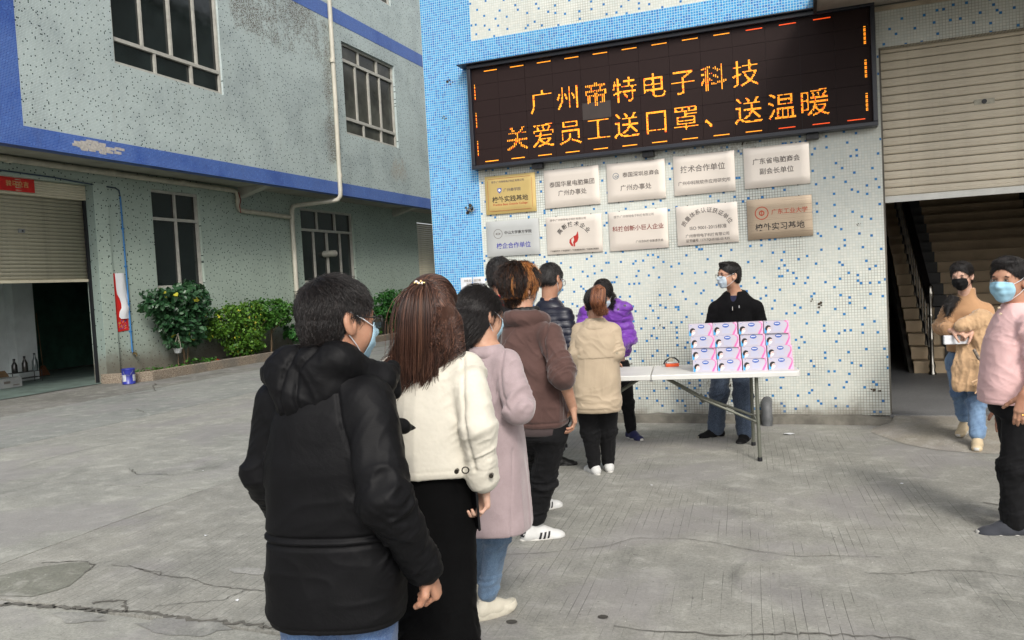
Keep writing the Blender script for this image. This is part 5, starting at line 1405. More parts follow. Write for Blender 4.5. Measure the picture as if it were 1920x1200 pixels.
def mk(name, V, Q, mat, parent, smooth=True):
    # vertices are stored relative to the parent's origin
    off = np.array(parent.matrix_world.translation) if parent is not None else np.zeros(3)
    root = parent
    while root is not None and root.parent is not None: root = root.parent
    off = np.array(root.location) if root is not None else off
    o = bpy.data.objects.new(name, np_mesh(name, V-off, Q, mat, smooth)); return link(o, parent)
def mkb(name, b, mat, parent):
    root = parent
    while root.parent is not None: root = root.parent
    off = Vector(root.location); b.v = [tuple(Vector(v)-off) for v in b.v]
    return link(bpy.data.objects.new(name, b.mesh(name, mat)), parent)
def skin_mat(name, rgb, dark=.86):
    n = N(name); f = n.noise(14, 4, .6); c = srgb(rgb)
    c2 = n.mix(n.ramp(f, .35, .7), c, (c[0]*dark, c[1]*dark*.88, c[2]*dark*.85, 1)); c2 = n.mix(n.ramp(n.noise(5, 2), .45, .7, 0, .3), c2, (c[0], c[1]*.78, c[2]*.74, 1))
    n.col(c2); n.rough(.5); n.b.inputs['Subsurface Weight'].default_value = .12; n.b.inputs['Subsurface Radius'].default_value = (.012,.005,.003); n.b.inputs['Subsurface Scale'].default_value = 1.0
    n.b.inputs['Specular IOR Level'].default_value = .35; n.bump(n.noise(180, 2), .12, .001); return n.m
SK = skin_mat('skin', (188,148,124)); SK2 = skin_mat('skin_light', (200,164,144)); SK3 = skin_mat('skin_tan', (178,136,112))
def cloth(name, rgb, var=.12, rough=.85, sheen=.2, fuzz=0.0, weave=500, bump=.25, spec=.25, patch=6, crk=(11, .28)):
    if name in MATS: return MATS[name]
    if max(rgb) < 60: sheen *= .12; rgb = tuple(v*.72 for v in rgb)
    n = N(name); c = srgb(rgb); f = n.noise(patch, 5, .65)
    lo = tuple(v*(1-var) for v in c[:3])+(1,); hi = tuple(min(1, v*(1+var)) for v in c[:3])+(1,)
    cc = n.mix(n.ramp(f, .3, .7), lo, hi)
    if fuzz: cc = n.mix(n.ramp(n.noise(220, 3, .8), .35, .7, 0, fuzz), cc, n.mix(.5, cc, (c[0]*1.4, c[1]*1.4, c[2]*1.4, 1)))
    n.col(cc); n.rough(rough); n.b.inputs['Sheen Weight'].default_value = sheen; n.b.inputs['Sheen Roughness'].default_value = .4; n.b.inputs['Specular IOR Level'].default_value = spec
    pv = n.bump(n.noise(crk[0], 5, .62, dist=.9), crk[1], .012); n.bump(n.noise(weave, 3, .8), bump, .0015, pv); MATS[name] = n.m; return n.m
def jeans_mat(name, rgb, rgb2):
    n = N(name); f = n.noise(5, 5, .7, st=(1.3,1.3,.6)); c = n.mix(n.ramp(f, .35, .68), srgb(rgb), srgb(rgb2)); tw = n.noise(420, 2, .9, st=(1,1,.35)); c = n.mix(n.ramp(tw, .4, .65, 0, .3), c, srgb(150,168,190))
    n.col(c); n.rough(.85); n.b.inputs['Sheen Weight'].default_value = .15; n.bump(tw, .25, .001); return n.m
def hair_mat(name, ramp, rough=.38):
    m = bpy.data.materials.new(name); m.use_nodes = True; t = m.node_tree; p = t.nodes['Principled BSDF']
    hi = t.nodes.new('ShaderNodeHairInfo'); cr = t.nodes.new('ShaderNodeValToRGB')
    while len(cr.color_ramp.elements) < len(ramp): cr.color_ramp.elements.new(.5)
    for e, (pos, rgb) in zip(cr.color_ramp.elements, ramp): e.position = pos; e.color = srgb(rgb)
    t.links.new(hi.outputs['Random'], cr.inputs[0]); t.links.new(cr.outputs[0], p.inputs['Base Color'])
    p.inputs['Roughness'].default_value = rough; p.inputs['Specular IOR Level'].default_value = .4; return m
def strands(name, pts, rad, mat, parent):
    """pts (n, k, 3): hair curves"""
    n, k, _ = pts.shape
    root = parent
    while root.parent is not None: root = root.parent
    P = (pts - np.array(root.location)).reshape(-1, 3).astype(np.float32)
    hc = bpy.data.hair_curves.new(name); hc.add_curves([k]*n)
    hc.position_data.foreach_set('vector', P.ravel())
    r_ = (rad*np.linspace(1, .35, k))[None,:].repeat(n, 0).ravel().astype(np.float32)
    at = hc.attributes.get('radius') or hc.attributes.new('radius', 'FLOAT', 'POINT'); at.data.foreach_set('value', r_)
    hc.materials.append(mat); o = bpy.data.objects.new(name, hc); return link(o, parent)
def cap_strands(H, V, Q, n, L, flow, rad=.0009, lift=.012, seed=0, curl=.006, k=6, zmin=None, jitter=.35):
    rng = np.random.default_rng(seed); Nn = normals(V, Q); loc = (V-H.c)@H.M/H.s
    ok = np.arange(len(V)) if zmin is None else np.where(loc[:,2] > zmin)[0]
    idx = rng.choice(ok, n); P0 = V[idx]+rng.normal(size=(n,3))*.003; N0 = Nn[idx]; loc = loc[idx]
    fl = flow(np.clip(loc, -.11, .11))@H.M.T + rng.normal(size=(n,3))*jitter
    fl -= (fl*N0).sum(1, keepdims=True)*N0; fl /= np.linalg.norm(fl, axis=1, keepdims=True)+1e-9
    Ls = L*rng.uniform(.6, 1.2, size=n)
    # clumping: neighbours share a wobble
    cl = (vnoise(loc*38+7, seed)[:,None]*2-1); side = np.cross(N0, fl)
    out = np.zeros((n, k, 3))
    for i in range(k):
        t = i/(k-1)
        out[:,i] = P0 - N0*.004 + fl*(Ls*t)[:,None] + N0*(lift*math.sin(math.pi*t*.9)+lift*.4*t)*rng.uniform(.5,1.3,size=(n,1)) + side*cl*curl*2*t + np.cross(N0, fl)*np.sin(t*6+loc[:,:1]*90)*curl*.5
    # follow the skull: pull the ends back onto the ellipsoid of the cap
    for i in range(1, k):
        if getattr(H, 'big', False): break
        q = (out[:,i]-H.c)@H.M/H.s - np.array([0,-.018,.036]); e = np.linalg.norm(q/np.array([.088,.110,.097]), axis=1, keepdims=True)
        f_ = np.where((e > 1.10) & (q[:,2:3] > -.05), (1.10/e)**.8, 1.0); q = q*f_ + np.array([0,-.018,.036]); out[:,i] = H.c + (q*H.s)@H.M.T
    P = out.reshape(-1, 3); c0 = H.P((0,-.02,.0))
    for _ in range(4):
        e = H.mass.evalp(P); d_ = P-c0; d_ /= np.linalg.norm(d_, axis=1, keepdims=True)+1e-9; P = P+d_*np.clip(.0015-e, 0, .03)[:,None]*(e < .0015)[:,None]
    o2 = P.reshape(out.shape); o2[:,0] = out[:,0]
    return o2

def hair_cap(H, hv, mat, parent, style='short', extra=None, name='hair', fz=-.035):
    S = SDF(hv); s = H.s
    S.ell(H.P((0,-.018,.036)), V3(.085,.107,.093)*s, H.M, .02)
    S.ell(H.P((0,-.045,-.02)), V3(.074,.075,.085)*s, H.M, .03)
    if extra: extra(S)
    S.ell(H.P((0,.118,fz)), V3(.084,.080,.112)*s, H.M, .012, 's')
    if style == 'short':
        for q in (-1, 1): S.ell(H.P((.095*q,.012,-.040)), V3(.034,.040,.045)*s, H.M, .012, 's')
        S.ell(H.P((0,.0,-.125)), V3(.12,.14,.065)*s, H.M, .015, 's')
    V, Q = S.arrays(); V = relax(V, Q, 1)
    H.mass = S
    return mk(name, V, Q, mat, parent), V, Q
def push_out(S, ro, d, g=.002):
    n, k, _ = ro.shape; P = ro.reshape(-1, 3).copy(); d = V3(d)
    for _ in range(6):
        e = S.evalp(P); P += d*np.clip(g-e, 0, .05)[:,None]
    return P.reshape(n, k, 3)

def face_mask(H, mat, parent, up=.0, w_=.068, z0=-.112, z1=-.012, strap=True, color_edge=None, drop=0.0):
    F = H.field(); nu, nv = 25, 15; P = []
    for j in range(nv):
        for i in range(nu):
            u = i/(nu-1)*2-1; v = j/(nv-1)
            z = z0+(z1-z0)*v - (.012*(1-abs(u)) if v < .15 else 0) + .010*(1-u*u)*v
            wz = w_*(.86+.14*math.sin(math.pi*(v*.8+.1)))
            x = u*wz; a = math.asin(max(-1, min(1, u*.93)))
            P.append((x*1.0, .16, z))
    P = np.array(P); u_ = np.tile(np.linspace(-1, 1, nu), nv)
    th = u_*R(56)*(.80+.20*np.sin(np.pi*(np.repeat(np.linspace(0, 1, nv), nu)*.8+.15)))
    ax_ = .020
    D = np.stack([-np.sin(th), -np.cos(th), np.zeros(len(P))], 1)
    P[:,0] = np.sin(th)*.16; P[:,1] = ax_+np.cos(th)*.16
    W = H.P(P); Dw = H.d(D); off = .0055*H.s
    for _ in range(40):
        d_ = F.evalp(W)-off; W = W+Dw*np.clip(d_, -.01, .012)[:,None]
    L = (W-H.c)@H.M/H.s
    L = L.reshape(nv, nu, 3)
    # a worn mask bridges hollows: smooth it and keep it outside the face
    for _ in range(6):
        Y = L[:,:,1].copy(); A = Y.copy(); A[1:-1,1:-1] = (Y[:-2,1:-1]+Y[2:,1:-1]+Y[1:-1,:-2]+Y[1:-1,2:])/4; L[:,:,1] = np.maximum(Y, A)
    for j in range(nv):
        v = j/(nv-1)
        L[j,:,1] += (.0022*math.sin(v*math.pi*6)+.004*math.sin(math.pi*v))*(1-np.linspace(-1,1,nu)**4)
    W = H.P(L.reshape(-1, 3)); k = nu*nv
    back = H.P(L.reshape(-1,3)-np.array([0,.0018,0]))
    Q = []
    for j in range(nv-1):
        for i in range(nu-1):
            a = j*nu+i; Q.append((a, a+1, a+nu+1, a+nu)); Q.append((k+a+nu, k+a+nu+1, k+a+1, k+a))
    rim = [i for i in range(nu)] + [j*nu+nu-1 for j in range(1, nv)] + [(nv-1)*nu+i for i in range(nu-2, -1, -1)] + [j*nu for j in range(nv-2, 0, -1)]
    for a, b_ in zip(rim, rim[1:]+rim[:1]): Q.append((b_, a, k+a, k+b_))
    o = mk('face_mask', np.concatenate([W, back]), np.array(Q), mat, parent)
    if strap:
        for q, c0 in ((-1, 0), (1, nu-1)):
            b = MB(); top = W[(nv-2)*nu+c0]; bot = W[nu+c0]; e1 = H.P((.083*q*H.w,-.012,.018)); e2 = H.P((.088*q*H.w,-.030,-.012)); e3 = H.P((.081*q*H.w,-.016,-.045))
            m1 = (top+e1)/2+H.d((.007*q,0,.0)); m2 = (bot+e3)/2+H.d((.006*q,0,0))
            b.tube([tuple(top), tuple(m1), tuple(e1), tuple(e2), tuple(e3), tuple(m2), tuple(bot)], .0016*max(1, H.s), 6)
            mkb('ear_loop', b, M_PAPER if mat != M_MASKK else M_MASKK, o)
    return o
M_MASKB = cloth('surgical_mask_blue', (164,198,216), .05, .8, .1, 0, 300, .1); M_MASKW = cloth('surgical_mask_pale', (190,204,214), .05, .8, .1, 0, 300, .1); M_MASKK = cloth('black_mask_cloth', (26,26,28), .1, .85, .2)
def eyes(H, parent, closed=False):
    for q in (-1, 1):
        b = MB(); k = 10; pts = []
        for i in range(k):
            a = 2*math.pi*i/k; x = .0125*math.cos(a); z = (.0022 if closed else .0038)*math.sin(a)+ (.0018*(1-(x/.0125)**2))
            pts.append(tuple(H.P((.031*q+x, .0925-.10*(x*1.0)**2*100*.02, .002+z))))
        b.add(pts, [tuple(range(k))])
        e = mkb('eye', b, ink('eye_white_shaded', (170,160,152)), parent)
        b = MB(); b.add([tuple(H.P((.031*q+.0045*math.cos(a), .0935, .0035+.0036*math.sin(a)))) for a in [i*.785 for i in range(8)]], [tuple(range(8))]); mkb('iris', b, ink('iris_dark', (28,18,14)), e)
        b = MB(); b.tube([tuple(H.P((.031*q-.014, .089, .005))), tuple(H.P((.031*q-.005, .0935, .0085))), tuple(H.P((.031*q+.006, .0935, .0085))), tuple(H.P((.031*q+.015, .087, .0045)))], .0012, 5); mkb('eyelash', b, ink('lash_black', (24,18,16)), parent)
        b = MB(); b.tube([tuple(H.P((.031*q-.017, .0905, .021))), tuple(H.P((.031*q, .095, .0265))), tuple(H.P((.031*q+.018, .0845, .021)))], [.0022,.003,.0018], 6); mkb('eyebrow', b, ink('brow_black', (34,26,24)), parent)
def glasses(H, parent, rim=(22,20,22), full=True):
    g = None; M_ = plain('glasses_frame', rim, .3, 0); b = MB()
    for q in (-1, 1):
        ring = [(.034*q+.026*math.cos(a)*(1 if abs(math.cos(a)) < .8 else 1.0), .112-.006*abs(math.cos(a))*(1 if q*math.cos(a) > 0 else 0), -.002+.018*math.sin(a)) for a in [i*math.pi/8 for i in range(17)]]
        ring = [(.034*q+math.copysign(abs(x-.034*q)**.55*.026**.45, x-.034*q)*(1 if abs(x-.034*q) > 1e-6 else 0), y, -.002+math.copysign(abs(z+.002)**.6*.017**.4, z+.002)) for x, y, z in ring]
        b.tube([tuple(H.P(p)) for p in ring], .0017, 6, cap=False)
        b.tube([tuple(H.P((.060*q,.104,.004))), tuple(H.P((.079*q,.075,.006))), tuple(H.P((.084*q,.0,.006))), tuple(H.P((.086*q,-.018,-.004)))], .002, 6)
    b.tube([tuple(H.P((-.010,.113,.002))), tuple(H.P((0,.116,.005))), tuple(H.P((.010,.113,.002)))], .0017, 6)
    g = mkb('glasses', b, M_, parent)
    gl = bpy.data.materials.get('lens')
    if gl is None:
        gl = bpy.data.materials.new('lens'); gl.use_nodes = True; t = gl.node_tree; mx = t.nodes.new('ShaderNodeMixShader'); tr = t.nodes.new('ShaderNodeBsdfTransparent'); go = t.nodes.new('ShaderNodeBsdfGlossy'); go.inputs['Roughness'].default_value = .05
        mx.inputs[0].default_value = .12; t.links.new(tr.outputs[0], mx.inputs[1]); t.links.new(go.outputs[0], mx.inputs[2]); t.links.new(mx.outputs[0], t.nodes['Material Output'].inputs['Surface'])
    for q in (-1, 1):
        b = MB(); b.add([tuple(H.P((.034*q+.025*math.cos(a), .111, -.002+.017*math.sin(a)))) for a in [i*math.pi/8 for i in range(16)]], [tuple(range(16))]); mkb('lens', b, gl, g)

def shoe(parent, ankle, yaw, upper, sole, s=1.0, L=.27, chunky=0.0, stripes=None, pitch=0.0, heel=None, h=.005, laces=None, toe_white=None):
    """shoe under an ankle; the ankle is over the heel third of the sole"""
    M = rotz(R(yaw)); P0 = V3(ankle[0], ankle[1], ankle[2])
    if pitch:
        a = R(pitch); M = M @ np.array([[1,0,0],[0,math.cos(a),-math.sin(a)],[0,math.sin(a),math.cos(a)]])
    T = lambda x, y, z: P0 + M @ (V3(x, y, z)*s)
    hz = .105 if not chunky else .115
    S = SDF(h)
    zb = -hz+.014
    S.cap(T(0,-.045,zb+.030), T(0,.045,zb+.034), .040*s, .042*s, .03); S.cap(T(0,.045,zb+.030), T(0,.130,zb+.012), .040*s, .036*s, .035)
    S.ell(T(0,.128,zb+.012), V3(.046,.060,.032)*s, M, .02); S.cap(T(0,-.03,zb+.05), T(0,-.005,-.005), .037*s, .041*s, .03)
    S.cap(T(0,.02,zb+.060), T(0,.085,zb+.036), .027*s, .022*s, .03)
    # flat underside
    S.ell(T(0,.03,-hz-.19), V3(.3,.4,.2)*s, M, .006, 's')
    V, Q = S.arrays(); V = relax(V, Q, 1)
    o = mk('shoe', V, Q, upper, parent)
    t_ = .026+chunky; b = MB(); out = []
    for i in range(44):
        a = 2*math.pi*i/44; y = .046+.139*math.copysign(abs(math.cos(a))**.9, math.cos(a)); wv = .0425+.006*math.cos(a-.3)
        out.append((math.copysign(abs(math.sin(a))**.8*wv, math.sin(a)), y))
    n_ = len(out); vs = []
    for (z_, g_) in ((-hz, .955), (-hz+.004, 1.0), (-hz+t_*.5, 1.02+chunky*2), (-hz+t_-.003, 1.01), (-hz+t_, .97)):
        for (x, y) in out:
            up_ = .012*max(0, (y-.11)/.08)**2 + (chunky*.18*math.sin(y*60) if -hz+.01 < z_ < -hz+t_*.9 else 0)
            vs.append(tuple(T(x*g_, .046+(y-.046)*g_, z_+up_)))
    b.add(vs, [(i*n_+j, i*n_+(j+1) % n_, (i+1)*n_+(j+1) % n_, (i+1)*n_+j) for i in range(4) for j in range(n_)], 0, True); b.add(vs[:n_], [tuple(range(n_-1,-1,-1))]); b.add(vs[-n_:], [tuple(range(n_))])
    def onto(pts, dr, g=.0012):
        W = np.array([T(*q) for q in pts]); D_ = M @ V3(*dr)
        for _ in range(40): e = S.evalp(W)-g; W = W+D_*np.clip(e, -.01, .01)[:,None]
        return [tuple(q) for q in W]
    mkb('sole', b, sole, o)
    if stripes is not None:
        for k in range(3):
            for sd_ in (1, -1):
                b = MB(); ys = .020+.026*k; pp = []
                for i in range(5):
                    t = i/4; z = -hz+.028+t*.040
                    for e_ in (-.0068, .0068): pp.append((sd_*.075, ys+t*.012+e_, z))
                vs = onto(pp, (-sd_, 0, 0))
                b.add(vs, [(2*i, 2*i+1, 2*i+3, 2*i+2) for i in range(4)]); mkb('stripe', b, stripes, o)
        b = MB(); pp = []
        for i in range(7):
            for z in (-hz+.046, -hz+.078): pp.append((-.034+.068*i/6, -.12, z))
        vs = onto(pp, (0, 1, 0), .003)
        b.add(vs, [(2*i, 2*i+2, 2*i+3, 2*i+1) for i in range(6)]); mkb('heel_tab', b, stripes, o)
    if laces is not None:
        b = MB()
        for k in range(4):
            y = .032+.018*k; z = -hz+.083-.0125*k; b.tube([tuple(T(-.024,y-.006,z-.008)), tuple(T(0,y,z+.006)), tuple(T(.024,y+.006,z-.008))], .0028*s, 5)
        b.tube([tuple(T(0,.03,-hz+.092)), tuple(T(.03,.035,-hz+.098)), tuple(T(.038,.02,-hz+.078))], .0022*s, 5); b.tube([tuple(T(0,.03,-hz+.092)), tuple(T(-.03,.04,-hz+.096)), tuple(T(-.036,.03,-hz+.078))], .0022*s, 5)
        mkb('laces', b, laces, o)
    return o

# ------------------------------------------------------------------ people
def fr(yaw):
    """body frame: right, forward, up"""
    M = rotz(R(yaw)); return M[:,0], M[:,1], M[:,2]
rotz_ = rotz
def lat(p, yaw, r_=0, f=0, u=0):
    a, b_, c = fr(yaw); return V3(p)+a*r_+b_*f+c*u
def secs(pel, neck, prof, yaw):
    out = []
    for (z, rx, ry, dy) in prof:
        t = (z-pel[2])/(neck[2]-pel[2]); t = max(0, min(1.1, t))
        c = V3(pel)+(V3(neck)-V3(pel))*t; c = c + fr(yaw)[1]*dy; out.append((z, c[0], c[1], rx, ry))
    return out
def person(label, loc):
    p = tag(empty('person', (loc[0], loc[1], 0)), label, 'person')
    bpy.context.view_layer.update(); return p
def make_body(p, J, H, sk, ankR, ankL, hands=(), h=.0055, neck_r=.056, thin=1.0, legs=True, ho=.085):
    S = SDF(h); s = H.s; H.add(S)
    S.cap(H.P((0,-.024,-.055)), V3(J['neck']), neck_r*s, (neck_r+.006)*s, .03)
    a, f, u = fr(J['yaw'])
    S.loft(secs(J['pel'], J['neck'], [(J['pel'][2]-.08,.10*thin,.085,0),(J['pel'][2],.115*thin,.09,0),(J['pel'][2]+.2,.11*thin,.085,0),(J['neck'][2]-.14,.125*thin,.09,0),(J['neck'][2]-.05,.12*thin,.07,0),(J['neck'][2]+.01,.06*s,.06*s,0)], J['yaw']), R(J['yaw']), 2.2, .03)
    for sd_ in 'RL':
        S.cap(J['sh'+sd_], J['el'+sd_], .046*s, .038*s, .03); S.cap(J['el'+sd_], J['wr'+sd_], .039*s, .0255*s, .015)
    if legs:
        for an, q in ((ankR, 1), (ankL, -1)):
            hip = lat(J['pel'], J['yaw'], ho*q, 0, -.04); kn = (hip*.46+V3(an)*.54)+f*.02
            S.cap(hip, kn, .055, .040, .02); S.cap(kn, an, .040, .030, .02)
    for hd in hands: hand(S, **hd)
    V, Q = S.arrays(); return mk('body', V, Q, sk, p)
def trousers(p, J, ankR, ankL, mat, rt=.088, rk=.066, ra=.056, top=.05, h=.008, knee=(.02,.02), seat=(.165,.125), seed=1, amp=.006, cut=.0, name='trousers', kneesout=0.0, ho=.085):
    S = SDF(h); a, f, u = fr(J['yaw']); pel = V3(J['pel']); seg = []
    S.loft(secs(J['pel'], J['neck'], [(pel[2]-.10, seat[0]*.95, seat[1]*.92, 0),(pel[2]-.02, seat[0], seat[1], 0),(pel[2]+top, seat[0]*.88, seat[1]*.9, 0)], J['yaw']), R(J['yaw']), 2.3, .04)
    for an, q, kf in ((ankR, 1, knee[0]), (ankL, -1, knee[1])):
        an = V3(an); hip = pel + a*ho*q - u*.06; kn = hip*.47+an*.53+f*kf+a*kneesout*q; end = an+(kn-an)*cut + np.array([0,0,-.02 if cut == 0 else 0])
        S.cap(hip, kn, rt, rk, .05); S.cap(kn, end, rk, ra, .03); seg += [(hip, kn), (kn, end)]
    V, Q = S.arrays(); V = relax(V, Q, 1); F = Fold(V, normals(V, Q))
    for i, (x, y) in enumerate(seg):
        F.limb(x, y, amp, 22, 7, .11, peak=(1.0 if i % 2 == 0 else .0), pw=.3, seed=seed+i); F.limb(x, y, amp*.8, 6, 16, .11, seed=seed+9+i, skew=.1)
        if i % 2: F.limb(x, y, amp*.9, 26, 6, .09, t0=.6, t1=.93, seed=seed+20+i, peak=.85, pw=.18)
    V = F.out(); return mk(name, V, Q, mat, p)
def top_sdf(J, prof, h, sh_r=.075, el_r=.06, wr_r=.045, sleeve_end=1.0, arms='RL', p=2.3, k=.045, collar=None, sh_drop=.0, kk=.03):
    S = SDF(h); sc = secs(J['pel'], J['neck'], prof, J['yaw']); S.loft(sc, R(J['yaw']), p, k)
    nk = V3(J['neck'])
    for sd_ in arms:
        sh, el, wr = V3(J['sh'+sd_]), V3(J['el'+sd_]), V3(J['wr'+sd_])
        S.cap(nk-np.array([0,0,.060]), sh+np.array([0,0,.002]), .052, sh_r*.84, .05)
        e = el+(wr-el)*sleeve_end if not isinstance(sleeve_end, dict) else el+(wr-el)*sleeve_end[sd_]
        S.cap(sh, el, sh_r, el_r, .022); S.cap(el, e, el_r, wr_r, .02)
    return S
def cuff_ring(p, a, b_, r_, mat, name='cuff', wd=.035, parent=None):
    a, b_ = V3(a), V3(b_); d = nrm(b_-a); b = MB()
    b.tube([tuple(b_-d*wd), tuple(b_-d*wd*.6), tuple(b_-d*.004), tuple(b_)], [r_*.98, r_*1.02, r_*1.02, r_*.94], 18); return mkb(name, b, mat, parent or p)

H_BLK = hair_mat('black_hair', [(0,(14,12,12)),(.6,(26,22,22)),(1,(44,38,36))]); C_BLK = plain('black_hair_base', (17,15,15), .6, .2, 40)
NEARK = {}

# ---- 1. man in the black parka, nearest
J = dict(head=(-1.358, 2.105, 1.517), neck=(-1.36, 2.065, 1.366), pel=(-1.404, 2.07, 0.712), shL=(-1.566, 2.068, 1.268), elL=(-1.617, 2.038, 1.054), wrL=(-1.7, 2.252, 0.815), shR=(-1.238, 2.042, 1.273), elR=(-1.145, 1.947, 1.016), wrR=(-1.11, 2.087, 0.772), yaw=-12)
p = person('man in a black hooded parka and jeans, nearest the camera, wearing glasses and a mask', J['head'])
H = Head(J['head'], 29, -6, 3, 1.05, 1.03)
aR, aL = lat((-1.367, 2.106, 0.0), -12, .02, 0, .09), lat((-1.541, 2.056, 0.0), -12, -.02, 0, .09)
dF = nrm(V3(J['wrR'])-V3(J['elR']))
make_body(p, J, H, SK3, aR, aL, [dict(wrist=V3(J['wrR'])+dF*.008, d=nrm(dF+np.array([.05,.15,-.3])), n=(-.75,-.1,-.45), thumb=-1, curl=(1.35,1.4,1.45,1.5,.75), s=1.02), dict(wrist=J['wrL'], d=(0,.6,-.6), n=(1,0,0), thumb=1, curl=(.8,.8,.8,.8,.4), s=1.0)], h=.0045, neck_r=.064)
trousers(p, J, aR, aL, jeans_mat('blue_denim', (44,72,118), (70,104,150)), .10, .08, .072, .08, .008, seed=4, amp=.007)
M_PARKA = cloth('black_nylon', (18,18,21), .2, .6, .0, 0, 260, .12, .16, crk=(6,.35))
S = top_sdf(J, [(.605,.205,.15,0),(.63,.215,.158,0),(.72,.214,.160,.0),(.84,.206,.155,0),(.88,.208,.152,0),(1.0,.208,.158,0),(1.12,.205,.155,0),(1.22,.19,.14,0),(1.30,.155,.115,0),(1.36,.105,.09,0),(1.385,.075,.075,0)], .0052, .076, .066, .053, .97, p=2.5)
S.cap((-1.298, 2.165, 1.194), (-1.252, 2.267, 1.159), .030, .020, .01); S.cap((-1.252, 2.267, 1.159), (-1.234, 2.316, 1.145), .020, .003, .01)
S.cap((-1.269, 2.181, 1.301), (-1.277, 2.266, 1.349), .038, .022, .03); S.cap((-1.277, 2.266, 1.349), (-1.272, 2.264, 1.272), .022, .022, .02)
V, Q = S.arrays(); V = relax(V, Q, 1); F = Fold(V, normals(V, Q))
el, wr, sh = V3(J['elR']), V3(J['wrR']), V3(J['shR'])
F.limb(sh, el, .009, 11, 8, .12, peak=1.0, pw=.4, seed=3, skew=1.1); F.limb(el, wr, .009, 16, 9, .11, peak=.1, pw=.4, seed=5, skew=-.9); F.limb(el, wr, .005, 34, 8, .10, peak=1, pw=.3, seed=8)
F.limb(J['shL'], J['elL'], .009, 12, 8, .12, peak=1.0, pw=.5, seed=6, skew=1); F.limb(J['elL'], J['wrL'], .009, 18, 8, .11, seed=7)
tm_ = 1.0
F.body(.009, 3.5, 10, .60, .84, 5, skew=.25); F.body(.007, 3.2, 8, .86, 1.10, 8, skew=-.3); F.body(.006, 7, 4, 1.05, 1.3, 11)
back = np.abs((V-V3(J['pel']))@fr(-12)[0]) < .25
inarm = np.minimum(np.linalg.norm(V-el, axis=1), np.linalg.norm(V-V3(J['elL']), axis=1)) > .13
mk_ = (inarm & (np.abs((V-V3(J['pel']))@fr(-12)[0]) < .225))*1.0
F.groove(.868, .010, .006, mk_); F.groove(.893, .009, .006, mk_); F.groove(.880, -.004, .010, mk_); F.groove(.622, .004, .004, mk_)
F.path([(-1.283, 1.942, 1.33), (-1.259, 1.925, 1.223), (-1.239, 1.938, 1.129), (-1.245, 1.965, 1.076)], -.007, .006, yaw=-25)
F.path([(-1.5, 1.967, 1.316), (-1.513, 1.936, 1.218), (-1.556, 1.958, 1.132)], -.006, .006, yaw=-25)
V = F.out(); jk = mk('parka', V, Q, M_PARKA, p)
# hood lying on the back and round the neck
S = SDF(.006); nk = V3(J['neck']); a_, f_, u_ = fr(-12)
S.cap((-1.454, 1.999, 1.399), (-1.302, 2.013, 1.402), .042, .044, .04); S.cap((-1.302, 2.013, 1.402), (-1.239, 2.119, 1.33), .044, .038, .04)
S.cap((-1.464, 1.988, 1.366), (-1.438, 1.983, 1.29), .066, .066, .04); S.cap((-1.377, 2.004, 1.358), (-1.353, 2.012, 1.32), .062, .058, .05); S.cap((-1.348, 2.013, 1.32), (-1.253, 2.102, 1.307), .042, .030, .05); S.cap((-1.535, 1.999, 1.368), (-1.478, 2.011, 1.395), .034, .036, .04)
S.cap((-1.239, 2.119, 1.33), (-1.274, 2.235, 1.336), .038, .030, .03)
V, Q = S.arrays(); V = relax(V, Q, 1); F = Fold(V, normals(V, Q)); F.body(.012, 8, 6, 1.1, 1.6, 21, skew=.6); F.body(.004, 22, 18, 1.1, 1.6, 23)
F.path([(-1.406, 1.955, 1.447), (-1.424, 1.892, 1.38), (-1.428, 1.865, 1.308), (-1.426, 1.873, 1.246)], -.009, .006, yaw=-25); F.path([(-1.333, 1.95, 1.449), (-1.371, 1.869, 1.383), (-1.372, 1.853, 1.295), (-1.371, 1.883, 1.237)], -.009, .006, yaw=-25)
F.path([(-1.211, 2.034, 1.335), (-1.241, 1.936, 1.32), (-1.293, 1.903, 1.272)], -.005, .005, yaw=-25)
V = F.out(); mk('hood', V, Q, M_PARKA, p)
ho, V, Q = hair_cap(H, .006, C_BLK, p, 'short', fz=-.018)
def flow_short(l): return np.stack([l[:,0]*1.5, np.where(l[:,2] > .075, .5, -.12), -.9+.2*l[:,0]*0], 1)
strands('hair_strand', cap_strands(H, V, Q, 15000, .050, flow_short, .0008, .0035, 3, .0035, jitter=.10), .0008, H_BLK, ho)
face_mask(H, M_MASKB, p); glasses(H, p); eyes(H, p)

# ---- 2. woman in the cream jacket
J = dict(head=(-1.312, 2.657, 1.513), neck=(-1.319, 2.626, 1.363), pel=(-1.328, 2.619, 0.844), shL=(-1.477, 2.659, 1.292), elL=(-1.538, 2.657, 1.062), wrL=(-1.594, 2.785, 0.831), shR=(-1.177, 2.623, 1.298), elR=(-1.107, 2.544, 1.109), wrR=(-1.127, 2.601, 0.896), yaw=-15)
p = person('woman in a cream woollen jacket and wide black trousers with long brown half-up hair', J['head'])
H = Head(J['head'], -8, -6, 0, .97)
aR, aL = lat((-1.146, 2.252, 0.0), -15, 0, 0, .08), lat((-1.226, 2.229, 0.0), -15, 0, 0, .08)
make_body(p, J, H, SK2, aR, aL, ho=.05, hands=[dict(wrist=V3((-1.132, 2.62, 0.885)), d=(-.06,.05,-1), n=(-.6,-.8,0), thumb=1, curl=(.85,.9,.95,1.0,.5), s=.93), dict(wrist=J['wrL'], d=(0,.5,-.8), n=(1,0,0), thumb=1, s=.9)], h=.005)
trousers(p, J, aR, aL, cloth('black_velvet', (10,10,11), .2, .95, .15, 0, 300, .2, .1), .088, .086, .092, .13, .009, seat=(.138,.125), seed=14, amp=.007, ho=.055)
M_CREAM = cloth('cream_fleece', (204,199,186), .04, .95, .2, .10, 300, .18, .1, 9, crk=(7,.2))
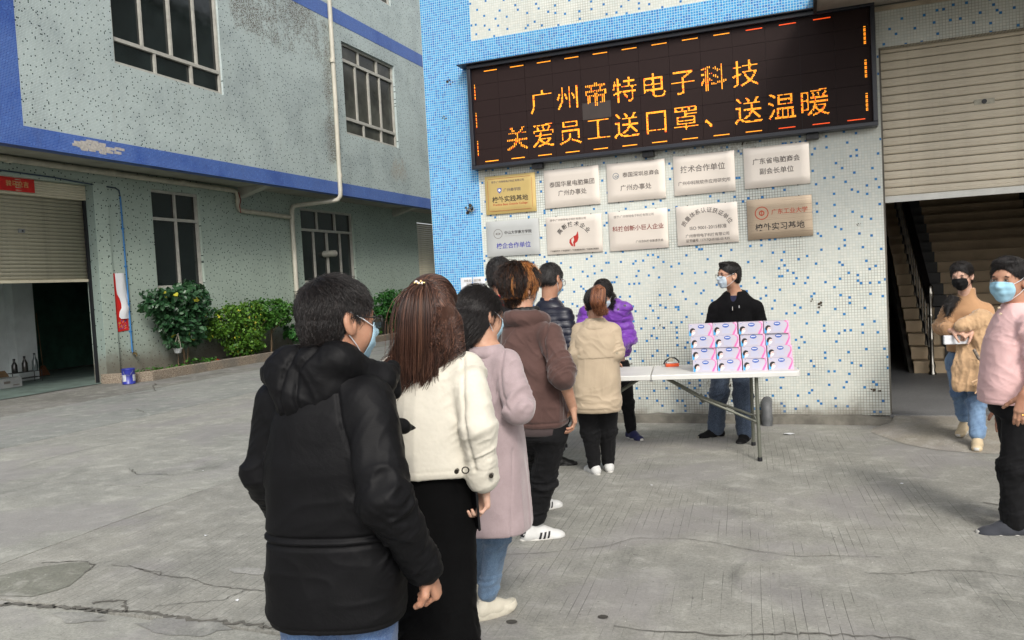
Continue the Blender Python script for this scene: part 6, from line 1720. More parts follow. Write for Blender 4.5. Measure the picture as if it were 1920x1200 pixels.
S = top_sdf(J, [(.925,.158,.14,0),(.94,.163,.147,0),(1.0,.160,.145,0),(1.15,.158,.138,0),(1.26,.158,.122,0),(1.32,.13,.10,0),(1.365,.085,.08,0),(1.385,.07,.07,0)], .0055, .066, .058, .058, {'R':.90,'L':.9}, p=2.6)
V, Q = S.arrays(); V = relax(V, Q, 1); F = Fold(V, normals(V, Q))
F.body(.010, 6, 1.6, .88, 1.3, 31); F.limb(J['shR'], J['elR'], .009, 12, 5, .1, seed=33); F.limb(J['elR'], J['wrR'], .007, 18, 6, .1, seed=34, peak=0, pw=.4); F.limb(J['shL'], J['elL'], .009, 12, 5, .1, seed=35)
F.path([(-1.153, 2.548, 1.348), (-1.141, 2.504, 1.227), (-1.141, 2.51, 1.133), (-1.128, 2.539, 0.959)], -.010, .007, yaw=-20)
F.D += .0008*(vnoise(V*160, 5)-.5)*2; F.groove(.955, .002, .004)
V = F.out(); cj = mk('jacket', V, Q, M_CREAM, p)
rng = np.random.default_rng(4); Nn = normals(V, Q); k = 16000; i_ = rng.choice(len(V), k); fz = rng.normal(size=(k,3))*.5+np.array([0,0,-.5]); st_ = np.stack([V[i_]-Nn[i_]*.001, V[i_]+Nn[i_]*.0014+fz*.0015, V[i_]+Nn[i_]*.0022+fz*.0032], 1)
i_ = 0; st_ = st_[V[rng.choice(len(V), k)][:,2] < -9] if 0 else st_[:3000]
for (q, r0) in (((-1.162, 2.468, 0.971), .008), ((-1.073, 2.559, 0.937), .008)):
    b = MB(); c_ = Vector(q); b.tube([c_, c_+Vector((.006,-.02,0))], r0, 12); mkb('snap_button', b, M_ALU2 if 0 else plain('gunmetal', (70,66,60), .3, .1, metal=.8), cj)
b = MB(); c_ = Vector((-1.132, 2.476, 0.972)); b.tube([c_+Vector((.011*math.cos(a),-.006+.004*math.cos(a),.011*math.sin(a))) for a in [i*math.pi/7 for i in range(15)]], .0024, 6, cap=False); mkb('ring_fastener', b, plain('gunmetal', (70,66,60)), cj)
# hair: half tied back, long
C_BRN = plain('brown_hair_base', (52,32,24), .6, .25, 30); H_BRN = hair_mat('brown_hair', [(0,(34,22,18)),(.5,(64,42,34)),(.85,(92,62,50)),(1,(118,84,66))], .36)
def ex(S):
    S.ell(H.P((0,-.075,.02)), V3(.078,.062,.085)*H.s, H.M, .04); S.chain([(-1.273, 2.574, 1.486), (-1.279, 2.568, 1.41), (-1.303, 2.546, 1.359)], [.078,.068,.035], .05)
    S.cap((-1.231, 2.632, 1.48), (-1.198, 2.62, 1.403), .032, .018, .04); S.cap((-1.349, 2.587, 1.468), (-1.38, 2.539, 1.376), .036, .020, .04)
ho, V, Q = hair_cap(H, .007, C_BRN, p, 'long', ex)
rng = np.random.default_rng(8); n_ = 9000; i_ = rng.choice(len(V), n_); P0 = V[i_]; N0 = normals(V, Q)[i_]
org = V3((-1.288, 2.615, 1.561)); aR_ = fr(-20)[0]; lt_ = (P0-org)@aR_
clump = vnoise(np.stack([lt_*55, P0[:,1]*30, P0[:,2]*5], 1), 3)-.5
tgt_z = np.where(lt_ < .02, 1.28, 1.37)+rng.normal(size=n_)*.03 + .30*np.abs(lt_+.03) + clump*.10
ro = np.zeros((n_, 9, 3))
for q in range(9):
    t = q/8; z = P0[:,2]*(1-t)+np.minimum(tgt_z, P0[:,2]-.02)*t
    sp = 1.0+.25*t; px = org+aR_[None]*(lt_*sp-.035*t*(t*1.0)+clump*.06*t*t+.010*t*np.sin(t*9+lt_*40+clump*4))[:,None]
    dep = (P0-org)@fr(-20)[1]; dep2 = dep*(1-t)+(-.115+.03*t)*t
    # keep outside the jacket back
    pt = px+fr(-20)[1][None]*dep2[:,None]; ro[:,q] = pt; ro[:,q,2] = z
    ro[:,q] += N0*(.004*math.sin(math.pi*t)) 
ro = push_out(H.mass, ro, -fr(-20)[1]); strands('hair_strand', ro, .0012, H_BRN, ho)
# crown section drawn to the clip on the left
cl = V3((-1.304, 2.569, 1.617)); i_ = rng.choice(np.where(V[:,2] > 1.53)[0], 2600); P0 = V[i_]; ro = np.zeros((2600, 7, 3)); c0 = H.P((0,-.018,.036))
for q in range(7):
    t = q/6; pt = P0*(1-t)+cl*t; d_ = pt-c0; L_ = np.linalg.norm(d_, axis=1, keepdims=True); R0 = np.linalg.norm(P0-c0, axis=1, keepdims=True)*(1-t)+np.linalg.norm(cl-c0)*t; ro[:,q] = c0+d_/L_*(R0+.004)
strands('hair_strand', ro, .0012, H_BRN, ho)
n_ = 1500; ro = np.zeros((n_, 8, 3)); g = rng.normal(size=(n_,3)); 
tail = [V3((-1.299, 2.56, 1.617)), V3((-1.302, 2.504, 1.584)), V3((-1.306, 2.477, 1.511)), V3((-1.309, 2.472, 1.419)), V3((-1.325, 2.482, 1.325))]
for q in range(8):
    t = q/7*4; a0 = int(min(3, math.floor(t))); ff_ = t-a0; c_ = tail[a0]*(1-ff_)+tail[a0+1]*ff_; wd = .006+.022*math.sin(min(1, q/4)*1.5); ro[:,q] = c_+g*np.array([1,.6,.4])*wd+np.array([0,0,0])
ro[:,7,2] += rng.normal(size=n_)*.03
ro = push_out(H.mass, ro, -fr(-20)[1], .006); strands('ponytail_strand', ro, .0012, H_BRN, ho)
b = MB(); c_ = Vector((-1.295, 2.54, 1.621))
for q in range(7): b.lathe([(.0,-.006),(.006,-.003),(.006,.003),(.0,.006)], tuple(c_+Vector((-.018+.006*q, -.012, .004*math.sin(q*2)))), 7, q % 2)
mkb('hair_clip', b, [plain('clip_gold', (200,170,120), .25, .1, metal=.9), plain('clip_pearl', (226,216,208), .3, .05)], p)
q = tag(empty('mobile_phone', tuple(V3((-1.142, 2.612, 0.805))+V3(-.6,-.8,0)*.026)), 'black mobile phone held low in the hand of the woman in the cream jacket', 'phone')
q.rotation_euler = (R(4), R(8), R(-50))
b = MB(); b.bbox((-.036,-.004,-.074), (.036,.004,.074), .0035); link(bpy.data.objects.new('case', b.mesh('case', plain('phone_black', (14,14,18), .2, .05))), q)
b = MB(); b.bbox((-.0345,.0035,-.0725), (.0345,.0052,.0725), .0012); link(bpy.data.objects.new('screen', b.mesh('screen', plain('phone_glass', (8,8,12), .05, .0))), q)
b = MB(); b.box((-.0366,-.003,-.05), (-.0358,.003,.05)); link(bpy.data.objects.new('metal_edge', b.mesh('metal_edge', M_STEEL)), q)

# ---- 3. woman in the mauve coat
J = dict(head=(-1.403, 3.337, 1.467), neck=(-1.387, 3.315, 1.319), pel=(-1.413, 3.335, 0.834), shL=(-1.505, 3.395, 1.249), elL=(-1.538, 3.405, 1.043), wrL=(-1.558, 3.606, 0.93), shR=(-1.274, 3.279, 1.249), elR=(-1.204, 3.221, 1.055), wrR=(-1.362, 3.458, 0.997), yaw=0)
p = person('woman in a long mauve wool coat with black tied-back hair, jeans and cream trainers', J['head'])
H = Head(J['head'], 30, -14, 4, .98)
aR = lat((-1.51, 3.497, 0.0), 30, 0, -.02, .100); aL = lat((-1.673, 3.695, 0.0), 5, 0, 0, .100)
make_body(p, J, H, SK, aR, aL, [dict(wrist=J['wrR'], d=(-.3,.6,.1), n=(0,0,1), thumb=1, s=.9)], h=.0055)
trousers(p, J, aR, aL, jeans_mat('mid_denim', (62,88,116), (94,120,146)), .056, .050, .048, .05, .008, seed=24, amp=.006, cut=.08)
M_MAUVE = cloth('mauve_wool', (158,142,144), .08, .95, .4, .3, 260, .4, .1, 12)
S = top_sdf(J, [(.487,.180,.155,0),(.50,.186,.16,0),(.62,.180,.155,0),(.85,.168,.145,0),(1.0,.155,.135,0),(1.12,.152,.13,0),(1.22,.145,.115,0),(1.28,.11,.09,0),(1.33,.07,.07,0)], .0055, .064, .058, .050, .9, p=2.4)
V, Q = S.arrays(); V = relax(V, Q, 1); F = Fold(V, normals(V, Q))
F.body(.014, 6, 1.5, .5, 1.2, 41); F.limb(J['shR'], J['elR'], .012, 14, 7, .1, seed=43, peak=1, pw=.4, skew=1); F.path([(-1.247, 3.174, 1.311), (-1.254, 3.146, 1.222), (-1.243, 3.146, 1.12), (-1.223, 3.15, 1.062)], -.008, .006, yaw=-18)
F.path([(-1.237, 3.189, 0.87), (-1.269, 3.189, 0.447)], -.003, .004, yaw=-18)
V = F.out(); cj = mk('coat', V, Q, M_MAUVE, p)
S = SDF(.006); nk = V3(J['neck']); a_, f_, u_ = fr(8); ts = np.linspace(-2.0, 2.0, 9)
S.chain([nk+a_*math.sin(t)*.078-f_*math.cos(t)*.070+u_*(-.02-.05*(abs(t)/2)**2) for t in ts], [.026]*9, .02); V, Q = S.arrays(); mk('collar', V, Q, M_MAUVE, cj)
def ex(S): S.ell(H.P((0,-.055,-.02)), V3(.080,.072,.095)*H.s, H.M, .04); S.cap(H.P((0,-.060,-.06)), H.P((-.01,-.055,-.115)), .054, .04, .04)
ho, V, Q = hair_cap(H, .006, C_BLK, p, 'long', ex)
strands('hair_strand', cap_strands(H, V, Q, 4500, .09, lambda l: np.stack([l[:,0]*.3, -.55+0*l[:,0], -.8+.2*l[:,2]/.1], 1), .001, .001, 5, .001, jitter=.06), .001, H_BLK, ho)
face_mask(H, M_MASKB, p); eyes(H, p)
W_SOLE = plain('cream_sole', (196,190,174), .6, .1, 20); W_UP = cloth('cream_leather', (198,192,176), .06, .5, .1, 0, 200, .1)
shoe(p, aR, 36, W_UP, W_SOLE, .86, .27, .026, None, 0, laces=W_SOLE); shoe(p, aL, 10, W_UP, W_SOLE, .86, .27, .026)

# ---- 4. man in the brown hoodie
J = dict(head=(-1.624, 4.468, 1.578), neck=(-1.594, 4.45, 1.413), pel=(-1.548, 4.458, 0.776), shL=(-1.736, 4.54, 1.289), elL=(-1.777, 4.545, 1.038), wrL=(-1.81, 4.789, 0.817), shR=(-1.422, 4.381, 1.296), elR=(-1.332, 4.286, 1.069), wrR=(-1.319, 4.41, 0.868), yaw=-2)
p = person('man in a brown hoodie with orange-streaked hair and striped white trainers', J['head'])
H = Head(J['head'], 26, -8, 2, 1.03)
aR = lat((-1.679, 4.646, 0.0), 55, 0, 0, .098); aL = lat((-1.851, 5.252, 0.0), 45, 0, 0, .098)
make_body(p, J, H, SK, aR, aL, [dict(wrist=J['wrR'], d=(.02,.15,-1), n=(-.85,-.35,0), thumb=1, curl=(.45,.5,.55,.6,.25), s=1.0), dict(wrist=J['wrL'], d=(0,.6,-.5), n=(1,0,0), thumb=1, s=1.0)], h=.0055)
M_BT = cloth('black_cotton', (24,24,27), .2, .9, .2)
trousers(p, J, aR, aL, M_BT, .088, .070, .058, .06, .008, seed=54, amp=.009, cut=.16, seat=(.155,.125))
M_HOOD = cloth('faded_brown_fleece', (84,64,60), .16, .95, .35, .25, 300, .35, .1, 5); M_RIB = cloth('brown_rib', (70,60,60), .1, .95, .3, 0, 500, .3)
S = top_sdf(J, [(.752,.168,.138,0),(.775,.178,.147,0),(.84,.184,.152,0),(.98,.178,.145,0),(1.12,.176,.14,0),(1.24,.172,.13,0),(1.32,.155,.112,0),(1.38,.11,.09,0),(1.42,.07,.07,0)], .006, .070, .058, .054, {'R':.10,'L':.8}, p=2.3)
V, Q = S.arrays(); V = relax(V, Q, 1); F = Fold(V, normals(V, Q))
F.body(.016, 5, 4, .80, 1.25, 51, skew=.6); F.body(.012, 12, 4, .77, .92, 52); F.limb(J['shR'], J['elR'], .013, 22, 6, .12, peak=1.0, pw=.5, seed=53); F.path([(-1.407, 4.327, 1.382), (-1.423, 4.261, 1.267), (-1.406, 4.261, 1.116)], -.01, .007, yaw=-18); F.groove(.785, .006, .006)
V = F.out(); cj = mk('hoodie', V, Q, M_HOOD, p)
b = MB(); a_, f_, u_ = fr(-2); pl_ = V3(J['pel']); rg = []
for z_, g_ in ((.706,-.006),(.714,.003),(.750,.004),(.760,-.002)):
    for i in range(36):
        a = 2*math.pi*i/36; rg.append(tuple(pl_*[1,1,0]+a_*(.166+g_)*math.cos(a)+f_*(.133+g_)*math.sin(a)+u_*z_))
b.add(rg, [(k*36+i, k*36+(i+1) % 36, (k+1)*36+(i+1) % 36, (k+1)*36+i) for k in range(3) for i in range(36)] + [tuple(range(35,-1,-1))], 0, True); mkb('waistband', b, M_RIB, cj)
el, wr = V3(J['elR']), V3(J['wrR']); cuff_ring(p, el, el+(wr-el)*.22, .053, M_RIB, 'cuff', .045, cj)
S = SDF(.006); nk = V3(J['neck'])
ts = np.linspace(-2.1, 2.1, 11); S.chain([nk+a_*math.sin(t)*.108-f_*math.cos(t)*.09+u_*(-.012-.04*(abs(t)/2.1)**2) for t in ts], [.036]*11, .03)
S.ell((-1.556, 4.366, 1.255), (.13,.040,.095), rotz_(R(-8)), .04); S.ell((-1.642, 4.369, 1.216), (.065,.04,.065), rotz_(R(-8)), .04)
V, Q = S.arrays(); V = relax(V, Q, 1); F = Fold(V, normals(V, Q)); F.body(.010, 8, 6, 1.1, 1.6, 61, skew=.7); mk('hood', F.out(), Q, M_HOOD, p)
S = SDF(.006); S.chain([nk+a_*math.sin(t)*.070-f_*math.cos(t)*.064+u_*(.028) for t in np.linspace(-2.6, 2.6, 11)], [.018]*11, .01); S.chain([nk+a_*math.sin(t)*.074-f_*math.cos(t)*.068+u_*(.004) for t in np.linspace(-2.6, 2.6, 11)], [.02]*11, .01); V, Q = S.arrays(); mk('undershirt_collar', V, Q, C_BLK, p)
H_DYE = hair_mat('dark_brown_hair', [(0,(20,14,12)),(.7,(34,22,16)),(1,(74,44,24))], .4); H_ORG = hair_mat('bleached_hair', [(0,(112,62,28)),(.5,(160,98,48)),(1,(196,140,82))], .4); C_DYE = plain('dyed_hair_base', (30,20,16), .7, .3, 30)
def ex(S): S.ell(H.P((0,-.02,.050)), V3(.097,.114,.092)*H.s, H.M, .03)
H.big = True
ho, V, Q = hair_cap(H, .007, C_DYE, p, 'short', ex)
st_ = cap_strands(H, V, Q, 8000, .075, lambda l: np.stack([l[:,0]*.2+.03, l[:,1]*.2, -.9+0*l[:,0]], 1), .0016, .007, 6, .003, jitter=.10, k=7)
lk = vnoise((st_[:,0]-H.c)@H.M*np.array([34,34,5])+9, 4) + .10*((st_[:,0]-H.c)@H.M)[:,0]/.08 + .10*np.random.default_rng(3).random(len(st_)); og = lk > .77
strands('hair_strand', st_[~og], .0016, H_DYE, ho); strands('hair_strand', st_[og], .0017, H_ORG, ho)
face_mask(H, M_MASKW, p); eyes(H, p)
SW = cloth('white_leather', (198,198,196), .04, .45, .05, 0, 200, .08); SWs = plain('white_sole', (188,186,180), .6, .06, 20); SB = ink('stripe_black', (22,22,26))
shoe(p, aR, 58, SW, SWs, 1.04, .27, .004, SB); shoe(p, aL, 40, SW, SWs, 1.0, .27, .004, SB)

# ---- 5. man with a red collar, mostly hidden
J = dict(head=(-2.005, 5.131, 1.655), neck=(-1.952, 5.088, 1.478), pel=(-1.929, 5.121, 0.874), shL=(-2.107, 5.186, 1.384), elL=(-2.129, 5.167, 1.168), wrL=(-2.149, 5.365, 0.995), shR=(-1.803, 5.033, 1.381), elR=(-1.777, 4.98, 1.178), wrR=(-1.832, 5.165, 1.015), yaw=-15)
p = person('man with short black hair and a bright red collar, hidden behind the brown hoodie', J['head'])
H = Head(J['head'], -5, -12, 0, 1.0)
aR = lat((-1.891, 5.116, 0.0), -20, 0, 0, .098); aL = lat((-2.03, 5.303, 0.0), -20, 0, 0, .098)
make_body(p, J, H, SK3, aR, aL, h=.006)
trousers(p, J, aR, aL, jeans_mat('dark_navy_denim', (26,34,58), (36,46,74)), .09, .07, .062, seed=64)
S = top_sdf(J, [(.80,.17,.13,0),(1.0,.17,.135,0),(1.2,.175,.135,0),(1.34,.16,.12,0),(1.43,.11,.09,0),(1.49,.07,.07,0)], .009, .075, .062, .05); V, Q = S.arrays(); F = Fold(V, normals(V, Q)); F.body(.008, 6, 8, .8, 1.4, 66); mk('jacket', F.out(), Q, cloth('charcoal_jacket', (36,34,38), .1), p)
S = SDF(.006); nk = V3(J['neck']); a_, f_, u_ = fr(-15); S.chain([nk+a_*math.sin(t)*.078-f_*math.cos(t)*.072+u_*(.030-.02*abs(t)/2.2) for t in np.linspace(-2.2, 2.2, 9)], [.022]*9, .01); S.chain([nk+a_*math.sin(t)*.09-f_*math.cos(t)*.08+u_*(.0-.02*abs(t)/2.2) for t in np.linspace(-2.2, 2.2, 9)], [.024]*9, .02); V, Q = S.arrays(); mk('collar', V, Q, cloth('scarlet_cotton', (206,28,26), .06), p)
ho, V, Q = hair_cap(H, .007, C_BLK, p, 'short'); strands('hair_strand', cap_strands(H, V, Q, 2500, .04, flow_short, .0016, .004, 7, .003, jitter=.2), .0016, H_BLK, ho)
shoe(p, aR, -15, SW, SWs, 1.0, .27, .006); shoe(p, aL, -30, SW, SWs, 1.0, .27, .006)

# ---- 6. man in the navy down jacket
J = dict(head=(-2.012, 6.303, 1.617), neck=(-2.035, 6.286, 1.433), pel=(-2.004, 6.162, 0.855), shL=(-2.183, 6.331, 1.321), elL=(-2.178, 6.216, 1.116), wrL=(-2.186, 6.527, 0.974), shR=(-1.895, 6.225, 1.308), elR=(-1.844, 6.181, 1.089), wrR=(-1.886, 6.481, 0.987), yaw=5)
p = person('man in a navy quilted down jacket, head bowed, beyond the brown hoodie', J['head'])
H = Head(J['head'], 24, -22, 6, 1.03)
aR = lat((-2.159, 6.58, 0.0), 70, 0, 0, .098); aL = lat((-2.331, 6.682, 0.0), 20, 0, 0, .098)
make_body(p, J, H, SK3, aR, aL, [dict(wrist=J['wrR'], d=(0,.8,-.3), n=(0,0,-1), thumb=-1, s=1.0)], h=.006)
trousers(p, J, aR, aL, M_BT, .09, .075, .066, seed=74)
S = top_sdf(J, [(.84,.165,.135,0),(.9,.175,.145,0),(1.1,.178,.148,0),(1.25,.180,.142,0),(1.35,.155,.12,0),(1.42,.10,.09,0),(1.47,.068,.068,0)], .0085, .078, .07, .056, p=2.3)
V, Q = S.arrays(); F = Fold(V, normals(V, Q)); F.D += .012*(np.sqrt(np.abs(np.sin(math.pi*V[:,2]/.058)))-.6)
mk('down_jacket', F.out(), Q, cloth('navy_nylon', (26,30,52), .12, .42, .25, 0, 260, .1, .45), p)
ho, V, Q = hair_cap(H, .007, C_BLK, p, 'short'); strands('hair_strand', cap_strands(H, V, Q, 2500, .035, flow_short, .0018, .003, 8, .002, jitter=.15), .0018, H_BLK, ho)
face_mask(H, M_MASKB, p); glasses(H, p)
shoe(p, aR, 75, cloth('black_leather', (20,20,20), .1, .5), plain('black_sole', (22,22,22), .7, .1), 1.05, .27, .012); shoe(p, aL, 10, cloth('black_leather', (20,20,20)), plain('black_sole', (22,22,22)), 1.05, .27, .012)

# ---- 7. woman in the beige trench coat
J = dict(head=(-1.657, 6.319, 1.39), neck=(-1.636, 6.214, 1.257), pel=(-1.655, 6.202, 0.726), shL=(-1.765, 6.204, 1.184), elL=(-1.779, 6.126, 1.003), wrL=(-1.802, 6.347, 0.892), shR=(-1.51, 6.236, 1.174), elR=(-1.475, 6.198, 1.007), wrR=(-1.562, 6.418, 0.925), yaw=-14)
p = person('short woman in a beige trench coat with a caped back, black leggings and white trainers', J['head'])
H = Head(J['head'], -22, -28, 0, .98)
aR = lat((-1.647, 6.452, 0.0), -20, 0, .0, .09); aL = lat((-1.739, 6.347, 0.0), -30, 0, .0, .09)
make_body(p, J, H, SK, aR, aL, [dict(wrist=J['wrL'], d=(.1,.8,-.4), n=(0,0,-1), thumb=1, s=.9), dict(wrist=J['wrR'], d=(-.1,.8,-.2), n=(0,0,-1), thumb=-1, s=.9)], h=.006)
trousers(p, J, aR, aL, M_BT, .098, .072, .050, seed=84, amp=.005, seat=(.18,.14))
M_BEI = cloth('beige_gabardine', (172,156,134), .07, .8, .15, 0, 500, .15, .2, 5)
S = top_sdf(J, [(.545,.186,.150,0),(.57,.192,.158,0),(.72,.198,.160,0),(.9,.186,.152,0),(1.05,.180,.145,0),(1.15,.172,.135,0),(1.21,.14,.11,0),(1.26,.09,.08,0),(1.29,.075,.072,0)], .0065, .072, .062, .052, p=2.6)
V, Q = S.arrays(); V = relax(V, Q, 1); F = Fold(V, normals(V, Q))
F.body(.016, 6, 12, .56, .74, 81, skew=.3); F.body(.010, 8, 2.5, .72, .98, 82); F.body(.010, 6, 5, .98, 1.2, 83, skew=.5); F.limb(J['shL'], J['elL'], .010, 20, 5, .1, seed=85, peak=1, pw=.4); F.limb(J['shR'], J['elR'], .010, 20, 5, .1, seed=86, peak=1, pw=.4); F.groove(.575, .003, .005)
V = F.out(); cj = mk('trench_coat', V, Q, M_BEI, p)
S = SDF(.0075); S.loft(secs(J['pel'], J['neck'], [(.975,.194,.158,0),(1.0,.193,.158,0),(1.10,.186,.150,0),(1.17,.168,.138,0),(1.22,.13,.108,0),(1.25,.10,.09,0)], -14), R(-14), 2.5, .03)
V, Q = S.arrays(); V = relax(V, Q, 1); fwd = (V-V3(J['pel']))@fr(-14)[1]; F = Fold(V, normals(V, Q)); F.body(.012, 6, 6, .98, 1.2, 88, skew=.6)
V = F.out(); keep = (fwd < .02); Q = Q[keep[Q].all(1)]; mk('cape_yoke', V, Q, M_BEI, cj)
S = SDF(.006); nk = V3(J['neck']); a_, f_, u_ = fr(-14); S.chain([nk+a_*math.sin(t)*.082-f_*math.cos(t)*.078+u_*(-.005-.02*abs(t)/2) for t in np.linspace(-2.2, 2.2, 11)], [.024]*11, .02); S.chain([nk+a_*math.sin(t)*.105-f_*math.cos(t)*.098+u_*(-.045-.01*abs(t)/2) for t in np.linspace(-2.0, 2.0, 11)], [.02]*11, .03); V, Q = S.arrays(); mk('coat_collar', V, Q, M_BEI, cj)
for q in ((-1.719, 5.978, 1.009), (-1.435, 6.064, 1.019)):
    b = MB(); c_ = Vector(q); b.tube([c_, c_+Vector((.004,-.012,0))], .010, 10); mkb('button', b, plain('horn_button', (150,140,120), .4, .1), cj)
def ex(S): S.ell(H.P((0,-.07,.03)), V3(.080,.06,.075)*H.s, H.M, .03)
ho, V, Q = hair_cap(H, .007, C_BLK, p, 'short', ex); strands('hair_strand', cap_strands(H, V, Q, 2000, .05, lambda l: np.stack([-l[:,0]*2, -.2+0*l[:,0], .7+0*l[:,0]], 1), .0016, .003, 9, .003, jitter=.1), .0016, H_BLK, ho)
C_RED = plain('auburn_hair_base', (82,48,34), .6, .3, 30); H_RED = hair_mat('auburn_hair', [(0,(54,30,22)),(.5,(104,62,42)),(1,(158,104,70))], .38)
rng = np.random.default_rng(12); n_ = 2200; tl = [V3((-1.624, 6.189, 1.539)), V3((-1.568, 6.102, 1.521)), V3((-1.574, 6.074, 1.422)), V3((-1.569, 6.104, 1.337))]; ro = np.zeros((n_, 7, 3)); g = rng.normal(size=(n_,3))*.5; g /= np.maximum(1, np.linalg.norm(g, axis=1, keepdims=True))
for q in range(7):
    t = q/6*3; a0 = int(min(2, math.floor(t))); ff_ = t-a0; c_ = tl[a0]*(1-ff_)+tl[a0+1]*ff_; ro[:,q] = c_+g*np.array([1,.7,.5])*[.012,.035,.052,.060,.060,.056,.048][q]
ro[:,6] += np.array([.03,0,.0])*rng.random((n_,1))+rng.normal(size=(n_,3))*.008
S = SDF(.007); S.chain([tl[0], tl[1], tl[2], tl[3]], [.012,.034,.042,.03], .02); V, Q = S.arrays(); pt_ = mk('ponytail', V, Q, C_RED, p); ro = push_out(S, ro, -fr(-14)[1], .002); strands('ponytail_strand', ro, .0018, H_RED, pt_)
face_mask(H, M_MASKW, p)
shoe(p, aR, -28, SW, SWs, .92, .27, .004); shoe(p, aL, -38, SW, SWs, .92, .27, .004)

# ---- 8. woman in the purple puffer, bent over the table
J = dict(head=(-1.838, 7.324, 1.453), neck=(-1.833, 7.512, 1.334), pel=(-1.863, 7.726, 0.686), shR=(-2.013, 7.42, 1.264), elR=(-2.066, 7.348, 1.076), wrR=(-1.904, 7.168, 0.967), shL=(-1.731, 7.589, 1.234), elL=(-1.69, 7.572, 1.017), wrL=(-1.755, 7.277, 0.939), yaw=170)
p = person('woman in a shiny purple puffer jacket bending forward behind the beige trench coat', J['head'])
H = Head(J['head'], 172, -40, 0, .98)
aR = lat((-2.003, 7.759, 0.0), 170, 0, -.02, .098); aL = lat((-1.727, 7.784, 0.0), 150, 0, -.02, .098)
make_body(p, J, H, SK2, aR, aL, [dict(wrist=J['wrL'], d=(-.5,-.6,-.5), n=(0,0,-1), thumb=-1, s=.9)], h=.006)
trousers(p, J, aR, aL, M_BT, .088, .062, .050, seed=94, amp=.006, top=.1)
S = top_sdf(J, [(.83,.155,.13,0),(.86,.165,.14,0),(1.0,.185,.15,0),(1.15,.19,.15,0),(1.27,.175,.14,0),(1.36,.13,.11,0),(1.40,.09,.09,0)], .0085, .092, .088, .062, p=2.3)
S.chain([V3(J['neck'])+fr(170)[0]*math.sin(t)*.115-fr(170)[1]*math.cos(t)*.09+np.array([0,0,.01-.05*abs(t)/2.2]) for t in np.linspace(-2.2, 2.2, 9)], [.045]*9, .03)
S.ell((-1.682, 7.483, 1.309), (.08,.06,.055), None, .03); S.ell((-2.024, 7.354, 1.309), (.06,.05,.05), None, .03)
V, Q = S.arrays(); V = relax(V, Q, 1); F = Fold(V, normals(V, Q)); F.quilt(.075, .016, J['elL'], J['shL'], .13); F.D += .012*(np.sqrt(np.abs(np.sin(math.pi*(V[:,2]+.15*V[:,0])/.115)))-.6); F.body(.012, 9, 11, .8, 1.5, 96, skew=.5)
cj = mk('puffer_jacket', F.out(), Q, cloth('purple_nylon', (106,50,152), .14, .5, .3, 0, 260, .1, .5), p)
for q in ((-1.694, 7.307, 1.308), (-1.641, 7.35, 1.339), (-2.074, 7.226, 1.267)):
    b = MB(); c_ = Vector(q); b.tube([c_, c_+Vector((.0,-.02,0))], .011, 10); mkb('snap_button', b, plain('silver_snap', (200,200,205), .2, .05, metal=.9), cj)
def ex(S): S.ell(H.P((0,-.05,.085)), V3(.045,.05,.04)*H.s, H.M, .03); S.cap(H.P((-.07,.0,-.02)), H.P((-.06,.03,-.10)), .03, .022, .03)
ho, V, Q = hair_cap(H, .007, C_BLK, p, 'long', ex); strands('hair_strand', cap_strands(H, V, Q, 2500, .07, lambda l: np.stack([l[:,0]*2, -.2+0*l[:,0], -.6+0*l[:,0]], 1), .0016, .006, 10, .008, jitter=.3), .0016, H_BLK, ho)
face_mask(H, M_MASKW, p); eyes(H, p, True)
SNV = cloth('navy_mesh_shoe', (34,36,72), .15, .8); 
shoe(p, aR, 175, SNV, SWs, 1.0, .27, .004, laces=SWs); shoe(p, aL, 135, SNV, SWs, 1.0, .27, .004, laces=SWs)

# ---- 9. man behind the table
J = dict(head=(-0.738, 7.798, 1.569), neck=(-0.694, 7.882, 1.398), pel=(-.75,7.93,.86), shR=(-0.872, 7.871, 1.253), elR=(-0.944, 7.874, 0.983), wrR=(-0.823, 7.679, 0.88), shL=(-0.514, 7.878, 1.249), elL=(-0.459, 7.929, 0.985), wrL=(-0.569, 7.689, 0.873), yaw=185)
p = person('man in a black zip hoodie, glasses and a mask standing behind the table, looking left', J['head'])
H = Head(J['head'], 232, 0, 0, 1.0)
aR = lat((-0.933, 7.959, 0.0), 215, 0, -.0, .098); aL = lat((-0.648, 7.778, 0.0), 186, 0, -.02, .098)
make_body(p, J, H, SK, aR, aL, [dict(wrist=J['wrR'], d=(.5,-.6,-.4), n=(0,0,-1), thumb=-1, s=1.0), dict(wrist=J['wrL'], d=(-.4,-.6,-.4), n=(0,0,-1), thumb=1, s=1.0)], h=.0055)
trousers(p, J, aR, aL, jeans_mat('dark_denim', (30,42,62), (46,60,82)), .10, .082, .076, .06, .008, seed=104, amp=.009, seat=(.175,.135))
M_BH = cloth('black_fleece', (22,22,24), .15, .95, .3, .1, 400, .2, .1)
S = top_sdf(J, [(.80,.17,.14,0),(.85,.185,.15,0),(1.02,.19,.155,0),(1.18,.192,.15,0),(1.29,.185,.14,0),(1.36,.145,.11,0),(1.41,.09,.085,0)], .0065, .072, .066, .052, p=2.2)
a_, f_, u_ = fr(185); nk = V3(J['neck'])
S.ell(nk+f_*.095+u_*.005, (.035,.06,.085), rotz_(R(185)), .02, 's')
S.cap(nk+a_*.08-u_*.02, nk+f_*.12-u_*.14+a_*.02, .022, .016, .02); S.cap(nk-a_*.08-u_*.02, nk+f_*.12-u_*.14-a_*.02, .022, .016, .02)
S.chain([nk+a_*math.sin(t)*.084-f_*math.cos(t)*.07+u_*(.005-.04*abs(t)/2) for t in np.linspace(-1.9, 1.9, 9)], [.026]*9, .03)
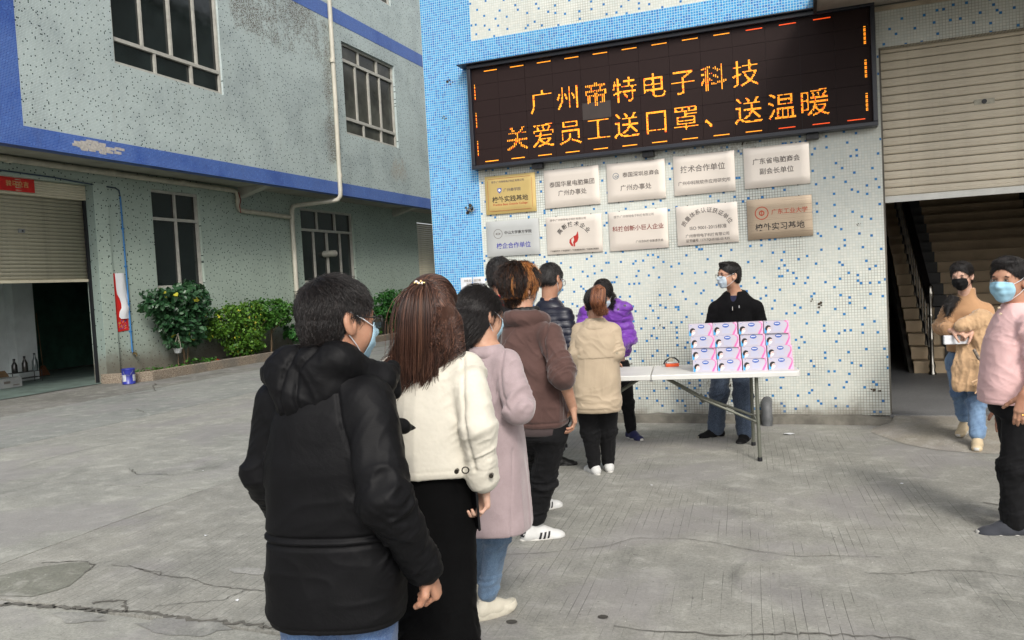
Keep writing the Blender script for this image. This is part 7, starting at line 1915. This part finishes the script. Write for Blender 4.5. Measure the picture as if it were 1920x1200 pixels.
V, Q = S.arrays(); V = relax(V, Q, 1); F = Fold(V, normals(V, Q)); F.body(.006, 7, 5, .8, 1.3, 101); F.limb(J['shR'], J['elR'], .010, 20, 5, .1, seed=103, peak=1, pw=.4); F.limb(J['shL'], J['elL'], .010, 20, 5, .1, seed=105, peak=1, pw=.4)
F.path([nk+f_*.14-u_*.14, nk+f_*.16-u_*.5], -.006, .005); F.path([V3(J['shL'])+f_*.09+a_*.03*1, V3(J['shL'])+f_*.10+a_*.02-u_*.2], -.004, .005)
cj = mk('zip_hoodie', F.out(), Q, M_BH, p)
b = MB(); b.tube([tuple(nk+f_*.155-u_*.125), tuple(nk+f_*.163-u_*.16)], .006, 6); mkb('zip_pull', b, M_STEEL, cj)
b = MB(); b.obox(tuple(V3((-0.643, 7.681, 1.273))), (.004,0,0), (0,.004,0), (0,0,.011)); mkb('chest_logo', b, plain('logo_silver', (150,150,150), .4, 0), cj)
S = SDF(.006); S.loft(secs(J['pel'], J['neck'], [(1.1,.12,.125,.012),(1.32,.10,.105,.012),(1.375,.075,.078,.0)], 185), R(185), 2.2, .02); V, Q = S.arrays(); mk('tee_shirt', V, Q, cloth('navy_cotton', (34,36,60), .1), p)
ho, V, Q = hair_cap(H, .006, C_BLK, p, 'short', lambda S: S.ell(H.P((0,.045,.108)), V3(.055,.045,.020)*H.s, H.M, .02)); strands('hair_strand', cap_strands(H, V, Q, 3000, .028, flow_short, .0014, .004, 11, .002, jitter=.2), .0014, H_BLK, ho)
face_mask(H, M_MASKW, p); glasses(H, p, (60,34,30)); eyes(H, p)
SBK = cloth('black_knit_shoe', (22,22,24), .1, .9)
shoe(p, aR, 238, SBK, plain('two_tone_sole', (150,144,132), .6, .3, 12), 1.05, .27, .004); shoe(p, aL, 192, SBK, plain('black_sole', (22,22,22)), 1.05, .27, .004)

# ---- 10. woman carrying a fleece coat
J = dict(head=(1.196, 7.774, 1.46), neck=(1.244, 7.857, 1.249), pel=(1.234, 7.893, 0.754), shR=(1.113, 7.867, 1.161), elR=(1.034, 7.799, 1.028), wrR=(1.063, 7.52, 1.015), shL=(1.376, 7.859, 1.151), elL=(1.422, 7.783, 0.99), wrL=(1.229, 7.529, 1.001), yaw=200)
p = person('woman in a camel jumper and black mask stepping out of the doorway', J['head'])
H = Head(J['head'], 206, -12, -3, .94)
aR = (1.214, 7.934, 0.203); aR = V3(aR); aL = lat((1.25, 7.589, 0.02), 190, 0, -.02, .09)
make_body(p, J, H, SK2, aR, aL, [dict(wrist=V3(J['wrR'])+V3(.01,-.01,0), d=(.85,-.3,-.25), n=(-.1,.6,-.8), thumb=-1, curl=(.75,.8,.85,.9,.3), s=.92), dict(wrist=V3(J['wrL'])+V3(0,-.01,0), d=(-.85,-.1,-.3), n=(.1,.6,-.8), thumb=1, curl=(.75,.8,.85,.9,.3), s=.92)], h=.005)
trousers(p, J, aR, aL, jeans_mat('light_denim', (64,92,128), (108,138,170)), .080, .062, .058, .04, .007, (.04,.05), seed=114, amp=.008, cut=.06, seat=(.15,.12))
M_CAM = cloth('camel_knit', (176,138,104), .05, .95, .3, .1, 300, .4, .1, 10)
S = top_sdf(J, [(.80,.150,.120,0),(.84,.158,.128,0),(.95,.148,.12,0),(1.05,.155,.122,0),(1.14,.158,.12,0),(1.21,.12,.09,0),(1.27,.072,.072,0),(1.35,.064,.070,0)], .0065, .068, .062, .050, .85, p=2.3)
V, Q = S.arrays(); V = relax(V, Q, 1); F = Fold(V, normals(V, Q)); F.body(.006, 7, 8, .8, 1.15, 111); F.limb(J['elR'], J['wrR'], .010, 26, 6, .1, seed=113); F.limb(J['shR'], J['elR'], .009, 22, 6, .1, seed=115, peak=1, pw=.5); F.limb(J['elL'], J['wrL'], .010, 26, 6, .1, seed=116)
F.D += .0008*np.sin(V[:,2]*900); mk('jumper', F.out(), Q, M_CAM, p)
def ex(S):
    S.cap(H.P((.05,-.06,-.04)), (1.128, 7.75, 1.285), .03, .028, .03); S.chain([(1.128, 7.75, 1.285), (1.074, 7.641, 1.21), (1.055, 7.609, 1.14)], [.030,.030,.010], .03); S.ell(H.P((0,.02,.085)), V3(.07,.055,.035)*H.s, H.M, .02)
ho, V, Q = hair_cap(H, .006, C_BLK, p, 'short', ex); strands('hair_strand', cap_strands(H, V, Q, 3000, .055, lambda l: np.stack([l[:,0]*2.5, -.3+0*l[:,0], -.7+0*l[:,0]], 1), .0013, .004, 12, .005, jitter=.2), .0013, H_BLK, ho)
face_mask(H, M_MASKK, p, z1=-.010); eyes(H, p, True)
GOLD = cloth('white_gold_canvas', (206,202,194), .05, .6)
for an, yw, pt_ in ((aR, 215, 22), (aL, 192, 0)):
    s_ = shoe(p, an, yw, cloth('bronze_leather', (186,168,138), .2, .4, .05), SWs, .92, .27, .006, laces=SWs, pitch=-pt_)
# coat over her arm, packet in her hands
q = tag(empty('fleece_coat', (1.3, 7.645, 0.86)), 'shaggy tan fleece coat folded over the left arm of the woman in the doorway', 'coat'); bpy.context.view_layer.update()
S = SDF(.008)
S.chain([(1.129, 7.483, 1.047), (1.296, 7.548, 1.099), (1.472, 7.75, 1.027)], [.045,.065,.06], .05)
S.loft([(z_, X_, Y_, rx_, .055) for (z_, (X_, Y_, _z), rx_) in ((.50, (1.228, 7.539, 0.559), .135), (.52, (1.228, 7.54, 0.577), .155), (.70, (1.234, 7.55, 0.736), .160), (.90, (1.277, 7.596, 0.91), .150), (1.02, (1.302, 7.633, 1.031), .15))], R(12), 3.0, .03); S.ell((1.284, 7.538, 0.981), (.06,.05,.14), None, .03)
V, Q = S.arrays(); V = relax(V, Q, 1); F = Fold(V, normals(V, Q)); F.body(.018, 9, 2.6, .4, 1.2, 121, skew=.3); F.body(.010, 20, 9, .4, 1.2, 122); F.D += .004*(vnoise(V*90, 3)-.5); V = F.out()
M_FLE = cloth('tan_fleece', (186,154,120), .14, .95, .5, .35, 90, .9, .1, 18); fc = mk('fleece_body', V, Q, M_FLE, q)
b = MB(); b.tube([(1.233, 7.426, 0.61), (1.245, 7.416, 0.541), (1.211, 7.401, 0.499)], .007, 6); b.tube([(1.233, 7.426, 0.61), (1.27, 7.427, 0.565), (1.292, 7.432, 0.494)], .007, 6); b.tube([(1.233, 7.426, 0.61), (1.19, 7.398, 0.596), (1.205, 7.402, 0.561), (1.239, 7.417, 0.602)], .006, 6); mkb('drawstring', b, M_FLE, q)
b = MB(); rr = random.Random(4); pts = [(1.213, 7.409, 0.862), (1.245, 7.407, 0.787), (1.305, 7.427, 0.74), (1.355, 7.456, 0.719)]
b.tube(pts, .013, 8); mkb('patterned_trim', b, plain('speckled_trim', (120,110,100), .7, .6, 90), q)
q = tag(empty('paper_packet', (1.108, 7.512, 0.939), R(8)), 'white folded packet held in both hands by the woman in the doorway', 'packet')
b = MB(); b.bbox((-.100,-.012,-.042), (.090,.028,.034), .010); b.add([(-.085,-.0125,.005),(.0,-.016,.014),(.075,-.0125,.006),(.01,-.0127,-.006)], [(0,1,2,3)]); link(bpy.data.objects.new('packet', b.mesh('packet', M_PAPER)), q)

# ---- 11. man in the pink T-shirt at the right edge
J = dict(head=(1.055, 5.314, 1.47), neck=(1.106, 5.346, 1.3), pel=(1.085, 5.314, 0.797), shR=(1.097, 5.53, 1.183), elR=(1.085, 5.566, 0.928), wrR=(1.074, 5.657, 0.685), shL=(1.136, 5.171, 1.207), elL=(1.159, 5.136, 0.972), wrL=(1.055, 4.995, 0.851), yaw=262)
p = person('man in a pale pink T-shirt and blue mask at the right edge, facing the camera', J['head'])
H = Head(J['head'], 217, -3, 2, 1.03)
aR = lat((1.105, 5.441, 0.0), 268, -.0, -.08, .098); aL = lat((1.024, 5.272, 0.0), 268, .0, -.02, .098)
make_body(p, J, H, SK3, aR, aL, [dict(wrist=J['wrL'], d=(-.22,-.12,-1), n=(.3,.9,0), thumb=-1, curl=(.30,.38,.42,.45,.15), s=1.05), dict(wrist=J['wrR'], d=(-.1,0,-1), n=(0,-1,0), thumb=1, s=1.0)], h=.005, thin=1.1)
trousers(p, J, aR, aL, M_BT, .10, .080, .068, .06, .008, seed=124, amp=.007, seat=(.165,.15))
M_PINK = cloth('pale_pink_jersey', (222,184,182), .04, .9, .15, 0, 500, .15, .2, 6)
S = top_sdf(J, [(.765,.182,.180,.018),(.775,.184,.184,.018),(.90,.180,.180,.016),(1.0,.176,.172,.014),(1.12,.174,.158,.01),(1.22,.165,.135,0),(1.29,.12,.10,0),(1.335,.075,.078,0)], .006, .070, .076, .074, .0, p=2.3)
V, Q = S.arrays(); V = relax(V, Q, 1); F = Fold(V, normals(V, Q)); F.body(.006, 7, 5, .77, 1.1, 131, skew=1.2); F.limb(J['shL'], J['elL'], .012, 16, 5, .12, seed=133, skew=.8); F.body(.005, 9, 9, 1.05, 1.3, 134, skew=.9); F.groove(.79, .0025, .004)
cj = mk('tee_shirt', F.out(), Q, M_PINK, p)
b = MB()
for q in ((0.977, 5.126, 1.286), (0.972, 5.136, 1.319)):
    c_ = Vector(q); b = MB(); b.tube([c_, c_+Vector((-.006,-.008,0))], .006, 8); mkb('button', b, plain('shirt_button', (220,200,170), .4, .05), cj)
b = MB(); b.tube([(1.013, 4.873, 0.761), (1.027, 4.873, 0.758), (1.043, 4.889, 0.758)], .004, 6); mkb('ring', b, plain('gold_ring', (220,170,90), .2, 0, metal=1.0), p)
ho, V, Q = hair_cap(H, .006, C_BLK, p, 'short', lambda S: S.ell(H.P((0,.03,.098)), V3(.066,.055,.024)*H.s, H.M, .02)); strands('hair_strand', cap_strands(H, V, Q, 4000, .035, lambda l: np.stack([.3+l[:,0]*3, .1*(l[:,2] > .07)-.1, -.7+0*l[:,0]], 1), .0012, .003, 13, .002, jitter=.15), .0012, H_BLK, ho)
face_mask(H, cloth('surgical_mask_sky', (156,200,220), .05, .8, .1, 0, 300, .1), p); eyes(H, p)
SGY = cloth('charcoal_mesh_shoe', (58,60,66), .1, .85); 
shoe(p, aR, 262, SGY, SWs, 1.08, .27, .006, laces=SB); shoe(p, aL, 262, SGY, SWs, 1.08, .27, .006, laces=SB)
